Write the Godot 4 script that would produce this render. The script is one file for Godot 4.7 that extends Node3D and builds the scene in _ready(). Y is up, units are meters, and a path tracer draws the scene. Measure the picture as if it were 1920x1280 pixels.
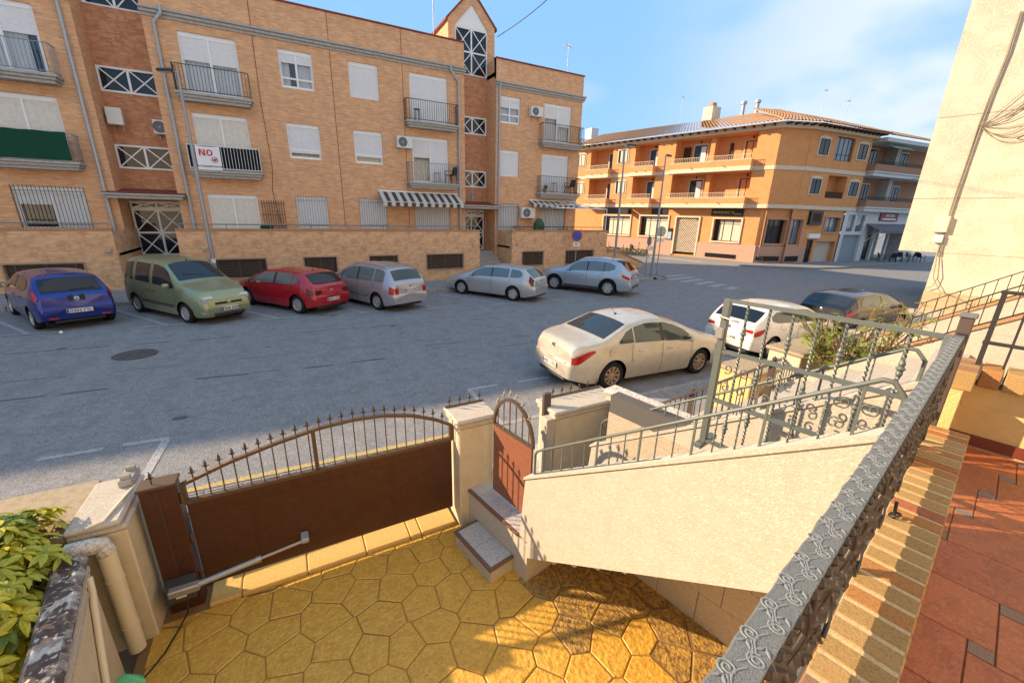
extends Node3D

var M := {}          # materials
var counts := {}     # names of top-level objects
var rng := RandomNumberGenerator.new()
var frame := Transform3D()      # axes of the wing of a building that is being built
const EYE := Vector3(0, 3.45, 0)
const HOUSE_TURN := 11.35          # the house stands turned against the street

# ---------------------------------------------------------------- mesh builder
class Mb:
	var st := SurfaceTool.new()
	var xf := Transform3D()
	func _init():
		st.begin(Mesh.PRIMITIVE_TRIANGLES)
	func vert(p: Vector3, n: Vector3, uv: Vector2):
		st.set_normal((xf.basis * n).normalized())
		st.set_uv(uv)
		st.add_vertex(xf * p)
	static func uv_of(p: Vector3, n: Vector3) -> Vector2:
		var a := n.abs()
		if a.y >= a.x and a.y >= a.z: return Vector2(p.x, p.z)
		if a.x > a.z: return Vector2(p.z, -p.y)
		return Vector2(p.x, -p.y)
	func tri(a: Vector3, b: Vector3, c: Vector3):     # counter-clockwise from outside
		var n := (b - a).cross(c - a).normalized()
		vert(a, n, uv_of(a, n)); vert(c, n, uv_of(c, n)); vert(b, n, uv_of(b, n))
	func quad(a: Vector3, b: Vector3, c: Vector3, d: Vector3):
		var n := (b - a).cross(c - a)
		if n.length_squared() < 1e-14: n = (c - a).cross(d - a)
		n = n.normalized()
		vert(a, n, uv_of(a, n)); vert(c, n, uv_of(c, n)); vert(b, n, uv_of(b, n))
		vert(a, n, uv_of(a, n)); vert(d, n, uv_of(d, n)); vert(c, n, uv_of(c, n))
	func box(lo: Vector3, hi: Vector3):
		var x0 := lo.x; var y0 := lo.y; var z0 := lo.z; var x1 := hi.x; var y1 := hi.y; var z1 := hi.z
		quad(Vector3(x0,y0,z1), Vector3(x1,y0,z1), Vector3(x1,y1,z1), Vector3(x0,y1,z1))
		quad(Vector3(x1,y0,z0), Vector3(x0,y0,z0), Vector3(x0,y1,z0), Vector3(x1,y1,z0))
		quad(Vector3(x1,y0,z1), Vector3(x1,y0,z0), Vector3(x1,y1,z0), Vector3(x1,y1,z1))
		quad(Vector3(x0,y0,z0), Vector3(x0,y0,z1), Vector3(x0,y1,z1), Vector3(x0,y1,z0))
		quad(Vector3(x0,y1,z1), Vector3(x1,y1,z1), Vector3(x1,y1,z0), Vector3(x0,y1,z0))
		quad(Vector3(x0,y0,z0), Vector3(x1,y0,z0), Vector3(x1,y0,z1), Vector3(x0,y0,z1))
	func cbox(c: Vector3, s: Vector3):
		box(c - s * 0.5, c + s * 0.5)
	func bevel(lo: Vector3, hi: Vector3, r: float):     # a box whose twelve edges are chamfered
		var ax := [lo.x, lo.x + r, hi.x - r, hi.x]
		var ay := [lo.y, lo.y + r, hi.y - r, hi.y]
		var az := [lo.z, lo.z + r, hi.z - r, hi.z]
		var X = func(i, j, k): return Vector3(ax[i], ay[j], az[k])
		quad(X.call(1,1,3), X.call(2,1,3), X.call(2,2,3), X.call(1,2,3))
		quad(X.call(2,1,0), X.call(1,1,0), X.call(1,2,0), X.call(2,2,0))
		quad(X.call(3,1,2), X.call(3,1,1), X.call(3,2,1), X.call(3,2,2))
		quad(X.call(0,1,1), X.call(0,1,2), X.call(0,2,2), X.call(0,2,1))
		quad(X.call(1,3,2), X.call(2,3,2), X.call(2,3,1), X.call(1,3,1))
		quad(X.call(1,0,1), X.call(2,0,1), X.call(2,0,2), X.call(1,0,2))
		# edges along x, y, z
		quad(X.call(1,2,3), X.call(2,2,3), X.call(2,3,2), X.call(1,3,2))
		quad(X.call(2,2,0), X.call(1,2,0), X.call(1,3,1), X.call(2,3,1))
		quad(X.call(2,1,3), X.call(1,1,3), X.call(1,0,2), X.call(2,0,2))
		quad(X.call(1,1,0), X.call(2,1,0), X.call(2,0,1), X.call(1,0,1))
		quad(X.call(2,1,3), X.call(3,1,2), X.call(3,2,2), X.call(2,2,3))
		quad(X.call(3,1,1), X.call(2,1,0), X.call(2,2,0), X.call(3,2,1))
		quad(X.call(0,1,2), X.call(1,1,3), X.call(1,2,3), X.call(0,2,2))
		quad(X.call(1,1,0), X.call(0,1,1), X.call(0,2,1), X.call(1,2,0))
		quad(X.call(3,2,2), X.call(3,2,1), X.call(2,3,1), X.call(2,3,2))
		quad(X.call(0,2,1), X.call(0,2,2), X.call(1,3,2), X.call(1,3,1))
		quad(X.call(3,1,1), X.call(3,1,2), X.call(2,0,2), X.call(2,0,1))
		quad(X.call(0,1,2), X.call(0,1,1), X.call(1,0,1), X.call(1,0,2))
		for i in [0, 3]:
			for j in [0, 3]:
				for k in [0, 3]:
					var a: Vector3 = X.call(i, 1 if j == 0 else 2, 1 if k == 0 else 2)
					var b: Vector3 = X.call(1 if i == 0 else 2, j, 1 if k == 0 else 2)
					var c: Vector3 = X.call(1 if i == 0 else 2, 1 if j == 0 else 2, k)
					if (int(i == 3) + int(j == 3) + int(k == 3)) % 2 == 1: tri(a, b, c)
					else: tri(a, c, b)
	func tube(pts: Array, r, sides := 6, caps := true):
		var up := Vector3.UP
		var rings := []
		var n := pts.size()
		var d0: Vector3 = (pts[1] - pts[0]).normalized()
		if absf(d0.dot(up)) > 0.95: up = Vector3.RIGHT
		var side := d0.cross(up).normalized()
		for i in n:
			var d: Vector3
			if i == 0: d = pts[1] - pts[0]
			elif i == n - 1: d = pts[i] - pts[i - 1]
			else: d = (pts[i + 1] - pts[i]).normalized() + (pts[i] - pts[i - 1]).normalized()
			d = d.normalized()
			side = (side - d * side.dot(d)).normalized()
			var other := d.cross(side)
			var ring := []
			var rr: float = r[i] if r is Array else r
			for k in sides:
				var a := TAU * (k + 0.5) / sides
				var nn := side * cos(a) + other * sin(a)
				ring.append([pts[i] + nn * rr, nn])
			rings.append(ring)
		for i in n - 1:
			for k in sides:
				var k2 := (k + 1) % sides
				var a = rings[i][k]; var b = rings[i][k2]; var c = rings[i + 1][k2]; var e = rings[i + 1][k]
				if sides <= 4:
					quad(a[0], b[0], c[0], e[0])
				else:
					var u0 := float(k) / sides; var u1 := float(k + 1) / sides
					vert(a[0], a[1], Vector2(u0, i)); vert(c[0], c[1], Vector2(u1, i + 1)); vert(b[0], b[1], Vector2(u1, i))
					vert(a[0], a[1], Vector2(u0, i)); vert(e[0], e[1], Vector2(u0, i + 1)); vert(c[0], c[1], Vector2(u1, i + 1))
		if caps:
			for k in range(1, sides - 1):
				tri(rings[0][0][0], rings[0][k + 1][0], rings[0][k][0])
				tri(rings[n - 1][0][0], rings[n - 1][k][0], rings[n - 1][k + 1][0])
	func bar(a: Vector3, b: Vector3, w: float, h := -1.0):   # square or flat bar from a to b
		if h < 0: h = w
		var d := (b - a).normalized()
		var s := d.cross(Vector3.UP)
		if s.length() < 0.01: s = Vector3.RIGHT
		s = s.normalized() * w * 0.5
		var u := s.cross(d).normalized() * h * 0.5
		quad(a - s - u, a - s + u, a + s + u, a + s - u)
		quad(b - s - u, b + s - u, b + s + u, b - s + u)
		quad(a - s + u, b - s + u, b + s + u, a + s + u)
		quad(a - s - u, a + s - u, b + s - u, b - s - u)
		quad(a + s - u, a + s + u, b + s + u, b + s - u)
		quad(a - s - u, b - s - u, b - s + u, a - s + u)
	func twist(a: Vector3, b: Vector3, w: float, turns: float, seg := 16):  # twisted square bar
		var d := (b - a).normalized()
		var s := d.cross(Vector3.UP)
		if s.length() < 0.01: s = Vector3.RIGHT
		s = s.normalized()
		var u := s.cross(d).normalized()
		var prev := []
		for i in seg + 1:
			var t := float(i) / seg
			var now := []
			for k in 4:
				var an := turns * TAU * t + PI / 4 + k * PI / 2
				now.append(a.lerp(b, t) + (s * cos(an) + u * sin(an)) * w * 0.7)
			if i:
				for k in 4:
					var k2 := (k + 1) % 4
					quad(prev[k], prev[k2], now[k2], now[k])
			prev = now
	func lathe(c: Vector3, prof: Array, sides := 12, axis := Vector3.UP):
		var s := axis.cross(Vector3.RIGHT if absf(axis.x) < 0.9 else Vector3.UP).normalized()
		var u := axis.cross(s)
		for i in prof.size() - 1:
			var p: Vector2 = prof[i]; var q: Vector2 = prof[i + 1]
			var sl := Vector2(q.y - p.y, p.x - q.x).normalized()
			for k in sides:
				var a0 := TAU * k / sides; var a1 := TAU * (k + 1) / sides
				var d0 := s * cos(a0) + u * sin(a0); var d1 := s * cos(a1) + u * sin(a1)
				var n0 := d0 * sl.x + axis * sl.y; var n1 := d1 * sl.x + axis * sl.y
				var A := c + d0 * p.x + axis * p.y; var B := c + d1 * p.x + axis * p.y
				var C := c + d1 * q.x + axis * q.y; var D := c + d0 * q.x + axis * q.y
				vert(A, n0, Vector2(float(k) / sides, i)); vert(C, n1, Vector2(float(k + 1) / sides, i + 1)); vert(B, n1, Vector2(float(k + 1) / sides, i))
				vert(A, n0, Vector2(float(k) / sides, i)); vert(D, n0, Vector2(float(k) / sides, i + 1)); vert(C, n1, Vector2(float(k + 1) / sides, i + 1))
	func prism(poly: Array, o: Vector3, ex: Vector3, ey: Vector3, ez: Vector3):   # polygon in the plane ex,ey pushed along ez
		var pk := PackedVector2Array(poly)
		if Geometry2D.is_polygon_clockwise(pk): pk.reverse()
		var P = func(p: Vector2): return o + ex * p.x + ey * p.y
		var idx := Geometry2D.triangulate_polygon(pk)
		var flip := ex.cross(ey).dot(ez) < 0
		for i in range(0, idx.size(), 3):
			var a: Vector3 = P.call(pk[idx[i]]); var b: Vector3 = P.call(pk[idx[i + 1]]); var c: Vector3 = P.call(pk[idx[i + 2]])
			if (b - a).cross(c - a).dot(ez) < 0:
				var t := b; b = c; c = t
			tri(a + ez, b + ez, c + ez); tri(a, c, b)
		for i in pk.size():
			var a: Vector3 = P.call(pk[i]); var b: Vector3 = P.call(pk[(i + 1) % pk.size()])
			if flip: quad(b, a, a + ez, b + ez)
			else: quad(a, b, b + ez, a + ez)
	func sheet(g: Array, flip := false):      # smooth grid of points g[i][j]
		var ni := g.size(); var nj: int = g[0].size()
		var nn := []
		for i in ni:
			var row := []
			for j in nj:
				var du: Vector3 = g[mini(i + 1, ni - 1)][j] - g[maxi(i - 1, 0)][j]
				var dv: Vector3 = g[i][mini(j + 1, nj - 1)] - g[i][maxi(j - 1, 0)]
				var n := du.cross(dv)
				n = n.normalized() if n.length() > 1e-9 else Vector3.UP
				row.append(-n if flip else n)
			nn.append(row)
		for i in ni - 1:
			for j in nj - 1:
				var q := [[i, j], [i + 1, j], [i + 1, j + 1], [i, j + 1]]
				var order := [0, 2, 1, 0, 3, 2] if not flip else [0, 1, 2, 0, 2, 3]
				for k in order:
					var e = q[k]
					vert(g[e[0]][e[1]], nn[e[0]][e[1]], Vector2(float(e[0]) / (ni - 1), float(e[1]) / (nj - 1)))
	func done() -> ArrayMesh:
		return st.commit()

# ---------------------------------------------------------------- nodes
func numbered(called: String) -> String:
	var n: int = counts.get(called, 0)
	counts[called] = n + 1
	return called if n == 0 else "%s_%03d" % [called, n]

func thing(called: String, label: String, category: String, at := Vector3.ZERO, turn := 0.0, group := "") -> Node3D:
	var o := Node3D.new()
	o.name = numbered(called); add_child(o)
	o.position = at; o.rotation.y = deg_to_rad(turn)
	o.set_meta("label", label); o.set_meta("category", category)
	if group: o.set_meta("group", group)
	return o

func setting(called: String) -> Node3D:
	var o := Node3D.new()
	o.name = numbered(called); add_child(o); o.set_meta("kind", "structure")
	return o

func part(parent: Node3D, called: String, shape, material, at := Transform3D(), label := "") -> MeshInstance3D:
	var o := MeshInstance3D.new()
	o.name = called
	o.mesh = shape.done() if shape is Mb else shape
	o.material_override = M[material] if material is String else material
	o.transform = frame * at if parent.get_parent() == self else at
	if label: o.set_meta("label", label)
	parent.add_child(o, true)
	return o

func sub(parent: Node3D, called: String, at := Vector3.ZERO) -> Node3D:
	var o := Node3D.new()
	o.name = called
	o.transform = frame * Transform3D(Basis(), at) if parent.get_parent() == self else Transform3D(Basis(), at)
	parent.add_child(o, true)
	return o

func single(called: String, shape, material, label: String, category: String, group := "", at := Transform3D()) -> MeshInstance3D:
	var o := MeshInstance3D.new()
	o.name = numbered(called)
	o.mesh = shape.done() if shape is Mb else shape
	o.material_override = M[material] if material is String else material
	o.transform = at
	add_child(o)
	o.set_meta("label", label); o.set_meta("category", category)
	if group: o.set_meta("group", group)
	return o

func V(x, y, z) -> Vector3: return Vector3(x, y, z)

func gy(x: float) -> float:      # height of the street: it falls gently to the right, then runs level
	return -0.023 * minf(x, 13.0)

func lin(r: float, g: float, b: float) -> Color: return Color(r, g, b).linear_to_srgb()

# ---------------------------------------------------------------- materials
func mat(called: String, c: Color, rough := 0.8, metal := 0.0) -> StandardMaterial3D:
	var m := StandardMaterial3D.new()
	m.albedo_color = c; m.roughness = rough; m.metallic = metal
	if rough > 0.78: m.metallic_specular = 0.2
	M[called] = m
	return m

func noise_bytes(size: int, freq: float, sd: int, oct := 4) -> PackedByteArray:
	var n := FastNoiseLite.new()
	n.seed = sd; n.frequency = freq; n.fractal_octaves = oct
	n.noise_type = FastNoiseLite.TYPE_SIMPLEX_SMOOTH
	var im := n.get_seamless_image(size, size)
	im.convert(Image.FORMAT_L8)
	return im.get_data()

# mixes colours by layered noise: layers are [frequency, low, high, colour, strength, seed]
func mottled(size: int, base: Color, layers: Array, grain := 0.0) -> ImageTexture:
	var px := size * size
	var R := PackedFloat32Array(); var G := PackedFloat32Array(); var B := PackedFloat32Array()
	R.resize(px); G.resize(px); B.resize(px)
	R.fill(base.r); G.fill(base.g); B.fill(base.b)
	for l in layers:
		var nb := noise_bytes(size, l[0], l[5])
		var lo: float = l[1] * 255.0; var span: float = maxf(1.0, (l[2] - l[1]) * 255.0)
		var c: Color = l[3]; var s: float = l[4]
		var lut := PackedFloat32Array(); lut.resize(256)
		for i in 256: lut[i] = clampf((i - lo) / span, 0.0, 1.0) * s
		for i in px:
			var t := lut[nb[i]]
			if t > 0.0:
				R[i] += (c.r - R[i]) * t; G[i] += (c.g - G[i]) * t; B[i] += (c.b - B[i]) * t
	var out := PackedByteArray(); out.resize(px * 3)
	var r := RandomNumberGenerator.new(); r.seed = 77
	for i in px:
		var k := 1.0 + (r.randf() - 0.5) * grain
		out[i * 3] = clampi(int(R[i] * k * 255.0), 0, 255)
		out[i * 3 + 1] = clampi(int(G[i] * k * 255.0), 0, 255)
		out[i * 3 + 2] = clampi(int(B[i] * k * 255.0), 0, 255)
	var im := Image.create_from_data(size, size, false, Image.FORMAT_RGB8, out)
	return ImageTexture.create_from_image(im)

func grey_tex(size: int, freq: float, sd: int, oct := 4) -> ImageTexture:
	return ImageTexture.create_from_image(Image.create_from_data(size, size, false, Image.FORMAT_L8, noise_bytes(size, freq, sd, oct)))

func tri_mat(called: String, tex: Texture2D, period: float, rough := 0.85, height: Texture2D = null, hscale := 0.0, metal := 0.0) -> StandardMaterial3D:
	var m := mat(called, Color.WHITE, rough, metal)
	m.albedo_texture = tex
	m.uv1_triplanar = true; m.uv1_world_triplanar = true
	m.uv1_scale = Vector3.ONE / period
	if height:
		m.heightmap_enabled = true; m.heightmap_texture = height; m.heightmap_scale = hscale
	return m

func brick_tex(called: String, mortar: Color, cols: Array, sd: int, patch: Color, patch_s: float) -> void:
	# 8 bricks by 32 courses: 2.0 m by 2.08 m
	var W := 1024; var Hh := 1024
	var r := RandomNumberGenerator.new(); r.seed = sd
	var nb := noise_bytes(W, 0.006, sd + 1, 3)
	var nf := noise_bytes(W, 0.12, sd + 2, 3)
	var tone := []
	for j in 32:
		var row := []
		for i in 9:
			var c: Color = cols[r.randi() % cols.size()]
			row.append(c * r.randf_range(0.94, 1.05))
		row[8] = row[0]
		tone.append(row)
	var out := PackedByteArray(); out.resize(W * Hh * 3)
	var hm := PackedByteArray(); hm.resize(W * Hh)
	for y in Hh:
		var j := y / 32; var yy := y % 32
		var off := 64 if j % 2 else 0
		for x in W:
			var xs := x + off
			var i := (xs / 128) % 8; var xx := xs % 128
			var k := y * W + x
			var c: Color
			var joint := yy < 5 or xx < 5
			if joint: c = mortar
			else: c = tone[j][i]
			var f := 0.91 + nf[k] / 255.0 * 0.18
			var p := clampf((nb[k] / 255.0 - 0.5) * 3.0, 0.0, 1.0) * patch_s
			out[k * 3] = clampi(int(lerpf(c.r, patch.r, p) * f * 255.0), 0, 255)
			out[k * 3 + 1] = clampi(int(lerpf(c.g, patch.g, p) * f * 255.0), 0, 255)
			out[k * 3 + 2] = clampi(int(lerpf(c.b, patch.b, p) * f * 255.0), 0, 255)
			hm[k] = 60 if joint else clampi(170 + int(nf[k] / 4.0), 0, 255)
	var m := mat(called, Color.WHITE, 0.9)
	m.albedo_texture = ImageTexture.create_from_image(Image.create_from_data(W, Hh, false, Image.FORMAT_RGB8, out))
	m.heightmap_enabled = true
	m.heightmap_texture = ImageTexture.create_from_image(Image.create_from_data(W, Hh, false, Image.FORMAT_L8, hm))
	m.heightmap_scale = 0.4
	m.uv1_scale = Vector3(0.5, 1.0 / 2.08, 1)

# ================================================================ the scene
func _ready():
	rng.seed = 4711
	light_and_camera()
	materials()
	street()
	apartment_block()
	corner_building()
	far_buildings()
	our_house()
	neighbours()
	vehicles()
	street_furniture()

func light_and_camera():
	var cam := Camera3D.new()
	cam.name = "camera"
	cam.fov = 79.45; cam.near = 0.02; cam.far = 900.0
	cam.basis = Basis(Vector3.UP, deg_to_rad(-28.45)) * Basis(Vector3.RIGHT, deg_to_rad(-17.25)) * Basis(Vector3.BACK, deg_to_rad(1.39))
	cam.position = EYE
	add_child(cam)
	cam.current = true
	var sun := DirectionalLight3D.new()
	sun.name = "sun"
	sun.light_energy = 0.6; sun.light_color = Color(1.0, 0.88, 0.73)
	sun.light_angular_distance = 0.55; sun.shadow_enabled = true
	add_child(sun)
	sun.look_at_from_position(Vector3.ZERO, Vector3(1.78, -1.0, 1.36), Vector3.UP)
	var env := Environment.new()
	env.background_mode = Environment.BG_SKY
	env.tonemap_mode = Environment.TONE_MAPPER_LINEAR
	env.tonemap_exposure = 5.2
	env.sdfgi_enabled = true; env.ssao_enabled = true; env.ssil_enabled = true
	var sky := Sky.new()
	var pm := PanoramaSkyMaterial.new()
	pm.panorama = sky_picture()
	pm.energy_multiplier = 1.0
	sky.sky_material = pm
	env.sky = sky
	var we := WorldEnvironment.new()
	we.name = "surroundings"
	we.environment = env
	add_child(we)

func sky_picture() -> ImageTexture:      # air and clouds, seen all round
	var W := 1024; var Hh := 512
	var n := FastNoiseLite.new(); n.seed = 12; n.frequency = 1.0; n.fractal_octaves = 6
	n.noise_type = FastNoiseLite.TYPE_SIMPLEX_SMOOTH
	var n2 := FastNoiseLite.new(); n2.seed = 5; n2.frequency = 0.42; n2.fractal_octaves = 3
	n2.noise_type = FastNoiseLite.TYPE_SIMPLEX_SMOOTH
	var im := Image.create(W, Hh, false, Image.FORMAT_RGBF)
	for j in Hh:
		var el := PI / 2 - (j + 0.5) / Hh * PI
		var y := sin(el)
		for i in W:
			var az := wrapf((i + 0.5) / W * TAU, -PI, PI)
			var d := Vector3(sin(az) * cos(el), y, -cos(az) * cos(el))
			var t := pow(1.0 - clampf(y, 0.0, 1.0), 3.2)
			var c := Color(0.054, 0.115, 0.205).lerp(Color(0.090, 0.152, 0.218), t)
			if y < 0.0: c = c.lerp(Color(0.30, 0.29, 0.27), clampf(-y * 8.0, 0, 1))
			if y > -0.02:
				var q := d / (maxf(y, 0.0) + 0.16)
				var a := n.get_noise_3d(q.x * 0.8, q.z * 0.8, 3.0)
				var b := n2.get_noise_3d(q.x * 0.7 + 9.0, q.z * 0.7, 8.0)
				var f := n.get_noise_3d(q.x * 2.6, q.z * 2.6, 21.0)
				# the cloud field thickens away from the clear patch over the brick block
				var away := absf(wrapf(rad_to_deg(az) + 25.0, -180.0, 180.0))
				var side := smoothstep(64.0, 92.0, away)
				var lump := a * 0.7 + b * 0.35 + f * 0.30
				var m := clampf(side * smoothstep(-0.55, 0.55, lump) + 0.35 * smoothstep(0.22, 0.6, lump), 0.0, 1.0)
				var thick := smoothstep(0.1, 0.7, a + b * 0.6 + f * 0.35)
				var cc := Color(0.215, 0.216, 0.218).lerp(Color(0.150, 0.165, 0.185), thick)
				c = c.lerp(cc, m * 0.9)
			im.set_pixel(i, j, c)
	return ImageTexture.create_from_image(im)

func materials():
	# street
	var asph := mottled(1024, lin(0.27, 0.268, 0.265), [
		[0.008, 0.42, 0.7, lin(0.22, 0.22, 0.218), 0.75, 3], [0.02, 0.5, 0.75, lin(0.315, 0.312, 0.303), 0.7, 4],
		[0.05, 0.55, 0.7, lin(0.20, 0.20, 0.20), 0.6, 5], [0.35, 0.55, 0.75, lin(0.42, 0.415, 0.40), 0.8, 6], [0.4, 0.58, 0.72, lin(0.06, 0.06, 0.065), 0.8, 7]], 0.35)
	tri_mat("asphalt", asph, 5.3, 0.9, grey_tex(512, 0.3, 9), 0.6)
	M["asphalt"].uv1_offset = Vector3(0.3, 0.1, 0.2)
	tri_mat("paving", mottled(512, lin(0.27, 0.265, 0.25), [[0.02, 0.45, 0.75, lin(0.20, 0.195, 0.185), 0.8, 13], [0.2, 0.5, 0.8, lin(0.33, 0.32, 0.30), 0.6, 14]], 0.2), 2.3, 0.9, grey_tex(256, 0.2, 15), 0.3)
	tri_mat("kerb", mottled(256, lin(0.33, 0.31, 0.28), [[0.03, 0.4, 0.7, lin(0.22, 0.2, 0.17), 0.7, 17], [0.3, 0.5, 0.8, lin(0.42, 0.4, 0.37), 0.5, 18]], 0.2), 1.1)
	tri_mat("line_paint", mottled(512, lin(0.50, 0.50, 0.49), [[0.03, 0.45, 0.7, lin(0.36, 0.36, 0.36), 0.8, 21], [0.12, 0.56, 0.62, lin(0.17, 0.17, 0.175), 0.85, 22], [0.3, 0.6, 0.7, lin(0.15, 0.15, 0.155), 0.8, 23]], 0.2), 1.3)
	tri_mat("worn_paint", mottled(512, lin(0.33, 0.33, 0.325), [[0.06, 0.45, 0.58, lin(0.165, 0.165, 0.17), 0.95, 25], [0.3, 0.52, 0.62, lin(0.14, 0.14, 0.145), 0.9, 26]], 0.2), 1.1)
	tri_mat("yellow_paint", mottled(256, lin(0.55, 0.40, 0.13), [[0.1, 0.48, 0.6, lin(0.28, 0.25, 0.2), 0.85, 27]], 0.2), 1.0)
	tri_mat("iron", mottled(256, lin(0.10, 0.095, 0.09), [[0.1, 0.4, 0.7, lin(0.15, 0.12, 0.095), 0.7, 29]], 0.2), 0.5, 0.7, null, 0, 0.4)
	# brick block
	brick_tex("brick", lin(0.68, 0.45, 0.285), [lin(0.67, 0.375, 0.20), lin(0.65, 0.355, 0.185), lin(0.69, 0.395, 0.215), lin(0.62, 0.325, 0.165)], 31, lin(0.58, 0.285, 0.14), 0.3)
	brick_tex("brick_wall", lin(0.68, 0.47, 0.30), [lin(0.69, 0.415, 0.225), lin(0.66, 0.385, 0.205), lin(0.71, 0.44, 0.24), lin(0.63, 0.35, 0.185)], 35, lin(0.50, 0.245, 0.14), 0.45)
	brick_tex("brick_red", lin(0.52, 0.31, 0.19), [lin(0.54, 0.25, 0.13), lin(0.50, 0.225, 0.115), lin(0.58, 0.285, 0.15)], 39, lin(0.40, 0.175, 0.10), 0.6)
	tri_mat("concrete", mottled(512, lin(0.44, 0.42, 0.385), [[0.02, 0.45, 0.7, lin(0.33, 0.31, 0.28), 0.7, 41], [0.12, 0.55, 0.7, lin(0.25, 0.235, 0.21), 0.6, 42]], 0.15), 1.7)
	mat("joint", lin(0.25, 0.10, 0.06), 0.9)
	mat("white_frame", lin(0.78, 0.78, 0.77), 0.45)
	tri_mat("shutter", mottled(256, lin(0.70, 0.70, 0.695), [[0.03, 0.4, 0.7, lin(0.62, 0.62, 0.61), 0.6, 43]], 0.04), 1.5, 0.55)
	tri_mat("shutter_cream", mottled(256, lin(0.70, 0.665, 0.58), [[0.03, 0.4, 0.7, lin(0.60, 0.57, 0.49), 0.6, 44]], 0.04), 1.5, 0.55)
	mat("room_wall", lin(0.30, 0.27, 0.23), 0.9)
	var gl := mat("pane", Color(0.30, 0.36, 0.40, 0.10), 0.03)
	gl.transparency = BaseMaterial3D.TRANSPARENCY_ALPHA
	mat("dark_glass", lin(0.012, 0.015, 0.02), 0.04)
	tri_mat("curtain", mottled(256, lin(0.78, 0.78, 0.78), [[0.1, 0.5, 0.8, lin(0.55, 0.56, 0.58), 0.5, 47]], 0.06), 1.0)
	tri_mat("curtain_cream", mottled(256, lin(0.62, 0.59, 0.48), [[0.1, 0.5, 0.8, lin(0.42, 0.38, 0.27), 0.7, 48]], 0.06), 0.6)
	mat("zinc", lin(0.40, 0.41, 0.42), 0.5, 0.35)
	mat("rail_iron", lin(0.035, 0.033, 0.032), 0.6, 0.3)
	mat("rail_grey", lin(0.22, 0.235, 0.25), 0.5, 0.3)
	mat("ac_white", lin(0.66, 0.65, 0.61), 0.5)
	mat("ac_dark", lin(0.05, 0.05, 0.052), 0.7)
	tri_mat("shade_cloth", mottled(256, lin(0.012, 0.06, 0.035), [[0.08, 0.45, 0.7, lin(0.02, 0.085, 0.05), 0.7, 51]], 0.4), 0.7)
	mat("black_cloth", lin(0.012, 0.013, 0.018), 0.85)
	mat("banner", lin(0.78, 0.77, 0.76), 0.7)
	mat("red_print", lin(0.55, 0.03, 0.04), 0.7)
	mat("dark_print", lin(0.03, 0.03, 0.035), 0.7)
	tri_mat("awning_white", mottled(256, lin(0.58, 0.55, 0.49), [[0.04, 0.45, 0.7, lin(0.44, 0.41, 0.35), 0.7, 53]], 0.08), 1.0)
	tri_mat("awning_brown", mottled(256, lin(0.085, 0.055, 0.045), [[0.04, 0.45, 0.7, lin(0.12, 0.085, 0.07), 0.7, 54]], 0.08), 1.0)
	tri_mat("roof_tile", mottled(512, lin(0.42, 0.22, 0.12), [[0.05, 0.42, 0.6, lin(0.54, 0.35, 0.20), 0.8, 57], [0.12, 0.52, 0.68, lin(0.24, 0.13, 0.08), 0.7, 58], [0.02, 0.5, 0.8, lin(0.58, 0.42, 0.26), 0.6, 59]], 0.15), 1.9)
	tri_mat("red_tile", mottled(256, lin(0.26, 0.07, 0.045), [[0.08, 0.45, 0.7, lin(0.16, 0.05, 0.04), 0.7, 60]], 0.15), 1.0)
	mat("mesh_brown", lin(0.07, 0.05, 0.04), 0.9)
	tri_mat("frame_tan", mottled(128, lin(0.40, 0.29, 0.20), [[0.1, 0.4, 0.7, lin(0.3, 0.21, 0.15), 0.6, 61]], 0.1), 1.0)
	mat("pole", lin(0.30, 0.31, 0.32), 0.45, 0.5)
	more_materials()

# ---------------------------------------------------------------- street
func strip(mb: Mb, xs: Array, z0: float, z1: float, up: float):    # a sheet that follows the fall of the street
	for i in xs.size() - 1:
		var a: float = xs[i]; var b: float = xs[i + 1]
		mb.quad(V(a, gy(a) + up, z1), V(b, gy(b) + up, z1), V(b, gy(b) + up, z0), V(a, gy(a) + up, z0))

func flat_mark(parent: Node3D, called: String, material: String, pts: Array, up := 0.006):   # painted mark with straight sides
	var mb := Mb.new()
	var p := []
	for q in pts: p.append(V(q.x, gy(q.x) + up, q.y))
	if (p[1] - p[0]).cross(p[2] - p[0]).y < 0: p.reverse()
	mb.quad(p[0], p[1], p[2], p[3])
	part(parent, called, mb, material)

func line_mark(parent: Node3D, called: String, material: String, a: Vector2, b: Vector2, w := 0.11, up := 0.006):
	var s := (b - a).normalized().orthogonal() * w * 0.5
	flat_mark(parent, called, material, [a - s, a + s, b + s, b - s], up)

func slab_poly(parent: Node3D, called: String, material: String, poly: Array, top: float, depth: float):  # level slab over a plan polygon
	var mb := Mb.new()
	mb.prism(poly, V(0, top - depth, 0), Vector3.RIGHT, Vector3.BACK, Vector3.UP * depth)
	part(parent, called, mb, material)

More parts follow.
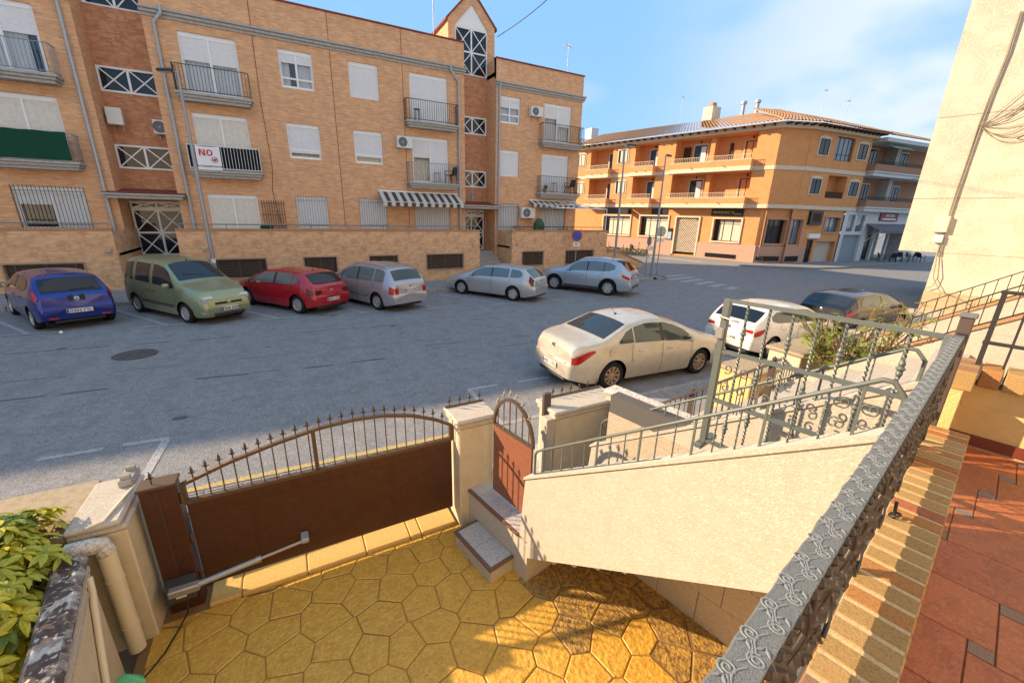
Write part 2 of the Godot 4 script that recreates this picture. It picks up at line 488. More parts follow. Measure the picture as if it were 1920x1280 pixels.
func street():
	var g := setting("ground")
	var mb := Mb.new()
	mb.quad(V(-400, -1.2, 400), V(400, -1.2, 400), V(400, -1.2, -400), V(-400, -1.2, -400))
	part(g, "earth", mb, "paving")
	var road := setting("road")
	mb = Mb.new()
	strip(mb, [-120.0, -40.0, -14.0, 0.0, 13.0, 22.0, 140.0], -140.0, -5.6, 0.0)
	part(road, "asphalt", mb, "asphalt")
	# slanted bays with a T at the street end
	var tx := [-9.2, -6.27, -3.38, -0.55, 2.2, 4.98, 7.79, 10.72, 13.5, 16.2]
	var dir := Vector2(cos(deg_to_rad(124.5)), -sin(deg_to_rad(124.5)))
	for i in tx.size():
		var a := Vector2(tx[i], -15.05)
		line_mark(road, "parking_line", "line_paint", a, a + dir * (3.95 if i % 3 else 3.4), 0.10)
		line_mark(road, "parking_line", "line_paint", a + Vector2(-0.62, 0.0), a + Vector2(0.62, -0.02), 0.10, 0.010)
	line_mark(road, "parking_line", "worn_paint", Vector2(9.2, -16.6), Vector2(10.1, -17.5), 0.1)
	line_mark(road, "parking_line", "worn_paint", Vector2(10.1, -17.5), Vector2(11.4, -16.4), 0.1, 0.010)
	# worn centre line
	var cx := -7.5
	while cx < 12.0:
		line_mark(road, "lane_dash", "worn_paint", Vector2(cx, -11.08), Vector2(cx + 1.15, -11.06), 0.085)
		cx += 2.05
	# bays along the near kerb
	line_mark(road, "parking_line", "line_paint", Vector2(-3.38, -7.35), Vector2(-2.71, -7.35), 0.10)
	line_mark(road, "parking_line", "line_paint", Vector2(-2.5, -7.37), Vector2(-1.95, -7.35), 0.10)
	line_mark(road, "parking_line", "line_paint", Vector2(-1.98, -7.30), Vector2(-2.04, -5.75), 0.11)
	line_mark(road, "parking_line", "line_paint", Vector2(2.94, -7.33), Vector2(3.64, -7.34), 0.10)
	line_mark(road, "parking_line", "line_paint", Vector2(2.98, -7.28), Vector2(2.95, -5.75), 0.10)
	line_mark(road, "parking_line", "line_paint", Vector2(4.13, -7.32), Vector2(4.95, -7.31), 0.10)
	line_mark(road, "parking_line", "line_paint", Vector2(9.6, -7.33), Vector2(10.3, -7.33), 0.10)
	line_mark(road, "paint_patch", "worn_paint", Vector2(-2.62, -8.78), Vector2(-2.52, -8.30), 0.10)
	line_mark(road, "paint_patch", "worn_paint", Vector2(-2.22, -8.85), Vector2(-2.18, -8.45), 0.12)
	line_mark(road, "paint_patch", "worn_paint", Vector2(2.95, -8.9), Vector2(3.08, -8.3), 0.08)
	line_mark(road, "paint_patch", "worn_paint", Vector2(0.35, -8.9), Vector2(0.48, -8.75), 0.18)
	line_mark(road, "paint_patch", "worn_paint", Vector2(17.4, -14.0), Vector2(18.0, -13.9), 0.3)
	# crossing at the side street
	for k in 6:
		var z := -19.2 + k * 0.95
		line_mark(road, "crossing_stripe", "line_paint", Vector2(20.9 + 0.12 * k, z), Vector2(23.9 - 0.25 * k, z - 0.28), 0.46)
	line_mark(road, "crossing_stripe", "worn_paint", Vector2(21.8, -14.15), Vector2(20.93, -12.8), 0.13)
	line_mark(road, "crossing_stripe", "worn_paint", Vector2(22.35, -14.0), Vector2(21.5, -12.6), 0.13)
	line_mark(road, "lane_dash", "worn_paint", Vector2(27.3, -11.75), Vector2(28.6, -11.6), 0.24)
	line_mark(road, "lane_dash", "worn_paint", Vector2(27.3, -11.2), Vector2(28.6, -11.05), 0.24)
	line_mark(road, "lane_dash", "worn_paint", Vector2(29.7, -12.2), Vector2(31.0, -12.05), 0.24)
	line_mark(road, "lane_dash", "worn_paint", Vector2(29.7, -11.65), Vector2(31.0, -11.5), 0.24)
	line_mark(road, "lane_dash", "worn_paint", Vector2(24.0, -16.4), Vector2(33.0, -19.4), 0.10)
	# seams left by repairs
	for s in [[-8.0, -10.1, 6.0, -9.75], [-6.0, -13.2, 10.0, -12.9], [3.0, -10.6, 16.0, -10.2], [20.0, -13.0, 34.0, -15.0]]:
		var n := 14
		for k in n:
			if rng.randf() < 0.35: continue
			var t0 := float(k) / n; var t1 := t0 + rng.randf_range(0.5, 1.0) / n
			var a := Vector2(lerpf(s[0], s[2], t0), lerpf(s[1], s[3], t0) + rng.randf_range(-0.05, 0.05))
			var b := Vector2(lerpf(s[0], s[2], t1), lerpf(s[1], s[3], t1) + rng.randf_range(-0.05, 0.05))
			line_mark(road, "tar_seam", "tar", a, b, rng.randf_range(0.02, 0.045), 0.004)
	# oil stains
	for k in 18:
		var c := Vector2(rng.randf_range(-7, 15), rng.randf_range(-15.5, -7.5))
		if k < 7: c = Vector2([0.8, 1.1, 5.2, 10.9, 8.6, 15.6, 15.4][k], [-15.1, -15.0, -16.3, -15.9, -15.6, -15.4, -15.9][k])
		var st := Mb.new()
		var rad := rng.randf_range(0.03, 0.08) * (2.0 if k < 7 else 1.0)
		var pts := []
		for i in 10:
			var a := TAU * i / 10
			pts.append(V(c.x + cos(a) * rad * rng.randf_range(1.0, 2.2), gy(c.x) + 0.012, c.y + sin(a) * rad * rng.randf_range(0.5, 1.0)))
		for i in range(1, 9): st.tri(pts[0], pts[i + 1], pts[i])
		part(road, "oil_stain", st, "oil")
	# manhole
	var mh := sub(road, "manhole_cover", V(-3.47, gy(-3.47), -12.2))
	mb = Mb.new()
	mb.lathe(Vector3.ZERO, [Vector2(0.42, 0.0), Vector2(0.42, 0.012), Vector2(0.35, 0.012), Vector2(0.35, 0.004)], 28)
	part(mh, "ring", mb, "iron")
	mb = Mb.new()
	mb.lathe(Vector3.ZERO, [Vector2(0.34, 0.004), Vector2(0.34, 0.013), Vector2(0.0, 0.013)], 28)
	for k in 3: mb.lathe(V(0, 0.013, 0), [Vector2(0.28 - k * 0.09, 0), Vector2(0.27 - k * 0.09, 0.008), Vector2(0.25 - k * 0.09, 0.008), Vector2(0.24 - k * 0.09, 0)], 24)
	for k in 12: mb.bar(V(0, 0.016, 0) + V(cos(k * TAU / 12), 0, sin(k * TAU / 12)) * 0.07, V(0, 0.016, 0) + V(cos(k * TAU / 12), 0, sin(k * TAU / 12)) * 0.29, 0.02, 0.008)
	part(mh, "lid", mb, "iron")
	# pavement before the brick block, with its kerb stones
	var fp := setting("pavement")
	mb = Mb.new()
	strip(mb, [-40.0, -14.0, 0.0, 13.0, 21.0], -24.6, -18.62, 0.13)
	part(fp, "slab", mb, "paving")
	slab_poly(fp, "slab", "paving", [Vector2(18.2, -24.6), Vector2(18.2, -60), Vector2(20.6, -60), Vector2(21.2, -24.6)], -0.17, 0.3)
	var ks := Mb.new(); ks.bevel(V(-0.49, -0.12, -0.14), V(0.49, 0.135, 0.0), 0.015)
	var ksm := ks.done()
	var kx := -13.5
	while kx < 20.4:
		part(fp, "kerb_stone", ksm, "kerb", Transform3D(Basis(Vector3.BACK, -0.023 if kx < 13 else 0.0), V(kx, gy(kx), -18.48)))
		kx += 1.0
	for k in 4:
		var a := deg_to_rad(12 + k * 22)
		part(fp, "kerb_stone", ksm, "kerb", Transform3D(Basis(Vector3.UP, a), V(20.55 + sin(a) * 0.9, -0.3, -19.2 + cos(a) * 0.75)))
	for k in 12:
		part(fp, "kerb_stone", ksm, "kerb", Transform3D(Basis(Vector3.UP, PI / 2 + 0.02), V(21.4, -0.3, -20.1 - k)))
	# joints between paving slabs
	for k in 36:
		var x := -13.0 + k
		line_mark(fp, "paving_joint", "joint_grey", Vector2(x, -18.64), Vector2(x, -21.05), 0.014, 0.134)
	for z in [-19.4, -20.2]:
		for k in 3:
			var a: float = [-13.0, 0.0, 13.0][k]; var b: float = [0.0, 13.0, 20.0][k]
			line_mark(fp, "paving_joint", "joint_grey", Vector2(a, z), Vector2(b, z), 0.014, 0.134)
	# near pavement
	var np := setting("pavement")
	mb = Mb.new()
	strip(mb, [-40.0, -1.9, 2.2, 13.0, 24.0], -5.50, -5.15, 0.10)
	part(np, "slab", mb, "paving")
	mb = Mb.new()
	strip(mb, [-40.0, -1.9], -5.15, -4.0, 0.10)
	strip(mb, [1.9, 13.0, 24.0], -5.15, -3.2, 0.10)
	part(np, "slab", mb, "paving")
	kx = -9.5
	while kx < 24.0:
		if absf(kx - 0.0) > 2.0: part(np, "kerb_stone", ksm, "kerb", Transform3D(Basis(Vector3.UP, PI), V(kx, gy(kx) - 0.03, -5.64)))
		kx += 1.0
	# lowered kerb before the gate, ribbed tiles and a yellow line
	var dk := Mb.new()
	dk.quad(V(-1.9, 0.05, -5.5), V(2.0, 0.0, -5.5), V(2.0, -0.04, -5.66), V(-1.9, 0.03, -5.66))
	part(np, "lowered_kerb", dk, "kerb")
	line_mark(np, "yellow_line", "yellow_paint", Vector2(-1.9, -5.74), Vector2(2.0, -5.72), 0.10, 0.008)
	var tl := Mb.new(); tl.bevel(V(-0.095, 0, -0.095), V(0.095, 0.012, 0.095), 0.004)
	for r in 3: tl.box(V(-0.08, 0.012, -0.07 + r * 0.055), V(0.08, 0.019, -0.045 + r * 0.055))
	var tlm := tl.done()
	for i in 19:
		for j in 2:
			var x := -1.75 + i * 0.2
			part(np, "tile", tlm, "paving", Transform3D(Basis(Vector3.BACK, -0.023), V(x, gy(x) + 0.096, -5.40 + j * 0.2)))
	# level ground beyond the side street
	var cp := setting("pavement")
	slab_poly(cp, "slab", "paving", [Vector2(30.0, -60), Vector2(31.3, -30), Vector2(32.2, -24.5), Vector2(33.6, -21.0), Vector2(36.3, -18.3), Vector2(40.5, -17.6), Vector2(75, -15.9), Vector2(75, -60)], -0.16, 0.3)

# ---------------------------------------------------------------- brick apartment block
func wall_with_holes(mb: Mb, x0: float, x1: float, y0: float, y1: float, z: float, holes: Array, reveal: float):
	var xs := [x0, x1]; var ys := [y0, y1]
	for h in holes:
		for v in [h[0], h[1]]:
			if v > x0 and v < x1 and not xs.has(v): xs.append(v)
		for v in [h[2], h[3]]:
			if v > y0 and v < y1 and not ys.has(v): ys.append(v)
	xs.sort(); ys.sort()
	for i in xs.size() - 1:
		for j in ys.size() - 1:
			var cx: float = (xs[i] + xs[i + 1]) * 0.5; var cy: float = (ys[j] + ys[j + 1]) * 0.5
			var open := false
			for h in holes:
				if cx > h[0] and cx < h[1] and cy > h[2] and cy < h[3]: open = true
			if not open: mb.quad(V(xs[i], ys[j], z), V(xs[i + 1], ys[j], z), V(xs[i + 1], ys[j + 1], z), V(xs[i], ys[j + 1], z))
	for h in holes:
		var b := z - reveal
		mb.quad(V(h[0], h[2], b), V(h[0], h[2], z), V(h[0], h[3], z), V(h[0], h[3], b))
		mb.quad(V(h[1], h[2], z), V(h[1], h[2], b), V(h[1], h[3], b), V(h[1], h[3], z))
		mb.quad(V(h[0], h[2], z), V(h[0], h[2], b), V(h[1], h[2], b), V(h[1], h[2], z))
		mb.quad(V(h[0], h[3], b), V(h[0], h[3], z), V(h[1], h[3], z), V(h[1], h[3], b))

func shutter_mesh(w: float, h: float, slat := 0.05) -> ArrayMesh:
	var mb := Mb.new()
	var n := maxi(1, int(round(h / slat)))
	var s := h / n
	for k in n:
		var y := -k * s
		mb.quad(V(-w / 2, y - s, 0.0), V(w / 2, y - s, 0.0), V(w / 2, y - s * 0.5, 0.008), V(-w / 2, y - s * 0.5, 0.008))
		mb.quad(V(-w / 2, y - s * 0.5, 0.008), V(w / 2, y - s * 0.5, 0.008), V(w / 2, y, 0.0), V(-w / 2, y, 0.0))
	mb.box(V(-w / 2, -h - 0.03, -0.008), V(w / 2, -h, 0.012))
	return mb.done()

func curtain_mesh(w: float, h: float, waves: int) -> ArrayMesh:
	var g := []
	var n := waves * 6
	for i in n + 1:
		var t := float(i) / n
		var z := sin(t * waves * TAU) * 0.025
		g.append([V(-w / 2 + w * t, -h, z), V(-w / 2 + w * t, 0, z * 0.8)])
	var mb := Mb.new(); mb.sheet(g)
	return mb.done()

# a window or balcony door set in a hole; down = how far the roller shutter of each leaf is let down
func window(parent: Node3D, x0: float, x1: float, y0: float, y1: float, z: float, down: Array, opt := {}):
	var w := sub(parent, opt.get("called", "window"), V((x0 + x1) / 2, y0, z - 0.1))
	var W := x1 - x0; var H := y1 - y0
	var box_h: float = opt.get("box", 0.16)
	var fr := Mb.new()
	var t := 0.05
	fr.box(V(-W / 2, 0, -0.03), V(-W / 2 + t, H, 0.03)); fr.box(V(W / 2 - t, 0, -0.03), V(W / 2, H, 0.03))
	fr.box(V(-W / 2 + t, 0, -0.03), V(W / 2 - t, t, 0.03))
	fr.box(V(-W / 2 + t, H - box_h, -0.03), V(W / 2 - t, H, 0.035))
	var n := down.size()
	for k in range(1, n): fr.box(V(-W / 2 + W * k / n - 0.035, t, -0.03), V(-W / 2 + W * k / n + 0.035, H - box_h, 0.045))
	if opt.has("transom"):
		fr.box(V(-W / 2 + t, opt.transom, -0.032), V(W / 2 - t, opt.transom + 0.07, 0.02))
	part(w, "frame", fr, "white_frame")
	var bk := Mb.new()      # room behind the glass, open to the front
	var rx := W / 2 + 0.02; var rz := -2.6
	bk.quad(V(-rx, -0.1, rz), V(rx, -0.1, rz), V(rx, H + 0.1, rz), V(-rx, H + 0.1, rz)); bk.quad(V(-rx, -0.1, -0.09), V(-rx, -0.1, rz), V(-rx, H + 0.1, rz), V(-rx, H + 0.1, -0.09)); bk.quad(V(rx, -0.1, rz), V(rx, -0.1, -0.09), V(rx, H + 0.1, -0.09), V(rx, H + 0.1, rz))
	bk.quad(V(-rx, -0.1, -0.09), V(rx, -0.1, -0.09), V(rx, -0.1, rz), V(-rx, -0.1, rz)); bk.quad(V(-rx, H + 0.1, rz), V(rx, H + 0.1, rz), V(rx, H + 0.1, -0.09), V(-rx, H + 0.1, -0.09))
	part(w, "room", bk, "room_wall")
	for k in n:
		var lw := (W - 2 * t) / n - 0.02
		var cx := -W / 2 + t + (W - 2 * t) * (k + 0.5) / n
		var d: float = down[k]
		var lh := H - box_h - t
		if d > 0.02:
			part(w, "shutter", shutter_mesh(lw + 0.02, lh * d), opt.get("shutter", "shutter"), Transform3D(Basis(), V(cx, H - box_h, 0.012)))
		if d < 0.97:
			var ph := lh * (1.0 - d)
			var pn := Mb.new(); pn.box(V(-lw / 2, 0, -0.004), V(lw / 2, ph, 0.004))
			part(w, "pane", pn, "pane", Transform3D(Basis(), V(cx, t, -0.012)))
			var sash := Mb.new()
			sash.box(V(-lw / 2, 0, -0.02), V(-lw / 2 + 0.035, ph, 0.008)); sash.box(V(lw / 2 - 0.035, 0, -0.02), V(lw / 2, ph, 0.008))
			sash.box(V(-lw / 2 + 0.035, 0, -0.02), V(lw / 2 - 0.035, 0.05, 0.008))
			part(w, "sash", sash, "white_frame", Transform3D(Basis(), V(cx, t, 0.0)))
			if not opt.has("bare"):
				var cm: String = opt.get("curtain", "curtain")
				var gap: float = opt.get("gap", 0.0) if k == opt.get("gap_leaf", 0) else 0.0
				part(w, "curtain", curtain_mesh(lw * (1.0 - gap), ph, int(6 * (1.0 - gap)) + 2), cm, Transform3D(Basis(), V(cx - lw * gap * 0.5, t + ph, -0.14)))
	if opt.has("sill"):
		var sl := Mb.new(); sl.box(V(-W / 2 - 0.04, -0.05, -0.05), V(W / 2 + 0.04, -0.002, 0.16))
		part(w, "sill", sl, opt.sill)
	if opt.has("grille"):
		grille(w, "grille_bar", V(-W / 2, 0.0, 0.13), W, H + 0.05, 0.11, opt.grille)

func grille(parent: Node3D, called: String, at: Vector3, W: float, H: float, step: float, material: String):
	var v := Mb.new(); v.box(V(-0.007, 0, -0.007), V(0.007, H, 0.007))
	var vm := v.done()
	var n := int(round(W / step))
	for k in n + 1:
		part(parent, called, vm, material, Transform3D(Basis(), at + V(W * k / n, 0, 0)))
	var h := Mb.new(); h.box(V(0, -0.008, -0.012), V(W, 0.008, 0.012))
	var hm := h.done()
	for f in [0.12, 0.88]:
		part(parent, "grille_rail", hm, material, Transform3D(Basis(), at + V(0, H * f, 0.0)))

func x_window(parent: Node3D, x0: float, x1: float, y0: float, y1: float, z: float, cols: int, rows: int, called := "window"):
	var w := sub(parent, called, V(x0, y0, z))
	var W := x1 - x0; var H := y1 - y0
	var pn := Mb.new(); pn.box(V(0.05, 0.05, -0.012), V(W - 0.05, H - 0.05, 0.0))
	part(w, "pane", pn, "dark_glass")
	var f := Mb.new()
	f.box(V(0, 0, -0.03), V(W, 0.07, 0.05)); f.box(V(0, H - 0.07, -0.03), V(W, H, 0.05))
	f.box(V(0, 0.07, -0.03), V(0.07, H - 0.07, 0.05)); f.box(V(W - 0.07, 0.07, -0.03), V(W, H - 0.07, 0.05))
	for c in range(1, cols): f.box(V(W * c / cols - 0.04, 0.07, -0.02), V(W * c / cols + 0.04, H - 0.07, 0.045))
	for r in range(1, rows): f.box(V(0.07, H * r / rows - 0.04, -0.018), V(W - 0.07, H * r / rows + 0.04, 0.043))
	part(w, "frame", f, "white_frame")
	for c in cols:
		for r in rows:
			var a := V(W * c / cols + 0.04, H * r / rows + 0.05, 0.02); var b := V(W * (c + 1) / cols - 0.04, H * (r + 1) / rows - 0.05, 0.02)
			for s in 2:
				var mb := Mb.new()
				if s == 0: mb.bar(a, b, 0.03, 0.045)
				else: mb.bar(V(a.x, b.y, 0.026), V(b.x, a.y, 0.026), 0.03, 0.045)
				part(w, "cross_bar", mb, "white_frame")

func balcony(parent: Node3D, x0: float, x1: float, y: float, z: float, out: float, opt := {}):
	var b := sub(parent, "balcony", V(x0, y, z))
	var W := x1 - x0
	var s := Mb.new()
	s.bevel(V(0, -0.09, 0), V(W, 0, out), 0.008)
	s.bevel(V(0.06, -0.19, 0), V(W - 0.06, -0.092, out - 0.06), 0.008)
	s.bevel(V(0.12, -0.30, 0), V(W - 0.12, -0.192, out - 0.13), 0.008)
	part(b, "slab", s, "concrete")
	var hgt: float = opt.get("height", 0.95)
	var m: String = opt.get("rail", "rail_iron")
	var e := 0.05
	var r := Mb.new()
	for yy in [0.07, hgt]:
		r.box(V(e - 0.015, yy - 0.012, 0.02), V(e + 0.015, yy + 0.012, out - e)); r.box(V(W - e - 0.015, yy - 0.012, 0.02), V(W - e + 0.015, yy + 0.012, out - e))
		r.box(V(e - 0.015, yy - 0.012, out - e), V(W - e + 0.015, yy + 0.012, out - e + 0.03))
	part(b, "rail", r, m)
	var v := Mb.new(); v.box(V(-0.007, 0.0, -0.007), V(0.007, hgt - 0.06, 0.007))
	var vm := v.done()
	var n := int(W / 0.12)
	for k in n + 1: part(b, "baluster", vm, m, Transform3D(Basis(), V(e + (W - 2 * e) * k / n, 0.06, out - e + 0.015)))
	n = int(out / 0.13)
	for k in n:
		for sx in [e, W - e]: part(b, "baluster", vm, m, Transform3D(Basis(), V(sx, 0.06, 0.05 + (out - 0.12) * k / n)))
	return b

func pipe(parent: Node3D, called: String, pts: Array, r := 0.055, material := "zinc"):
	var mb := Mb.new(); mb.tube(pts, r, 8)
	part(parent, called, mb, material)

func air_conditioner(at: Vector3, w: float, h: float, label: String, turn := 0.0, fan := 0.5):
	var t := thing("air_conditioner", label, "air conditioner", at, turn, "air conditioners on the brick block")
	var b := Mb.new(); b.bevel(V(-w / 2, -h / 2, -0.14), V(w / 2, h / 2, 0.14), 0.015)
	part(t, "casing", b, "ac_white")
	var cx := -w / 2 + w * fan * 0.72
	var f := Mb.new(); f.lathe(V(cx, 0, 0.141), [Vector2(h * 0.40, 0.0), Vector2(h * 0.40, 0.012), Vector2(h * 0.36, 0.012), Vector2(h * 0.35, 0.004), Vector2(0, 0.004)], 20, Vector3.BACK)
	part(t, "fan_recess", f, "ac_dark")
	var g := Mb.new()
	for k in 4: g.lathe(V(cx, 0, 0.15), [Vector2(h * (0.1 + 0.08 * k), 0), Vector2(h * (0.1 + 0.08 * k), 0.01), Vector2(h * (0.085 + 0.08 * k), 0.01)], 20, Vector3.BACK)
	for k in 6: g.bar(V(cx, 0, 0.156) - V(cos(k * PI / 6), sin(k * PI / 6), 0) * h * 0.38, V(cx, 0, 0.156) + V(cos(k * PI / 6), sin(k * PI / 6), 0) * h * 0.38, 0.008)
	part(t, "fan_guard", g, "zinc")
	var br := Mb.new()
	for sx in [-w * 0.3, w * 0.3]:
		br.box(V(sx - 0.015, -h / 2 - 0.03, -0.2), V(sx + 0.015, -h / 2 - 0.002, 0.12)); br.box(V(sx - 0.015, -h / 2 - 0.22, -0.2), V(sx + 0.015, -h / 2 - 0.03, -0.17))
	part(t, "bracket", br, "zinc")

func apartment_block():
	var ZF := -23.0; var ZR := -24.2; var ZW := -21.1
	var b := thing("apartment_building", "long brick apartment block with roller shutters, balconies and gabled stair towers", "building")
	# ---- openings: x0, x1, y0, y1
	var A := [[-8.80, -6.86, 7.85, 10.02], [-8.80, -6.86, 4.95, 7.15], [-8.78, -6.78, 2.45, 4.02], [-12.3, -10.95, 8.55, 10.03], [-12.3, -10.95, 5.67, 7.15]]
	var Bw := [[-2.85, -0.90, 7.85, 10.02], [0.62, 1.95, 8.55, 10.03], [3.47, 4.80, 8.55, 10.03], [6.31, 8.28, 7.85, 10.02],
		[-2.85, -0.90, 4.95, 7.15], [0.60, 1.95, 5.67, 7.15], [3.46, 4.80, 5.67, 7.15], [6.31, 8.26, 4.95, 7.15],
		[-2.83, -0.96, 1.80, 3.98], [0.60, 1.97, 2.55, 4.01], [3.47, 4.80, 2.55, 4.01], [6.30, 8.30, 1.80, 3.98]]
	var C := [[11.33, 12.63, 8.33, 9.69], [14.24, 16.20, 7.62, 9.69], [11.33, 12.63, 5.55, 6.95], [14.22, 16.17, 4.75, 6.95], [11.33, 12.66, 2.50, 4.0], [14.22, 16.15, 1.80, 3.98]]
	var mb := Mb.new()
	wall_with_holes(mb, -48.0, -5.84, 0.0, 11.75, ZF, A, 0.18)
	mb.quad(V(-5.84, 0, ZF), V(-5.84, 0, ZR), V(-5.84, 11.75, ZR), V(-5.84, 11.75, ZF))
	part(b, "wall", mb, "brick")
	mb = Mb.new()
	wall_with_holes(mb, -3.85, 9.23, 0.0, 11.75, ZF, Bw, 0.18)
	mb.quad(V(9.23, 0, ZF), V(9.23, 0, ZR), V(9.23, 11.75, ZR), V(9.23, 11.75, ZF))
	mb.quad(V(-3.85, 0, ZR), V(-3.85, 0, ZF), V(-3.85, 11.75, ZF), V(-3.85, 11.75, ZR))
	part(b, "wall", mb, "brick")
	mb = Mb.new()
	wall_with_holes(mb, 11.1, 16.97, -0.3, 11.4, ZF, C, 0.18)
	mb.quad(V(11.1, 0, ZR), V(11.1, 0, ZF), V(11.1, 11.4, ZF), V(11.1, 11.4, ZR))
	mb.quad(V(16.97, -0.5, ZF), V(16.97, -0.5, -34), V(16.97, 11.4, -34), V(16.97, 11.4, ZF))
	part(b, "wall", mb, "brick")
	# parapets have a back, so that the roofs lie behind them
	mb = Mb.new()
	mb.box(V(-48, 11.0, -34), V(-5.84, 11.2, ZF - 0.25)); mb.box(V(-3.85, 11.0, -34), V(9.23, 11.2, ZF - 0.25)); mb.box(V(11.1, 10.6, -34), V(16.72, 10.8, ZF - 0.25))
	part(b, "flat_roof", mb, "concrete")
	mb = Mb.new()
	for s in [[-48.0, -5.84, 11.75], [-3.85, 9.23, 11.75], [11.1, 16.97, 11.4]]:
		mb.box(V(s[0], s[2] - 0.9, ZF - 0.25), V(s[1], s[2], ZF - 0.02))
	mb.box(V(-48, -0.5, -34.2), V(16.97, 11.4, -34.0))
	part(b, "parapet", mb, "brick")
	mb = Mb.new()
	for s in [[-48.0, -5.84, 11.75], [-3.85, 9.23, 11.75], [11.1, 16.97, 11.4]]:
		mb.bevel(V(s[0] - 0.04, s[2] + 0.002, ZF - 0.30), V(s[1] + 0.04, s[2] + 0.07, ZF + 0.05), 0.01)
	part(b, "coping", mb, "red_tile")
	for s in [[-48.0, -5.80, 10.42], [-3.89, 9.27, 10.42], [11.06, 17.07, 10.14]]:
		mb = Mb.new()
		mb.box(V(s[0], s[2] - 0.10, ZF + 0.001), V(s[1], s[2] - 0.002, ZF + 0.06)); mb.bevel(V(s[0], s[2], ZF + 0.001), V(s[1] + 0.03, s[2] + 0.11, ZF + 0.14), 0.02)
		mb.bevel(V(s[0], s[2] + 0.112, ZF + 0.001), V(s[1] + 0.06, s[2] + 0.19, ZF + 0.20), 0.015)
		part(b, "cornice", mb, "concrete")
	for x in [2.72, 5.98]:
		mb = Mb.new(); mb.box(V(x - 0.015, 2.6, ZF + 0.001), V(x + 0.015, 10.3, ZF + 0.004)); mb.box(V(x - 0.015, 10.62, ZF + 0.001), V(x + 0.015, 11.74, ZF + 0.004))
		part(b, "expansion_joint", mb, "joint")
	# ---- stair towers in the recesses
	for s in [[-5.84, -3.85, 0.0], [9.23, 11.1, 1.0]]:
		var xa: float = s[0]; var xb: float = s[1]
		var cx := (xa + xb) * 0.5 + 0.03
		var r := Mb.new()
		wall_with_holes(r, xa, xb, 0.0, 10.72, ZR, [[xa + 0.0, xb - 0.12, 1.27, 3.62]], 0.15)
		part(b, "wall", r, "brick_red")
		# gable: pieces round the tall window
		var g := Mb.new()
		var L := xa - 0.4; var R := xb + 0.45; var wl := cx - 0.97; var wr := cx + 0.95
		g.prism([Vector2(L, 10.72), Vector2(wl, 10.72), Vector2(wl, 12.95), Vector2(cx, 14.05), Vector2(cx, 14.62), Vector2(L, 13.2)], V(0, 0, ZR - 0.25), Vector3.RIGHT, Vector3.UP, V(0, 0, 0.25))
		g.prism([Vector2(wr, 10.72), Vector2(R, 10.72), Vector2(R, 13.2), Vector2(cx, 14.62), Vector2(cx, 14.05), Vector2(wr, 12.95)], V(0, 0, ZR - 0.25), Vector3.RIGHT, Vector3.UP, V(0, 0, 0.25))
		g.quad(V(L, 10.5, -29.0), V(L, 10.5, ZR - 0.25), V(L, 13.2, ZR - 0.25), V(L, 13.2, -29.0))
		g.quad(V(R, 10.5, ZR - 0.25), V(R, 10.5, -29.0), V(R, 13.2, -29.0), V(R, 13.2, ZR - 0.25))
		part(b, "gable", g, "brick")
		var rf := Mb.new()
		for q in [[L - 0.12, 13.06], [R + 0.12, 13.06]]:
			rf.prism([Vector2(q[0], q[1]), Vector2(cx, 14.62), Vector2(cx, 14.74), Vector2(q[0], q[1] + 0.12)], V(0, 0, -29.2), Vector3.RIGHT, Vector3.UP, V(0, 0, 5.05))
		part(b, "gable_roof", rf, "red_tile")
		x_window(b, wl, wr, 10.72, 12.95, ZR - 0.12, 2, 2)
		var tp := Mb.new(); tp.prism([Vector2(wl, 12.95), Vector2(wr, 12.95), Vector2(cx, 14.04)], V(0, 0, ZR - 0.12), Vector3.RIGHT, Vector3.UP, V(0, 0, 0.06))
		part(b, "gable_panel", tp, "white_frame")
		for y in [[7.75, 8.66], [4.9, 5.82]]:
			x_window(b, xa + 0.02, xb - 0.06, y[0], y[1], ZR + 0.005, 2, 1)
		# street door with crossed bars
		x_window(b, xa + 0.04, xb - 0.16, 1.28, 3.28, ZR - 0.10, 2, 2, "door")
		x_window(b, xa + 0.04, xb - 0.16, 3.285, 3.61, ZR - 0.10, 2, 1, "fanlight")
		var cn := Mb.new()
		cn.bevel(V(xa - 0.25, 3.68, ZR), V(xb + 0.2, 3.80, ZF + 0.45), 0.01); cn.bevel(V(xa - 0.33, 3.802, ZR), V(xb + 0.27, 3.88, ZF + 0.52), 0.01)
		part(b, "door_canopy", cn, "concrete")
		cn = Mb.new(); cn.quad(V(xa - 0.33, 3.885, ZF + 0.52), V(xb + 0.27, 3.885, ZF + 0.52), V(xb + 0.27, 4.1, ZR + 0.1), V(xa - 0.33, 4.1, ZR + 0.1))
		part(b, "canopy_roof", cn, "red_tile")
		# steps up to the door
		var nst := 8
		for k in nst:
			var stp := Mb.new()
			var y1 := lerpf(gy(cx) + 0.13, 1.26, float(k + 1) / nst)
			stp.bevel(V(xa + 0.06, y1 - 0.5, -23.9), V(xb + 0.12, y1, -21.15 - k * 0.29), 0.01)
			part(b, "step", stp, "concrete")
		var ld := Mb.new(); ld.box(V(xa + 0.06, 0.7, ZR), V(xb + 0.12, 1.262, -23.9))
		part(b, "landing", ld, "concrete")
	# ---- windows, row by row
	window(b, -8.80, -6.86, 7.85, 10.02, ZF, [0.38, 0.38], {"called": "balcony_door", "gap": 0.35, "gap_leaf": 1})
	window(b, -8.80, -6.86, 4.95, 7.15, ZF, [1.0, 1.0], {"called": "balcony_door", "shutter": "shutter_cream"})
	window(b, -8.78, -6.78, 2.45, 4.02, ZF, [0.30, 1.0], {"grille": "rail_iron", "bare": true, "box": 0.22})
	window(b, -12.3, -10.95, 8.55, 10.03, ZF, [1.0]); window(b, -12.3, -10.95, 5.67, 7.15, ZF, [1.0])
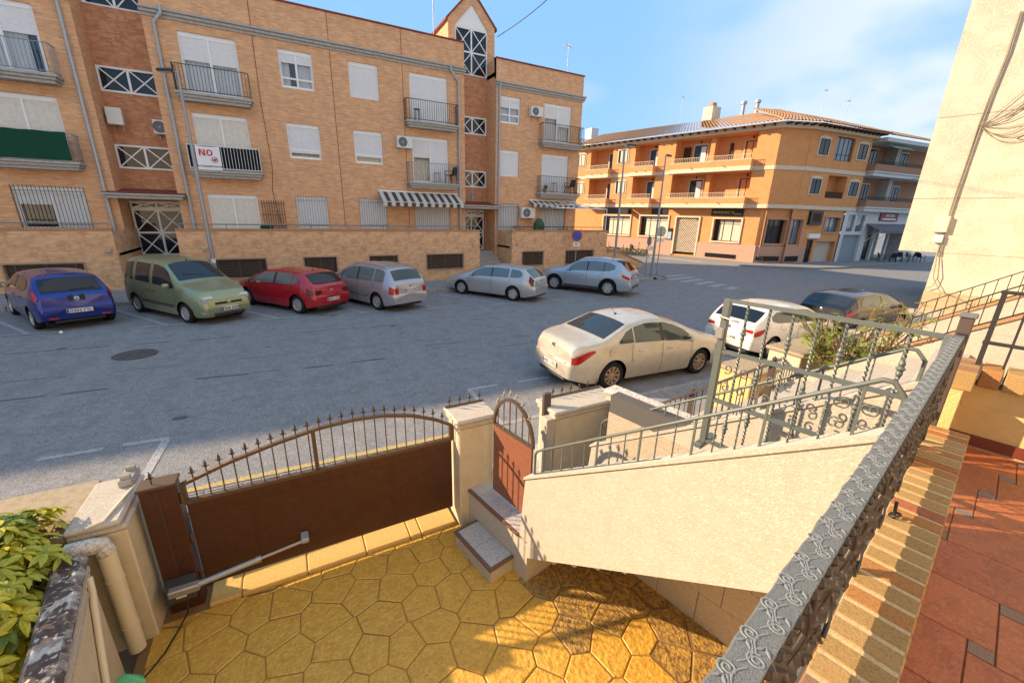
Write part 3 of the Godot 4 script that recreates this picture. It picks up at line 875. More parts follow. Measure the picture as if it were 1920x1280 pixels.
	window(b, -2.85, -0.90, 7.85, 10.02, ZF, [0.40, 0.42], {"called": "balcony_door"})
	window(b, 0.62, 1.95, 8.55, 10.03, ZF, [0.24, 0.24], {"transom": 0.36, "gap": 0.45})
	window(b, 3.47, 4.80, 8.55, 10.03, ZF, [1.0])
	window(b, 6.31, 8.28, 7.85, 10.02, ZF, [1.0], {"called": "balcony_door"})
	window(b, -2.85, -0.90, 4.95, 7.15, ZF, [1.0, 1.0], {"called": "balcony_door", "shutter": "shutter_cream"})
	window(b, 0.60, 1.95, 5.67, 7.15, ZF, [0.82], {"curtain": "curtain_cream", "transom": 0.36})
	window(b, 3.46, 4.80, 5.67, 7.15, ZF, [0.78], {"curtain": "curtain_cream", "transom": 0.36})
	window(b, 6.31, 8.26, 4.95, 7.15, ZF, [0.40, 0.97], {"called": "balcony_door", "curtain": "curtain_cream"})
	window(b, -2.83, -0.96, 1.80, 3.98, ZF, [1.0, 1.0], {"shutter": "shutter_cream"})
	window(b, 0.60, 1.97, 2.55, 4.01, ZF, [0.92], {"grille": "rail_grey"})
	window(b, 3.47, 4.80, 2.55, 4.01, ZF, [0.92], {"grille": "rail_grey"})
	window(b, 6.30, 8.30, 1.80, 3.98, ZF, [1.0, 1.0], {"grille": "rail_grey"})
	window(b, 11.33, 12.63, 8.33, 9.69, ZF, [0.33, 0.33], {"transom": 0.4})
	window(b, 14.24, 16.20, 7.62, 9.69, ZF, [0.32, 0.52], {"called": "balcony_door"})
	window(b, 11.33, 12.63, 5.55, 6.95, ZF, [1.0]); window(b, 14.22, 16.17, 4.75, 6.95, ZF, [1.0], {"called": "balcony_door"})
	window(b, 11.33, 12.66, 2.50, 4.0, ZF, [1.0], {"grille": "rail_iron"}); window(b, 14.22, 16.15, 1.80, 3.98, ZF, [1.0, 1.0], {"grille": "rail_iron"})
	# ---- balconies
	balcony(b, -9.15, -6.50, 7.80, ZF, 0.62, {"rail": "rail_grey"}); balcony(b, -9.15, -6.50, 4.92, ZF, 0.62, {"rail": "rail_grey"})
	balcony(b, -3.2, -0.56, 7.80, ZF, 0.55); balcony(b, -3.2, -0.56, 4.92, ZF, 0.55, {"rail": "white_frame"})
	balcony(b, 5.94, 8.72, 7.80, ZF, 0.55); balcony(b, 5.94, 8.72, 4.92, ZF, 0.55, {"rail": "rail_grey"})
	balcony(b, 13.88, 16.85, 7.58, ZF, 0.55); balcony(b, 13.88, 16.85, 4.72, ZF, 0.55)
	# ---- downpipes
	pipe(b, "downpipe", [V(-6.4, 11.0, ZF + 0.25), V(-6.4, 10.55, ZF + 0.25), V(-6.14, 10.2, ZF + 0.1), V(-6.14, 2.4, ZF + 0.1)], 0.06)
	pipe(b, "downpipe", [V(-3.2, 10.7, ZF + 0.22), V(-3.2, 10.45, ZF + 0.22), V(-3.48, 10.15, ZF + 0.1), V(-3.48, 2.3, ZF + 0.1)], 0.06)
	pipe(b, "downpipe", [V(8.42, 10.65, ZF + 0.22), V(8.42, 10.4, ZF + 0.2), V(8.86, 9.95, ZF + 0.1), V(8.86, 2.3, ZF + 0.1)], 0.055)
	pipe(b, "downpipe", [V(11.28, 10.3, ZF + 0.2), V(11.28, 10.0, ZF + 0.1), V(11.28, 2.3, ZF + 0.1)], 0.055)
	pipe(b, "cable", [V(-0.25, 11.7, ZF + 0.012), V(-0.28, 8.0, ZF + 0.012), V(-0.18, 5.2, ZF + 0.012), V(-0.3, 4.2, ZF + 0.012), V(-0.12, 2.6, ZF + 0.012)], 0.012, "joint")
	pipe(b, "cable", [V(11.36, 11.35, ZF + 0.012), V(11.18, 9.9, ZF + 0.02), V(11.18, 5, ZF + 0.02)], 0.012, "white_frame")
	# ---- raised forecourt behind a brick wall
	var segs := [[-48.0, -5.75, [[-8.85, -6.78, 0.62, 1.33]]], [-3.85, 9.28, [[-2.9, -0.92, 0.55, 1.33], [0.60, 1.95, 0.62, 1.33], [3.46, 4.80, 0.62, 1.33], [6.30, 8.30, 0.58, 1.33]]], [11.27, 18.2, [[11.98, 13.40, 0.58, 1.36], [15.04, 17.17, 0.56, 1.37]]]]
	for s in segs:
		var w := Mb.new()
		wall_with_holes(w, s[0], s[1], -0.35, 2.48, ZW, s[2], 0.12)
		w.quad(V(s[1], -0.4, ZW), V(s[1], -0.4, -26), V(s[1], 2.48, -26), V(s[1], 2.48, ZW))
		w.quad(V(s[0], -0.4, -26), V(s[0], -0.4, ZW), V(s[0], 2.48, ZW), V(s[0], 2.48, -26))
		w.quad(V(s[0], 2.48, ZW - 0.24), V(s[1], 2.48, ZW - 0.24), V(s[1], 1.6, ZW - 0.24), V(s[0], 1.6, ZW - 0.24))
		part(b, "forecourt_wall", w, "brick_wall")
		w = Mb.new(); w.box(V(s[0], 1.55, -26.0), V(s[1], 1.66, ZW - 0.241))
		part(b, "forecourt_floor", w, "concrete")
		# soldier course
		var so := Mb.new(); so.bevel(V(-0.03, 0, -0.26), V(0.03, 0.115, 0.012), 0.004)
		var som := so.done()
		var nn := 0
		var x: float = maxf(s[0], -11.0) + 0.035
		var sol := Mb.new()
		while x < s[1]:
			sol.box(V(x - 0.03, 2.481, ZW - 0.25), V(x + 0.03, 2.585, ZW + 0.012))
			x += 0.07
		part(b, "soldier_course", sol, "brick_plain").set_meta("kind", "stuff")
		for h in s[2]:
			var wn := sub(b, "basement_window", V(h[0], h[2], ZW - 0.1))
			var W: float = h[1] - h[0]; var H: float = h[3] - h[2]
			var f := Mb.new()
			f.box(V(-0.06, -0.06, 0.07), V(W + 0.06, 0.0, 0.125)); f.box(V(-0.06, H, 0.07), V(W + 0.06, H + 0.06, 0.125)); f.box(V(-0.06, 0, 0.07), V(0, H, 0.125)); f.box(V(W, 0, 0.07), V(W + 0.06, H, 0.125))
			part(wn, "surround", f, "frame_tan")
			f = Mb.new(); f.box(V(0, 0, -0.03), V(W, H, -0.01))
			part(wn, "mesh", f, "mesh_brown")
			for k in 3:
				f = Mb.new(); f.box(V(W * (0.12 + 0.38 * k) - 0.025, 0, -0.008), V(W * (0.12 + 0.38 * k) + 0.025, H, 0.02))
				part(wn, "mullion", f, "bronze")
			for k in 7:
				f = Mb.new(); f.box(V(0.02, H * (k + 0.5) / 7 - 0.012, -0.008), V(W - 0.02, H * (k + 0.5) / 7 + 0.012, 0.004))
				part(wn, "slat", f, "bronze")
		# handrail
		var hr := Mb.new()
		var xa: float = maxf(s[0], -20.0)
		hr.tube([V(xa + 0.1, 2.76, ZW - 0.12), V(s[1] - 0.1, 2.76, ZW - 0.12)], 0.022, 8)
		part(b, "handrail", hr, "rail_iron" if s[0] > 11 else "rail_grey")
		var px := xa + 0.1
		while px < s[1]:
			hr = Mb.new(); hr.tube([V(px, 2.585, ZW - 0.12), V(px, 2.745, ZW - 0.12)], 0.014, 6)
			part(b, "handrail_post", hr, "rail_grey")
			px += 1.6
	for x in [-5.95, -3.0, 2.35, 3.2, 8.9, 11.6, 17.75]:
		var lt := Mb.new(); lt.bevel(V(x - 0.07, 1.72, ZW + 0.002), V(x + 0.07, 1.84, ZW + 0.12), 0.01)
		part(b, "spout", lt, "concrete")
	# low wall that falls away beside the ramp
	var rw := Mb.new()
	rw.prism([Vector2(18.2, -0.3), Vector2(24.2, -0.3), Vector2(24.2, 0.05), Vector2(21.6, 0.95), Vector2(18.2, 0.98)], V(0, 0, -24.0), Vector3.RIGHT, Vector3.UP, V(0, 0, 0.25))
	part(b, "ramp_wall", rw, "brick_wall")
	rw = Mb.new()
	rw.prism([Vector2(24.25, 0.055), Vector2(24.25, 0.13), Vector2(21.6, 1.04), Vector2(18.2, 1.06), Vector2(18.2, 0.985), Vector2(21.6, 0.955)], V(0, 0, -24.05), Vector3.RIGHT, Vector3.UP, V(0, 0, 0.34))
	part(b, "ramp_coping", rw, "terracotta_plain")
	block_details(ZF, ZR, ZW, b)

func more_materials():
	mat("lamp_lens", lin(0.45, 0.45, 0.43), 0.2)
	mat("tar", lin(0.045, 0.045, 0.048), 0.75)
	mat("house_white", lin(0.80, 0.76, 0.68), 0.9)
	mat("oil", lin(0.10, 0.10, 0.102), 0.7)
	mat("joint_grey", lin(0.11, 0.105, 0.10), 0.9)
	mat("bronze", lin(0.10, 0.068, 0.05), 0.6, 0.2)
	tri_mat("brick_plain", mottled(256, lin(0.52, 0.29, 0.16), [[0.1, 0.45, 0.65, lin(0.40, 0.20, 0.11), 0.8, 71]], 0.15), 0.5)
	tri_mat("terracotta_plain", mottled(256, lin(0.50, 0.26, 0.13), [[0.06, 0.45, 0.7, lin(0.38, 0.18, 0.09), 0.8, 72]], 0.12), 1.0)
	# stucco of the house
	var bump := grey_tex(512, 0.11, 75)
	tri_mat("stucco", mottled(512, lin(0.60, 0.52, 0.37), [[0.008, 0.45, 0.7, lin(0.55, 0.465, 0.325), 0.8, 73], [0.06, 0.55, 0.75, lin(0.62, 0.53, 0.39), 0.5, 74]], 0.05), 1.0, 0.92, bump, 0.28)
	tri_mat("stucco_white", mottled(512, lin(0.475, 0.425, 0.35), [[0.01, 0.45, 0.7, lin(0.445, 0.395, 0.32), 0.8, 76], [0.05, 0.56, 0.75, lin(0.65, 0.58, 0.46), 0.5, 77]], 0.05), 1.1, 0.92, bump, 0.28)
	tri_mat("stucco_yellow", mottled(512, lin(0.66, 0.47, 0.20), [[0.01, 0.45, 0.7, lin(0.60, 0.42, 0.175), 0.8, 78]], 0.05), 1.5, 0.92, bump, 0.4)
	tri_mat("aged_stucco", mottled(512, lin(0.54, 0.485, 0.38), [[0.008, 0.42, 0.7, lin(0.46, 0.405, 0.31), 0.8, 79], [0.03, 0.55, 0.75, lin(0.52, 0.44, 0.31), 0.55, 80], [0.1, 0.6, 0.75, lin(0.74, 0.69, 0.56), 0.6, 81]], 0.06), 4.2, 0.93, bump, 0.8)
	tri_mat("peeling", mottled(512, lin(0.10, 0.075, 0.065), [[0.012, 0.56, 0.62, lin(0.52, 0.49, 0.44), 0.9, 82], [0.05, 0.66, 0.70, lin(0.62, 0.59, 0.53), 0.9, 83], [0.03, 0.45, 0.7, lin(0.17, 0.135, 0.11), 0.6, 83]], 0.15), 1.5, 0.85, grey_tex(256, 0.05, 84), 0.4)
	tri_mat("peeling_white", mottled(512, lin(0.68, 0.64, 0.55), [[0.03, 0.55, 0.62, lin(0.40, 0.37, 0.33), 0.9, 85], [0.1, 0.6, 0.68, lin(0.22, 0.19, 0.17), 0.8, 86]], 0.1), 0.7, 0.85)
	tri_mat("terrazzo", mottled(512, lin(0.38, 0.31, 0.205), [[0.02, 0.45, 0.7, lin(0.30, 0.23, 0.14), 0.8, 87], [0.3, 0.55, 0.7, lin(0.24, 0.18, 0.11), 0.8, 88], [0.32, 0.56, 0.72, lin(0.56, 0.49, 0.37), 0.8, 89]], 0.25), 1.0)
	tri_mat("ochre", mottled(1024, lin(0.66, 0.385, 0.050), [[0.012, 0.42, 0.65, lin(0.60, 0.325, 0.040), 0.9, 91], [0.03, 0.55, 0.72, lin(0.70, 0.44, 0.075), 0.8, 92], [0.07, 0.58, 0.72, lin(0.50, 0.26, 0.035), 0.8, 93], [0.2, 0.6, 0.75, lin(0.38, 0.20, 0.04), 0.7, 94]], 0.15), 1.9, 0.62, grey_tex(512, 0.05, 95, 5), 0.9)
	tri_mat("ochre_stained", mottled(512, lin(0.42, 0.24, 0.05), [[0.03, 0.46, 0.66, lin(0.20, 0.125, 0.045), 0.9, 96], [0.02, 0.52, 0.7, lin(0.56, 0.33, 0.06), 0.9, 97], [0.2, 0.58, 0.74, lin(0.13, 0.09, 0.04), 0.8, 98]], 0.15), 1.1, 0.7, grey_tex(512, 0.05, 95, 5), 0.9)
	mat("grout_brown", lin(0.24, 0.145, 0.06), 0.9)
	tri_mat("sill_yellow", mottled(512, lin(0.66, 0.44, 0.15), [[0.05, 0.45, 0.7, lin(0.56, 0.36, 0.11), 0.8, 101], [0.2, 0.58, 0.75, lin(0.42, 0.27, 0.09), 0.6, 102]], 0.1), 0.9)
	tri_mat("marble", mottled(512, lin(0.50, 0.485, 0.46), [[0.03, 0.5, 0.7, lin(0.36, 0.345, 0.32), 0.8, 103], [0.09, 0.56, 0.72, lin(0.30, 0.285, 0.26), 0.6, 104]], 0.08), 0.7, 0.5)
	mat("brown_trim", lin(0.16, 0.085, 0.055), 0.6)
	tri_mat("gate_brown", mottled(512, lin(0.060, 0.019, 0.009), [[0.02, 0.45, 0.75, lin(0.070, 0.024, 0.012), 0.8, 105], [0.35, 0.70, 0.76, lin(0.30, 0.24, 0.19), 0.5, 106]], 0.08), 1.4, 0.38)
	tri_mat("leaf_red", mottled(256, lin(0.24, 0.085, 0.045), [[0.04, 0.45, 0.7, lin(0.20, 0.07, 0.038), 0.8, 107], [0.35, 0.68, 0.75, lin(0.4, 0.3, 0.24), 0.5, 108]], 0.08), 0.8, 0.5)
	mat("gate_iron", lin(0.12, 0.075, 0.045), 0.45, 0.3)
	mat("spear_iron", lin(0.085, 0.055, 0.036), 0.55, 0.3)
	mat("green_iron", lin(0.135, 0.155, 0.14), 0.5, 0.3)
	mat("dark_iron", lin(0.062, 0.052, 0.043), 0.42, 0.55)
	tri_mat("hammered", mottled(512, lin(0.125, 0.14, 0.138), [[0.05, 0.45, 0.65, lin(0.165, 0.18, 0.175), 0.7, 109], [0.3, 0.55, 0.72, lin(0.28, 0.30, 0.30), 0.75, 110], [0.25, 0.56, 0.72, lin(0.05, 0.06, 0.065), 0.7, 111]], 0.2), 0.22, 0.6, grey_tex(512, 0.18, 112), 0.12, 0.0)
	mat("relief", lin(0.20, 0.22, 0.225), 0.55, 0.0)
	mat("post_brown", lin(0.115, 0.088, 0.075), 0.45, 0.35)
	var fine := grey_tex(128, 0.2, 150)
	for k in 6:
		var c: Color = [lin(0.40, 0.26, 0.10), lin(0.42, 0.205, 0.07), lin(0.38, 0.15, 0.075), lin(0.43, 0.28, 0.115), lin(0.30, 0.185, 0.11), lin(0.42, 0.165, 0.05)][k]
		tri_mat("coping_brick_%d" % k, mottled(256, c, [[0.04, 0.45, 0.7, c.darkened(0.12), 0.8, 120 + k], [0.3, 0.6, 0.72, c.darkened(0.5), 0.7, 130 + k], [0.3, 0.62, 0.75, c.lightened(0.35), 0.6, 140 + k]], 0.12), 0.16, 0.85, fine, 0.12)
	tri_mat("mortar", mottled(256, lin(0.56, 0.45, 0.27), [[0.1, 0.45, 0.7, lin(0.46, 0.35, 0.2), 0.8, 160]], 0.2), 0.3)
	for k in 3:
		var c: Color = [lin(0.36, 0.105, 0.034), lin(0.385, 0.118, 0.038), lin(0.335, 0.095, 0.032)][k]
		tri_mat("floor_tile_%d" % k, mottled(512, c, [[0.01, 0.42, 0.7, c.darkened(0.12), 0.8, 161 + k], [0.12, 0.56, 0.72, c.darkened(0.3), 0.6, 165 + k], [0.05, 0.56, 0.75, c.lightened(0.12), 0.6, 169 + k]], 0.08), 0.8, 0.5, fine, 0.06)
	tri_mat("insert_tile", mottled(256, lin(0.16, 0.105, 0.08), [[0.08, 0.5, 0.6, lin(0.30, 0.22, 0.16), 0.8, 175]], 0.2), 0.12, 0.7)
	mat("floor_grout", lin(0.50, 0.25, 0.14), 0.9)
	mat("skirting", lin(0.16, 0.038, 0.022), 0.4)
	tri_mat("stone_tile", mottled(512, lin(0.46, 0.39, 0.285), [[0.03, 0.45, 0.7, lin(0.40, 0.325, 0.23), 0.8, 177], [0.1, 0.56, 0.72, lin(0.33, 0.26, 0.18), 0.7, 178]], 0.08), 0.9, 0.7)
	tri_mat("rough_tile", mottled(512, lin(0.52, 0.40, 0.25), [[0.05, 0.45, 0.7, lin(0.42, 0.31, 0.185), 0.8, 179], [0.2, 0.55, 0.72, lin(0.33, 0.24, 0.14), 0.7, 180]], 0.15), 1.2, 0.85, grey_tex(256, 0.06, 181), 2.0)
	mat("pvc", lin(0.68, 0.60, 0.43), 0.5)
	mat("cable_black", lin(0.015, 0.015, 0.015), 0.6)
	mat("cable_grey", lin(0.26, 0.22, 0.17), 0.7)
	mat("silver", lin(0.42, 0.40, 0.36), 0.4, 0.6)
	var bag := mat("green_bag", Color(0.40, 0.80, 0.55, 0.75), 0.4)
	bag.transparency = BaseMaterial3D.TRANSPARENCY_ALPHA
	for k in 3:
		var c: Color = [lin(0.55, 0.50, 0.025), lin(0.33, 0.37, 0.02), lin(0.10, 0.17, 0.016)][k]
		var m := tri_mat("hedge_leaf_%d" % k, mottled(128, c, [[0.05, 0.45, 0.65, c.lerp(lin(0.45, 0.42, 0.05), 0.45), 0.8, 182 + k], [0.1, 0.55, 0.75, c.darkened(0.3), 0.6, 186 + k]], 0.1), 0.25, 0.4)
		m.backlight_enabled = true; m.backlight = c * 0.5
	mat("twig", lin(0.19, 0.13, 0.085), 0.9)
	var pl := mat("succulent", lin(0.20, 0.24, 0.035), 0.6); pl.backlight_enabled = true; pl.backlight = lin(0.08, 0.09, 0.01)
	pl = mat("big_leaf", lin(0.10, 0.22, 0.02), 0.4); pl.backlight_enabled = true; pl.backlight = lin(0.08, 0.16, 0.01)
	mat("plant_dark", lin(0.035, 0.08, 0.02), 0.7)

func spear(parent: Node3D, at: Vector3, m: Mesh, material := "spear_iron"):
	part(parent, "spear_tip", m, material, Transform3D(Basis(), at))

func spear_mesh() -> ArrayMesh:
	var mb := Mb.new()
	mb.lathe(Vector3.ZERO, [Vector2(0.006, -0.01), Vector2(0.006, 0.04), Vector2(0.013, 0.045), Vector2(0.006, 0.052), Vector2(0.016, 0.075), Vector2(0.0, 0.13)], 5)
	for s in [-1, 1]: mb.bar(V(0, 0.05, 0), V(s * 0.028, 0.062, 0), 0.008)
	return mb.done()

func our_house():
	driveway()
	street_gate()
	yard_left()
	entry_and_stairs()
	terrace()
	house_fronts()

# cells of a scattered point set, clipped to a box: outlines of stamped stones
func voronoi(pts: Array, clip: PackedVector2Array) -> Array:
	var out := []
	for i in pts.size():
		var poly := clip
		for j in pts.size():
			if i == j: continue
			var d: Vector2 = pts[j] - pts[i]
			if d.length_squared() > 2.2: continue
			var mid: Vector2 = (pts[i] + pts[j]) * 0.5
			var n := d.normalized()
			var nu := PackedVector2Array()
			for k in poly.size():
				var a := poly[k]; var b := poly[(k + 1) % poly.size()]
				var da := (a - mid).dot(n); var db := (b - mid).dot(n)
				if da <= 0: nu.append(a)
				if (da < 0 and db > 0) or (da > 0 and db < 0): nu.append(a.lerp(b, da / (da - db)))
			poly = nu
			if poly.size() < 3: break
		out.append(poly)
	return out

func driveway():
	var d := setting("driveway")
	var Y := -0.40
	var mb := Mb.new()
	mb.box(V(-1.62, -1.1, -4.55), V(3.7, Y - 0.0095, 1.5))
	part(d, "bed", mb, "grout_brown")
	var r := RandomNumberGenerator.new(); r.seed = 91
	var pts := []
	var j := 0
	var z := -4.25
	while z < 0.4:
		var x := -1.7 + (0.19 if j % 2 else 0.0)
		while x < 3.9:
			pts.append(Vector2(x + r.randf_range(-0.11, 0.11), z + r.randf_range(-0.1, 0.1)))
			x += 0.37
		z += 0.325; j += 1
	var clip := PackedVector2Array([Vector2(-1.55, -4.17), Vector2(3.68, -4.17), Vector2(3.68, 0.2), Vector2(-1.55, 0.2)])
	for poly in voronoi(pts, clip):
		if poly.size() < 3: continue
		var ins := Geometry2D.offset_polygon(poly, -0.009, Geometry2D.JOIN_ROUND)
		if ins.is_empty(): continue
		var outer: PackedVector2Array = ins[0]
		var ins2 := Geometry2D.offset_polygon(poly, -0.014, Geometry2D.JOIN_MITER)
		if ins2.is_empty() or ins2[0].size() < 3: continue
		outer = Geometry2D.offset_polygon(poly, -0.0035, Geometry2D.JOIN_MITER)[0]
		var inner: PackedVector2Array = ins2[0]
		var c := Vector2.ZERO
		for p in outer: c += p
		c /= outer.size()
		var h := r.randf_range(-0.003, 0.003)
		var sm := Mb.new()
		var tilt := Vector2(r.randf_range(-0.008, 0.008), r.randf_range(-0.008, 0.008))
		var P = func(p: Vector2, y: float): return V(p.x - c.x, y + (p - c).dot(tilt), p.y - c.y)
		if Geometry2D.is_polygon_clockwise(inner): inner.reverse()
		if Geometry2D.is_polygon_clockwise(outer): outer.reverse()
		var idx := Geometry2D.triangulate_polygon(inner)
		for k in range(0, idx.size(), 3):
			var a: Vector3 = P.call(inner[idx[k]], 0.0); var b: Vector3 = P.call(inner[idx[k + 1]], 0.0); var e: Vector3 = P.call(inner[idx[k + 2]], 0.0)
			if (b - a).cross(e - a).y < 0: sm.tri(a, e, b)
			else: sm.tri(a, b, e)
		if inner.size() == outer.size():
			# match the corners of both outlines by nearness
			var sh := 0; var best := 1e9
			for s in outer.size():
				var q := inner[0].distance_to(outer[s])
				if q < best: best = q; sh = s
			for k in inner.size():
				var k2 := (k + 1) % inner.size()
				var o1 := outer[(k + sh) % outer.size()]; var o2 := outer[(k2 + sh) % outer.size()]
				sm.quad(P.call(o2, -0.009), P.call(o1, -0.009), P.call(inner[k], 0.0), P.call(inner[k2], 0.0))
		# the corner under the stairs is stained
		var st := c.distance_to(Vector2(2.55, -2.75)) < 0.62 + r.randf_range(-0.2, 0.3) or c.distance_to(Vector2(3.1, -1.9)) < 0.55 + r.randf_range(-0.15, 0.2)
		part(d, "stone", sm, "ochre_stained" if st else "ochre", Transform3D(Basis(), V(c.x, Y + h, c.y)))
	# raised sill under the gate
	var x := -1.13
	for w in [0.28, 0.62, 0.62, 0.52, 0.14, 0.45]:
		var b := Mb.new(); b.bevel(V(0.003, -0.14, -0.19), V(w - 0.003, 0.0, 0.17), 0.012)
		part(d, "sill_stone", b, "sill_yellow", Transform3D(Basis(), V(x, -0.362, -4.34)))
		x += w
	var rp := Mb.new()
	rp.quad(V(-1.9, -0.375, -4.50), V(1.95, -0.375, -4.50), V(1.95, 0.05, -5.16), V(-1.9, 0.142, -5.16))
	part(d, "ramp", rp, "paving")

func arch_y(x: float) -> float:
	var k := [[-1.14, 0.96], [-0.75, 1.09], [-0.33, 1.19], [0.08, 1.262], [0.4, 1.28], [0.7, 1.262], [1.03, 1.19], [1.3, 1.08], [1.52, 0.95]]
	for i in k.size() - 1:
		if x <= k[i + 1][0]:
			var t: float = clampf((x - k[i][0]) / (k[i + 1][0] - k[i][0]), 0, 1)
			return lerpf(k[i][1], k[i + 1][1], t)
	return 0.95

func street_gate():
	var Z := -4.32
	var sp := spear_mesh()
	var g := thing("driveway_gate", "wide brown metal driveway gate with arched top rail and spear tips", "gate", V(0, 0, Z))
	var mb := Mb.new(); mb.bevel(V(-1.14, -0.235, -0.02), V(1.51, 0.745, 0.015), 0.005)
	part(g, "panel", mb, "gate_brown")
	mb = Mb.new()
	mb.box(V(-1.15, 0.747, -0.03), V(1.52, 0.785, 0.025)); mb.box(V(-1.16, 0.787, -0.025), V(-1.12, 0.97, 0.02)); mb.box(V(1.485, 0.787, -0.025), V(1.525, 0.965, 0.02))
	part(g, "frame", mb, "gate_iron")
	var pts := []
	for k in 41: pts.append(V(lerpf(-1.14, 1.52, k / 40.0), arch_y(lerpf(-1.14, 1.52, k / 40.0)), 0))
	mb = Mb.new()
	for k in 40: mb.bar(pts[k], pts[k + 1] + (pts[k + 1] - pts[k]) * 0.03, 0.045, 0.03)
	part(g, "arch_rail", mb, "gate_iron")
	mb = Mb.new(); mb.box(V(-0.02, 0.786, -0.018), V(0.02, 1.25, 0.018))
	part(g, "post", mb, "gate_iron")
	for k in 23:
		var x := -1.05 + k * 0.1115
		if absf(x) < 0.03: x += 0.05
		var y := arch_y(x)
		var bm := Mb.new()
		if k % 2: bm.twist(V(0, 0.785, 0), V(0, y, 0), 0.012, (y - 0.78) * 14.0, 24)
		else: bm.bar(V(0, 0.785, 0), V(0, y, 0), 0.011)
		part(g, "bar", bm, "gate_iron", Transform3D(Basis(), V(x, 0, 0)))
		spear(g, V(x, y + 0.015, 0), sp)
	for k in 3:
		mb = Mb.new(); mb.tube([V(-1.16, -0.12 + k * 0.45, 0.02), V(-1.16, -0.02 + k * 0.45, 0.02)], 0.018, 8)
		part(g, "hinge", mb, "gate_iron")
	for k in 18:
		mb = Mb.new(); mb.lathe(V(-1.05 + rng.randf() * 2.45, -0.2 + rng.randf() * 0.9, 0.015), [Vector2(0.007, 0), Vector2(0.004, 0.005), Vector2(0, 0.005)], 6, Vector3.BACK)
		part(g, "rivet", mb, "gate_iron")
	# box post on the hinge side
	var p := thing("gate_post", "dark brown hollow metal gate post beside the left pillar", "post", V(-1.31, 0, Z))
	mb = Mb.new(); mb.bevel(V(-0.135, -0.42, -0.1), V(0.135, 1.0, 0.06), 0.008)
	part(p, "shaft", mb, "gate_brown")
	mb = Mb.new(); mb.bevel(V(-0.15, 1.001, -0.115), V(0.145, 1.03, 0.075), 0.006)
	part(p, "cap", mb, "gate_iron")
	mb = Mb.new(); mb.box(V(-0.012, -0.3, 0.0605), V(0.0, 0.98, 0.064))
	part(p, "seam", mb, "spear_iron")
	spear(p, V(-0.04, 1.035, 0), sp)
	# gate opener
	var o := thing("gate_opener", "grey telescopic gate opener arm with motor box low on the brown gate", "gate opener", V(-1.31, -0.05, Z))
	mb = Mb.new(); mb.bevel(V(-0.11, -0.12, 0.065), V(0.13, 0.07, 0.22), 0.015)
	part(o, "motor_box", mb, "ac_dark")
	mb = Mb.new(); mb.bevel(V(-0.06, 0.0, 0.2), V(0.18, 0.075, 0.28), 0.012)
	part(o, "bracket", mb, "silver")
	mb = Mb.new(); mb.box(V(-0.02, -0.06, 0.221), V(0.06, -0.035, 0.224))
	part(o, "label", mb, "white_frame")
	mb = Mb.new(); mb.tube([V(0.15, 0.045, 0.24), V(0.66, 0.075, 0.19)], 0.027, 12)
	part(o, "outer_tube", mb, "zinc")
	mb = Mb.new(); mb.tube([V(0.645, 0.075, 0.19), V(0.69, 0.078, 0.187)], 0.034, 12)
	part(o, "collar", mb, "silver")
	mb = Mb.new(); mb.tube([V(0.69, 0.078, 0.187), V(1.08, 0.10, 0.15)], 0.015, 10)
	part(o, "rod", mb, "silver")
	mb = Mb.new(); mb.bevel(V(1.06, 0.075, 0.035), V(1.135, 0.13, 0.17), 0.008)
	part(o, "clevis", mb, "zinc")
	# pillar between the two gates
	var q := thing("gate_pillar", "cream stucco pillar between the driveway gate and the small open gate", "pillar", V(1.75, 0, -4.28))
	mb = Mb.new(); mb.bevel(V(-0.215, -0.45, -0.19), V(0.235, 0.99, 0.19), 0.012)
	part(q, "shaft", mb, "stucco")
	mb = Mb.new(); mb.bevel(V(-0.245, 0.992, -0.23), V(0.255, 1.06, 0.215), 0.02); mb.bevel(V(-0.265, 1.062, -0.25), V(0.27, 1.12, 0.235), 0.02)
	part(q, "cap", mb, "stucco_white")
	mb = Mb.new(); mb.box(V(-0.26, 1.124, -0.2), V(0.26, 1.14, -0.17))
	part(q, "spike_bar", mb, "gate_iron")
	for k in 4: spear(q, V(-0.2 + k * 0.135, 1.14, -0.185), sp)

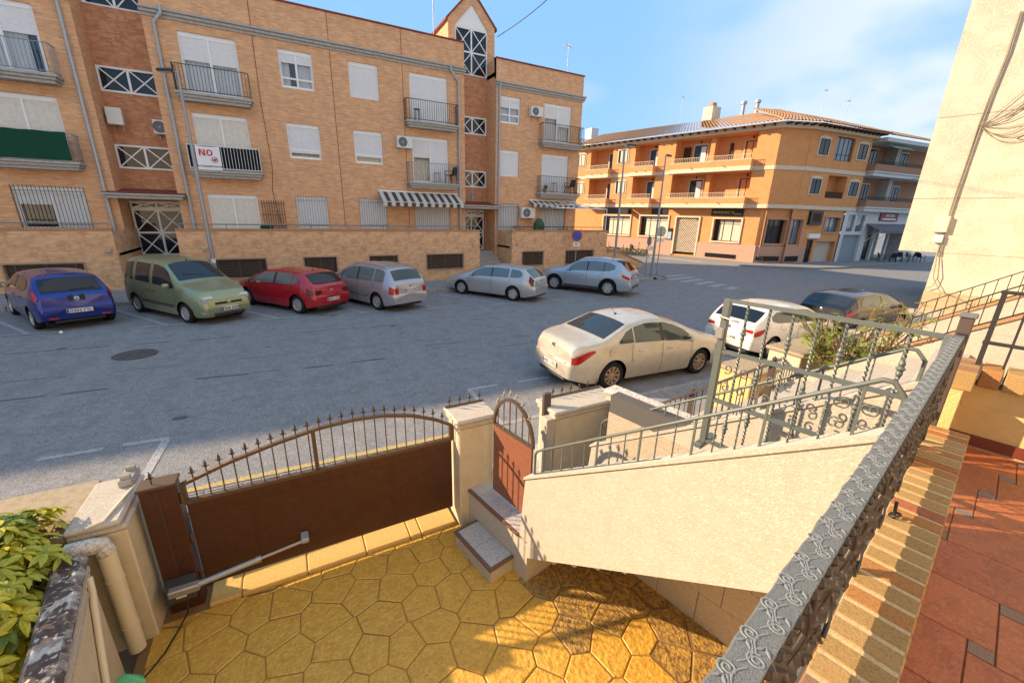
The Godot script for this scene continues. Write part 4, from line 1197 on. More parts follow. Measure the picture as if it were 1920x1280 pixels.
func yard_left():
	# pillar at the left of the gate
	var q := thing("gate_pillar", "cream stucco pillar with a drain pipe left of the driveway gate", "pillar", V(-1.68, 0, -4.4))
	var mb := Mb.new(); mb.bevel(V(-0.2, -0.45, -0.35), V(0.18, 0.80, 0.35), 0.012)
	part(q, "shaft", mb, "stucco")
	mb = Mb.new(); mb.bevel(V(-0.2, 0.802, -0.36), V(0.19, 0.86, 0.36), 0.02); mb.bevel(V(-0.2, 0.862, -0.38), V(0.16, 0.92, 0.37), 0.02)
	part(q, "cap", mb, "stucco_white")
	mb = Mb.new(); mb.bevel(V(0.02, 0.922, -0.40), V(0.13, 0.99, -0.16), 0.008); mb.box(V(0.04, 0.991, -0.38), V(0.11, 1.03, -0.34)); mb.box(V(0.04, 0.991, -0.22), V(0.11, 1.03, -0.18))
	part(q, "metal_bracket", mb, "silver")
	mb = Mb.new(); mb.tube([V(0.14, 0.93, -0.15), V(0.10, 0.935, 0.1), V(0.05, 0.93, 0.34), V(-0.05, 0.92, 0.37)], 0.012, 6)
	part(q, "conduit", mb, "pvc")
	mb = Mb.new(); mb.tube([V(0.05, 0.72, 0.44), V(0.05, 0.5, 0.44), V(0.05, -0.38, 0.44)], 0.062, 14)
	part(q, "drain_pipe", mb, "pvc")
	mb = Mb.new(); mb.tube([V(-0.16, 0.80, 0.46), V(-0.02, 0.80, 0.46), V(0.04, 0.78, 0.45), V(0.05, 0.70, 0.44)], 0.068, 14)
	part(q, "pipe_elbow", mb, "peeling_white")
	for y in [0.42, -0.1]:
		mb = Mb.new(); mb.tube([V(0.05, y, 0.44), V(0.05, y + 0.012, 0.44)], 0.067, 14)
		part(q, "pipe_clip", mb, "pvc")
	# wide front wall of the yard on the left
	var f := thing("front_wall", "wide low wall with speckled coping running left from the gate pillar", "wall", V(0, 0, 0))
	mb = Mb.new(); mb.box(V(-14, -0.5, -4.86), V(-1.88, 0.80, -4.1))
	part(f, "body", mb, "stucco")
	for k in 9:
		mb = Mb.new(); mb.bevel(V(-1.885 - (k + 1) * 0.9 + 0.006, 0.802, -4.92), V(-1.885 - k * 0.9, 0.87, -4.06), 0.012)
		part(f, "coping_slab", mb, "terrazzo")
	mb = Mb.new(); mb.bevel(V(-14, 0.802, -4.92), V(-1.885 - 8.1, 0.87, -4.06), 0.012)
	part(f, "coping_slab", mb, "terrazzo")
	# party wall running to the house
	var w := thing("garden_wall", "low cream wall with dark peeling coping running along the driveway", "wall", Vector3.ZERO, HOUSE_TURN)
	mb = Mb.new(); mb.box(V(-1.06, -0.6, -4.05), V(-0.91, 0.78, 1.5))
	part(w, "body", mb, "stucco")
	mb = Mb.new(); mb.bevel(V(-1.08, 0.782, -4.06), V(-0.885, 0.86, 1.5), 0.03)
	part(w, "coping", mb, "peeling")
	mb = Mb.new(); mb.box(V(-0.9098, 0.70, -4.04), V(-0.897, 0.74, 1.5)); mb.box(V(-0.9098, 0.62, -4.04), V(-0.902, 0.645, 1.5))
	part(w, "moulding", mb, "stucco_white")
	mb = Mb.new(); mb.tube([V(-0.89, 0.72, -3.92), V(-0.885, 0.62, -3.86), V(-0.885, 0.56, -3.80), V(-0.885, 0.02, -3.42)], 0.022, 8)
	part(w, "conduit", mb, "pvc")
	var jb := thing("junction_box", "cream plastic junction box with black socket low on the garden wall", "junction box", Vector3.ZERO, HOUSE_TURN)
	mb = Mb.new(); mb.bevel(V(-0.905, -0.32, -3.45), V(-0.80, -0.02, -3.22), 0.012)
	part(jb, "box", mb, "stucco_white")
	mb = Mb.new(); mb.bevel(V(-0.905, -0.02, -3.50), V(-0.82, 0.05, -3.40), 0.01)
	part(jb, "terminal", mb, "aged_stucco")
	mb = Mb.new(); mb.bevel(V(-0.80, -0.33, -3.38), V(-0.72, -0.25, -3.30), 0.012)
	part(jb, "socket", mb, "cable_black")
	# bag tied to the conduit
	var bg := Mb.new()
	var rows := []
	for i in 9:
		var t := i / 8.0
		var row := []
		for k in 13:
			var a := TAU * k / 12
			var rr := 0.012 + 0.055 * sin(t * PI * 0.8) * (1.0 + 0.35 * sin(a * 3 + t * 5))
			row.append(V(-0.85 + t * 0.16 + 0.3 * rr * cos(a), 0.07 - t * t * 0.07 + rr * 0.7 * sin(a), -3.46 + t * 0.02 + rr * cos(a)))
		rows.append(row)
	bg.sheet(rows)
	single("plastic_bag", bg, "green_bag", "thin green plastic bag tied round the conduit on the garden wall", "bag", "", Transform3D(Basis(Vector3.UP, deg_to_rad(HOUSE_TURN)), Vector3.ZERO))
	var cb := Mb.new()
	cb.tube([V(-1.52, -0.34, -3.55), V(-1.46, -0.33, -3.62), V(-1.40, -0.36, -3.78), V(-1.34, -0.37, -4.0), V(-1.28, -0.32, -4.12), V(-1.26, -0.15, -4.13)], 0.008, 6)
	single("power_cable", cb, "cable_black", "thin black cable from the junction box to the gate opener motor", "cable")
	hedge()

func leaf_rosette(n: int, len: float, wid: float, r: RandomNumberGenerator) -> ArrayMesh:
	var mb := Mb.new()
	for k in n:
		var a := TAU * k / n + r.randf_range(-0.2, 0.2)
		var droop := r.randf_range(-0.35, 0.35)
		var d := V(cos(a) * cos(droop), -sin(droop), sin(a) * cos(droop))
		var s := V(-sin(a), 0, cos(a))
		var up := d.cross(s).normalized()
		if up.y < 0: up = -up
		var l := len * r.randf_range(0.75, 1.1)
		var pr := []
		for i in 5:
			var t := i / 4.0
			var w: float = wid * [0.15, 0.75, 1.0, 0.7, 0.08][i] * 0.5
			var c := d * (0.012 + l * t) + V(0, -0.25 * l * t * t, 0)
			pr.append([c - s * w + up * w * 0.35, c, c + s * w + up * w * 0.35])
		for i in 4:
			mb.quad(pr[i][0], pr[i][1], pr[i + 1][1], pr[i + 1][0]); mb.quad(pr[i][1], pr[i][2], pr[i + 1][2], pr[i + 1][1])
	return mb.done()

func hedge():
	var r := RandomNumberGenerator.new(); r.seed = 55
	var t := thing("hedge_shrub", "dense shrub with glossy yellow-green leaf rosettes behind the garden wall", "shrub", V(-2.42, 0.0, -3.5))
	var ms := []
	for k in 8: ms.append(leaf_rosette(9 if k % 2 else 8, 0.115, 0.044, r))
	var stems := Mb.new()
	var fol := [Mb.new(), Mb.new(), Mb.new()]
	for k in 1500:
		# points through a lumpy mound of foliage, most of them near its skin
		var p := V(r.randf_range(-1, 1), r.randf_range(-0.9, 1), r.randf_range(-1, 1))
		var q := p.abs()
		var l := pow(pow(q.x, 2.6) + pow(q.y, 2.6) + pow(q.z, 2.6), 1.0 / 2.6)
		if l < 0.05: continue
		p *= (1.0 - 0.32 * pow(r.randf(), 1.6)) / l
		p *= 0.97 + 0.07 * sin(p.x * 9.0 + p.z * 5.0) + 0.05 * sin(p.z * 13.0 + p.y * 7.0)
		var c := V(p.x * 0.66, 0.46 + p.y * 0.84, p.z * 1.0)
		var out := V(p.x, maxf(p.y, -0.2) + 0.35, p.z).normalized()
		var b := Basis(Quaternion(Vector3.UP, out.slerp(Vector3.UP, 0.3).normalized())) * Basis(Vector3.UP, r.randf() * TAU)
		var s := r.randf_range(0.75, 1.2)
		var pick := r.randf()
		fol[0 if pick < 0.5 else (1 if pick < 0.85 else 2)].st.append_from(ms[k % 8], 0, Transform3D(b.scaled(Vector3.ONE * s), c))
		if k % 6 == 0: stems.tube([c * V(0.3, 0.1, 0.5) + V(0, -0.25, 0), c * 0.75, c], [0.012, 0.008, 0.004], 5, false)
	part(t, "twigs", stems, "twig")
	for k in 3: part(t, "foliage", fol[k], "hedge_leaf_%d" % k)

func entry_and_stairs():
	var HT := Transform3D(Basis(Vector3.UP, deg_to_rad(HOUSE_TURN)), Vector3.ZERO)
	var s := thing("entrance_steps", "two grey marble steps with brown edging inside the small gate", "steps", Vector3.ZERO, HOUSE_TURN)
	# low step
	var mb := Mb.new(); mb.box(V(2.10, -0.45, -3.5), V(2.418, -0.235, -2.79))
	part(s, "riser", mb, "stucco_white")
	mb = Mb.new(); mb.box(V(2.085, -0.234, -3.515), V(2.125, -0.21, -2.775)); mb.box(V(2.1252, -0.234, -2.815), V(2.417, -0.21, -2.775)); mb.box(V(2.1252, -0.234, -3.515), V(2.417, -0.21, -3.48))
	part(s, "edging", mb, "brown_trim")
	for k in 2:
		mb = Mb.new(); mb.bevel(V(2.127, -0.234, -3.478 + k * 0.332), V(2.416, -0.208, -3.15 + k * 0.332), 0.003)
		part(s, "tread_slab", mb, "marble")
	# landing behind the small gate
	mb = Mb.new(); mb.box(V(2.42, -0.45, -3.95), V(4.35, 0.105, -2.57))
	part(s, "riser", mb, "stucco_white")
	mb = Mb.new(); mb.box(V(2.405, 0.107, -3.95), V(2.445, 0.133, -2.72))
	part(s, "edging", mb, "brown_trim")
	for k in 6:
		for j in 3:
			mb = Mb.new(); mb.bevel(V(2.447 + k * 0.317, 0.107, -3.95 + j * 0.46), V(2.76 + k * 0.317, 0.135, -3.494 + j * 0.46), 0.003)
			part(s, "tread_slab", mb, "marble")
	# open leaf of the small gate
	var sp := spear_mesh()
	var g := thing("garden_gate", "small arched red-brown garden gate standing open beside the stairs", "gate", Vector3.ZERO, HOUSE_TURN)
	mb = Mb.new(); mb.bevel(V(2.635, 0.17, -3.47), V(2.665, 1.06, -2.79), 0.004)
	part(g, "panel", mb, "leaf_red")
	mb = Mb.new(); mb.box(V(2.63, 1.062, -3.48), V(2.67, 1.09, -2.78))
	part(g, "top_rail", mb, "gate_iron")
	var pts := []
	for k in 17:
		var a := PI * k / 16
		pts.append(V(2.65, 1.07 + sin(a) * (0.42 if k < 9 else 0.42), -3.13 - cos(a) * 0.34))
	mb = Mb.new()
	for k in 16: mb.bar(pts[k], pts[k + 1] + (pts[k + 1] - pts[k]) * 0.04, 0.035, 0.03)
	part(g, "arch_rail", mb, "gate_iron")
	for k in 6:
		var z := -3.40 + k * 0.108
		var y := 1.07 + sin(acos(clampf((z + 3.13) / 0.34, -1, 1))) * 0.42
		mb = Mb.new()
		if k % 2: mb.twist(V(2.65, 1.09, z), V(2.65, y, z), 0.012, (y - 1.09) * 14, 20)
		else: mb.bar(V(2.65, 1.09, z), V(2.65, y, z), 0.011)
		part(g, "bar", mb, "gate_iron")
		spear(g, V(2.65, y + 0.01, z), sp, "silver")
	# pillar on the far side of the small gate
	var q := thing("gate_pillar", "broad cream stucco pillar with iron spikes right of the small gate", "pillar", V(3.2, 0, -4.1))
	mb = Mb.new(); mb.bevel(V(-0.42, -0.45, -0.2), V(0.62, 0.93, 0.2), 0.012)
	part(q, "shaft", mb, "stucco")
	mb = Mb.new(); mb.bevel(V(-0.44, 0.932, -0.23), V(0.64, 0.99, 0.225), 0.015); mb.bevel(V(-0.46, 0.992, -0.25), V(0.65, 1.05, 0.24), 0.015)
	part(q, "cap", mb, "stucco_white")
	mb = Mb.new(); mb.bevel(V(-0.55, -0.3, 0.05), V(-0.422, 0.95, 0.2), 0.01)
	part(q, "jamb", mb, "stucco_white")
	mb = Mb.new(); mb.bevel(V(-0.50, 0.6, -0.02), V(-0.39, 1.24, 0.04), 0.008)
	part(q, "gate_stop", mb, "post_brown")
	mb = Mb.new(); mb.box(V(-0.3, 1.055, -0.2), V(0.6, 1.07, -0.17))
	part(q, "spike_bar", mb, "gate_iron")
	for k in 6: spear(q, V(-0.22 + k * 0.15, 1.07, -0.185), sp)
	# party wall to the neighbour
	var w := thing("party_wall", "low cream wall with flaking white coping behind the stairs", "wall", Vector3.ZERO, HOUSE_TURN)
	mb = Mb.new(); mb.box(V(4.36, -0.5, -3.15), V(4.52, 1.10, -0.1))
	part(w, "body", mb, "stucco_white")
	mb = Mb.new(); mb.bevel(V(4.32, 1.102, -3.2), V(4.58, 1.19, -0.1), 0.03)
	part(w, "coping", mb, "peeling_white")
	mb = Mb.new(); mb.bevel(V(4.33, 1.03, -3.15), V(4.359, 1.06, -0.1), 0.006); mb.bevel(V(4.34, 0.96, -3.15), V(4.359, 0.98, -0.1), 0.004)
	part(w, "moulding", mb, "stucco")
	# flight of stairs
	var t := thing("staircase", "cream stucco staircase rising from the small gate to the terrace", "staircase", Vector3.ZERO, HOUSE_TURN)
	var n := 9
	var v0 := 2.58; var y0 := 0.12; var tread := 0.27; var rise := (1.79 - y0) / n
	for k in n:
		mb = Mb.new()
		var z1 := -(v0 - k * tread)
		mb.bevel(V(2.521, y0 + k * rise - 0.12, z1), V(3.449, y0 + (k + 1) * rise, z1 + tread + 0.04), 0.008)
		part(t, "step", mb, "stucco_white")
	# soffit under the steps
	mb = Mb.new()
	mb.prism([Vector2(-2.58, -0.02), Vector2(-0.1, 1.62), Vector2(-0.1, 1.72), Vector2(-2.58, 0.12)], V(2.521, 0, 0), Vector3.BACK, Vector3.UP, V(0.928, 0, 0))
	part(t, "soffit", mb, "stucco_white")
	var wall := [Vector2(-2.70, 0.136), Vector2(-2.64, 0.86), Vector2(-0.10, 2.545), Vector2(-0.10, 1.57), Vector2(-2.46, -0.002), Vector2(-2.569, -0.07), Vector2(-2.569, 0.136)]
	for u in [2.42, 3.45]:
		mb = Mb.new(); mb.prism(wall, V(u, 0, 0), Vector3.BACK, Vector3.UP, V(0.1, 0, 0))
		part(t, "side_wall", mb, "stucco_white")
		mb = Mb.new(); mb.prism([Vector2(-2.66, 0.862), Vector2(-2.66, 0.888), Vector2(-0.1, 2.585), Vector2(-0.1, 2.547)], V(u - 0.012, 0, 0), Vector3.BACK, Vector3.UP, V(0.124, 0, 0))
		part(t, "coping", mb, "stucco_white")
	for u in [2.47, 3.5]:
		var which := "stair railing on the near side wall of the staircase" if u < 3 else "stair railing on the far side wall of the staircase"
		var r := thing("stair_railing", "grey-green iron " + which, "railing", Vector3.ZERO, HOUSE_TURN, "stair railings")
		var a := V(u, 1.25, -2.54); var b := V(u, 2.755, -0.26)
		if u > 3: b = V(u, 2.70, -0.30)
		mb = Mb.new(); mb.tube([V(u, 0.89, -2.56), V(u, 1.19, -2.56), V(u, 1.245, -2.52), b, b + V(0, 0.0, 0.04), b + V(0, -0.06, 0.09), b + V(0, -0.36, 0.085)], 0.0125, 8)
		part(r, "top_rail", mb, "green_iron")
		var bot := V(u, 0.965, -2.55); var bo2 := V(u, 2.50, -0.2)
		mb = Mb.new(); mb.bar(bot, bo2, 0.03, 0.014)
		part(r, "bottom_rail", mb, "green_iron")
		for k in 18:
			var f := (k + 0.7) / 18.6
			var lo := bot.lerp(bo2, f); var hi := a.lerp(b, clampf((lo.z - a.z) / (b.z - a.z), 0, 1))
			hi.z = lo.z
			mb = Mb.new()
			if k % 6 == 2 or k % 6 == 5: mb.bar(V(0, -0.09, 0), V(0, hi.y - lo.y, 0), 0.013)
			else: mb.twist(V(0, 0, 0), V(0, hi.y - lo.y, 0), 0.0095, 3.5, 20)
			part(r, "baluster", mb, "green_iron", Transform3D(Basis(), lo))
	# tiled wall under the stairs
	var gw := thing("garage_wall", "stone-tiled wall beside the driveway under the stairs", "wall", Vector3.ZERO, HOUSE_TURN)
	mb = Mb.new(); mb.box(V(3.46, -0.5, -2.45), V(3.6, 1.6, 1.0))
	part(gw, "body", mb, "joint_grey")
	for i in 8:
		for j in 5:
			var z := -2.45 + i * 0.42 + (0.21 if j % 2 else 0.0)
			mb = Mb.new(); mb.bevel(V(3.448, -0.40 + j * 0.36, z + 0.002), V(3.46, -0.042 + j * 0.36, z + 0.416), 0.002)
			part(gw, "tile", mb, "stone_tile")

func terrace():
	var TY := 1.80
	var h := thing("terrace", "tiled terrace of the house with brick-topped parapet", "terrace", Vector3.ZERO, HOUSE_TURN)
	var mb := Mb.new()
	mb.box(V(-3.0, 1.5, -0.02), V(5.2, TY - 0.012, 3.5))
	part(h, "slab", mb, "floor_grout")
	# floor of big tiles round small inserts
	var a := 0.362; var b := 0.078
	var tm := Mb.new(); tm.bevel(V(0.002, -0.011, 0.002), V(a - 0.002, 0.0, a - 0.002), 0.003)
	var im := Mb.new(); im.bevel(V(0.002, -0.011, 0.002), V(b - 0.002, 0.0, b - 0.002), 0.002)
	var tmm := tm.done(); var imm := im.done()
	for i in range(-6, 18):
		for j in range(-8, 9):
			var o := Vector2(i * a - j * b, i * b + j * a) + Vector2(2.232 - a - 6.0 * a, 0.252 - 6.0 * b)
			if o.x < -0.5 or o.x > 4.5 or o.y < -0.36 or o.y > 1.4: continue
			if o.x > -0.3: part(h, "floor_tile", tmm, "floor_tile_%d" % [(i * 7 + j * 3 + 21) % 3], Transform3D(Basis(), V(o.x, TY, o.y)))
			part(h, "insert_tile", imm, "insert_tile", Transform3D(Basis(), V(o.x + a, TY, o.y)))
	# parapet
	mb = Mb.new(); mb.box(V(-3.0, -0.5, -0.075), V(3.02, 2.33, 0.052))
	part(h, "parapet", mb, "stucco")
	mb = Mb.new(); mb.box(V(-3.0, 2.332, -0.083), V(3.06, 2.3985, 0.062))
	part(h, "mortar_bed", mb, "mortar")
	var bm := Mb.new(); bm.bevel(V(-0.0345, -0.06, -0.086), V(0.0345, 0.0, 0.066), 0.004)
	var bmm := bm.done()
	var r := RandomNumberGenerator.new(); r.seed = 8
	var u := -0.4
	while u < 3.05:
		part(h, "coping_brick", bmm, "coping_brick_%d" % [[0, 3, 1, 0, 5, 3, 2, 1, 0, 4, 3, 1][r.randi() % 12]], Transform3D(Basis(Vector3.BACK, r.randf_range(-0.02, 0.02)), V(u, 2.402 + r.randf_range(-0.0015, 0.0015), 0.0)))
		u += 0.082
	mb = Mb.new(); mb.bevel(V(-3.0, TY, 0.053), V(3.02, TY + 0.09, 0.062), 0.003)
	part(h, "skirting", mb, "skirting")
	# end wall with brick trim
	mb = Mb.new(); mb.box(V(4.62, 0.5, -0.02), V(4.80, 2.28, 3.4)); mb.box(V(4.30, -0.4, -0.12), V(4.85, 2.28, -0.022))
	part(h, "end_wall", mb, "stucco_yellow")
	mb = Mb.new(); mb.bevel(V(4.608, TY, -0.02), V(4.619, TY + 0.09, 3.4), 0.003)
	part(h, "skirting", mb, "skirting")
	for k in 7:
		var cm := Mb.new(); cm.bevel(V(4.36 + k * 0.076, 2.282, -0.18), V(4.432 + k * 0.076, 2.42, 0.02), 0.006)
		part(h, "coping_brick", cm, "coping_brick_%d" % [(k * 2) % 6])
	for k in 9:
		var cm := Mb.new(); cm.bevel(V(4.585, 2.282, 0.03 + k * 0.125), V(4.84, 2.42, 0.14 + k * 0.125), 0.006)
		part(h, "coping_brick", cm, "coping_brick_%d" % [(k * 2 + 1) % 6])
	end_railing()
	# doorstep of the terrace gate
	mb = Mb.new(); mb.box(V(2.53, 1.2, -0.34), V(4.29, 1.785, -0.085))
	part(h, "threshold", mb, "stucco_white")
	# ---- railing
	var g := thing("terrace_railing", "ornate iron railing with scrolled flat top bar along the terrace parapet", "railing", Vector3.ZERO, HOUSE_TURN)
	mb = Mb.new()
	# hammered flat bar with uneven edges
	var n := 120
	for k in n:
		var u0 := -0.5 + 3.56 * k / n; var u1 := -0.5 + 3.56 * (k + 1) / n
		var w0 := 0.0012 * sin(u0 * 71) + 0.0008 * sin(u0 * 173); var w1 := 0.0012 * sin(u1 * 71) + 0.0008 * sin(u1 * 173)
		var A := -0.120 + w0; var B := -0.120 + w1; var C := -0.075; var Y := 2.91
		mb.quad(V(u0, Y, C), V(u1, Y, C), V(u1, Y, B + 0.003), V(u0, Y, A + 0.003))
		mb.quad(V(u0, Y, A + 0.003), V(u1, Y, B + 0.003), V(u1, Y - 0.004, B), V(u0, Y - 0.004, A))
		mb.quad(V(u0, Y - 0.004, A), V(u1, Y - 0.004, B), V(u1, Y - 0.012, B + 0.002), V(u0, Y - 0.012, A + 0.002))
		mb.quad(V(u0, Y - 0.012, C), V(u1, Y - 0.012, C), V(u1, Y, C), V(u0, Y, C))
		mb.quad(V(u0, Y - 0.012, A + 0.002), V(u1, Y - 0.012, B + 0.002), V(u1, Y - 0.012, C), V(u0, Y - 0.012, C))
	part(g, "top_bar", mb, "hammered")
	# scrolls in relief: one pair of spirals with a leaf
	var sc := Mb.new()
	for s in [-1, 1]:
		var pts := []
		for k in 20:
			var t := k / 19.0
			var an := t * 3.6 * PI
			var rr := lerpf(0.0098, 0.0018, t)
			pts.append(V(s * 0.016 + s * cos(an) * rr, 0.0, s * 0.0075 - sin(an) * rr))
		sc.tube(pts, 0.0013, 5)
		pts = []
		for k in 10:
			var t := k / 9.0
			pts.append(V(-0.036 + t * 0.036 if s < 0 else t * 0.036, 0.0, s * (-0.004 + 0.006 * sin(t * PI))))
		sc.tube(pts, 0.0012, 5)
		for q in 2:
			var c := V(s * (0.027 + q * 0.006), 0, -s * (0.012 - q * 0.016))
			sc.tube([c - V(0.004, 0, 0.003 * s), c + V(0.001, 0.0006, 0.001 * s), c + V(0.006, 0, 0.003 * s)], [0.0006, 0.0022, 0.0005], 5)
	var scm := sc.done()
	u = -0.3
	while u < 3.0:
		part(g, "scroll_relief", scm, "relief", Transform3D(Basis().scaled(V(1.15, 1.0, 1.38)), V(u, 2.9102, -0.0975)))
		u += 0.0705
	# beads under the inner edge
	var bd := Mb.new(); bd.lathe(Vector3.ZERO, [Vector2(0, -0.011), Vector2(0.007, -0.008), Vector2(0.0105, 0), Vector2(0.007, 0.008), Vector2(0, 0.010)], 8)
	var bdm := bd.done()
	u = 0.0
	while u < 3.03:
		part(g, "bead", bdm, "dark_iron", Transform3D(Basis(), V(u, 2.896, -0.076)))
		u += 0.036
	# bottom bar
	mb = Mb.new(); mb.bevel(V(-0.5, 2.462, -0.115), V(3.05, 2.498, -0.082), 0.003)
	part(g, "bottom_bar", mb, "hammered")
	for x in [0.35, 1.5, 2.7]:
		mb = Mb.new(); mb.box(V(x - 0.012, 2.40, -0.105), V(x + 0.012, 2.462, -0.085))
		part(g, "foot", mb, "dark_iron")
	# twisted bars in pairs with rings between them
	u = 0.06
	var kk := 0
	var tw := Mb.new(); tw.twist(V(0, 2.498, 0), V(0, 2.90, 0), 0.016, 2.6, 40)
	var twm := tw.done()
	var fl := Mb.new(); fl.bar(V(0, 2.498, 0), V(0, 2.90, 0), 0.022, 0.009)
	var flm := fl.done()
	var ring := Mb.new()
	for rr in [[0.0, 0.155, 0.046], [0.0, 0.07, 0.036]]:
		var pts := []
		for k in 25:
			var an := TAU * k / 24
			pts.append(V(cos(an) * rr[2], 2.498 + rr[1] + 0.05 + sin(an) * rr[2] * 1.25, 0.006 * sin(an * 2.0)))
		ring.tube(pts, 0.0065, 6)
	var curl := Mb.new()
	for s in [-1, 1]:
		var pts := []
		for k in 22:
			var t := k / 21.0
			var an := t * 2.4 * PI
			pts.append(V(s * (0.008 + sin(an) * lerpf(0.05, 0.012, t)), 2.51 + 0.34 * t, cos(an) * 0.010))
		curl.tube(pts, 0.006, 6)
	var ringm := ring.done(); var curlm := curl.done()
	while u < 3.0:
		match kk % 4:
			0, 2: part(g, "baluster", twm, "dark_iron", Transform3D(Basis(), V(u, 0, -0.086)))
			1: part(g, "scroll", curlm, "dark_iron", Transform3D(Basis(), V(u, 0, -0.086)))
			3: part(g, "ring", ringm, "dark_iron", Transform3D(Basis(), V(u, 0, -0.086)))
		if kk % 4 == 1: part(g, "baluster", flm, "dark_iron", Transform3D(Basis(), V(u, 0, -0.094)))
		kk += 1
		u += 0.075
	# end post
	mb = Mb.new(); mb.bevel(V(3.07, 1.85, -0.115), V(3.13, 3.0, -0.062), 0.004)
	part(g, "end_post", mb, "post_brown")
	mb = Mb.new(); mb.bevel(V(3.062, 3.001, -0.122), V(3.138, 3.02, -0.055), 0.004)
	part(g, "post_cap", mb, "hammered")
	for y in [2.88, 2.80]:
		mb = Mb.new(); mb.box(V(3.063, y, -0.105), V(3.0705, y + 0.04, -0.075))
		part(g, "lock_slot", mb, "cable_black")
	# eye bolt on the coping
	var eb := Mb.new()
	var rp := []
	for k in 17: rp.append(V(1.92 + cos(TAU * k / 16) * 0.016, 2.418 + sin(TAU * k / 16) * 0.008, -0.06 + sin(TAU * k / 16) * 0.014))
	eb.tube(rp, 0.0045, 6)
	eb.tube([V(1.92, 2.40, -0.06), V(1.92, 2.47, -0.066)], 0.006, 6)
	part(g, "eye_bolt", eb, "dark_iron")
	terrace_gate()

func end_railing():
	var g := thing("end_railing", "dark iron railing on the brick-trimmed end wall of the terrace", "railing", Vector3.ZERO, HOUSE_TURN)
	for y in [2.985, 2.60]:
		var mb := Mb.new(); mb.bevel(V(4.69, y - 0.012, -0.02), V(4.725, y + 0.012, 1.4), 0.004); part(g, "rail", mb, "rail_iron")
	for k in 11:
		var mb := Mb.new(); mb.bar(V(4.707, 2.42, 0.0 + k * 0.13), V(4.707, 2.98, 0.0 + k * 0.13), 0.014 if k else 0.03); part(g, "baluster", mb, "rail_iron")

func terrace_gate():
	var g := thing("terrace_gate", "open grey-green iron terrace gate with twisted bars and scrolls above the stairs", "gate", Vector3.ZERO, HOUSE_TURN)
	# the open leaf stands at right angles to the parapet
	var U := 3.11; var Z0 := -1.27; var Z1 := -0.13; var Y0 := 1.72; var Y1 := 2.895
	var mb := Mb.new(); mb.bevel(V(U - 0.022, Y0, Z0 - 0.025), V(U + 0.022, Y1, Z0 + 0.025), 0.004)
	part(g, "stile", mb, "green_iron")
	mb = Mb.new(); mb.bevel(V(U - 0.02, Y0, Z1 - 0.02), V(U + 0.02, Y1, Z1 + 0.02), 0.004)
	part(g, "stile", mb, "hammered")
	for y in [Y1 - 0.012, 2.50, 2.10, Y0 + 0.02]:
		mb = Mb.new(); mb.box(V(U - 0.018, y - 0.012, Z0 + 0.025), V(U + 0.018, y + 0.012, Z1 - 0.02))
		part(g, "rail", mb, "green_iron")
	mb = Mb.new(); mb.bevel(V(U - 0.09, Y0 - 0.03, Z0 - 0.03), V(U + 0.18, Y0 + 0.012, Z0 + 0.03), 0.005)
	part(g, "bolt_bar", mb, "green_iron")
	mb = Mb.new(); mb.bevel(V(U - 0.05, 2.6, Z0 - 0.035), V(U - 0.023, 2.68, Z0 + 0.02), 0.004); mb.tube([V(U - 0.04, 2.76, Z0 - 0.02), V(U - 0.07, 2.77, Z0), V(U - 0.05, 2.75, Z0 + 0.12)], 0.008, 6)
	part(g, "latch", mb, "silver")
	var n := 7
	for k in n:
		var z := lerpf(Z0, Z1, (k + 1.0) / (n + 1.0))
		mb = Mb.new(); mb.twist(V(U, Y0 + 0.03, z), V(U, Y1 - 0.02, z), 0.015, 9.0, 70)
		part(g, "bar", mb, "green_iron")
		var ky := 2.66 if k % 2 == 0 else 2.36
		for yy in [ky, 2.02 if k % 2 else 1.9]:
			mb = Mb.new(); mb.lathe(V(U, yy, z), [Vector2(0.01, -0.05), Vector2(0.017, -0.03), Vector2(0.013, -0.015), Vector2(0.024, 0.0), Vector2(0.013, 0.015), Vector2(0.017, 0.03), Vector2(0.01, 0.05)], 8)
			part(g, "knop", mb, "green_iron")
		if k % 2 == 0 or k == 5:
			for s in [-1, 1]:
				for q in [-1, 1]:
					var pts := []
					for i in 18:
						var t := i / 17.0
						var an := t * 2.2 * PI
						var rr := lerpf(0.012, 0.045, t)
						pts.append(V(U, 2.30 + q * (0.075 - cos(an) * rr * 0.9), z + s * (0.058 + sin(an) * rr * 0.75)))
					mb = Mb.new(); mb.tube(pts, 0.0055, 5)
					part(g, "scroll", mb, "green_iron")

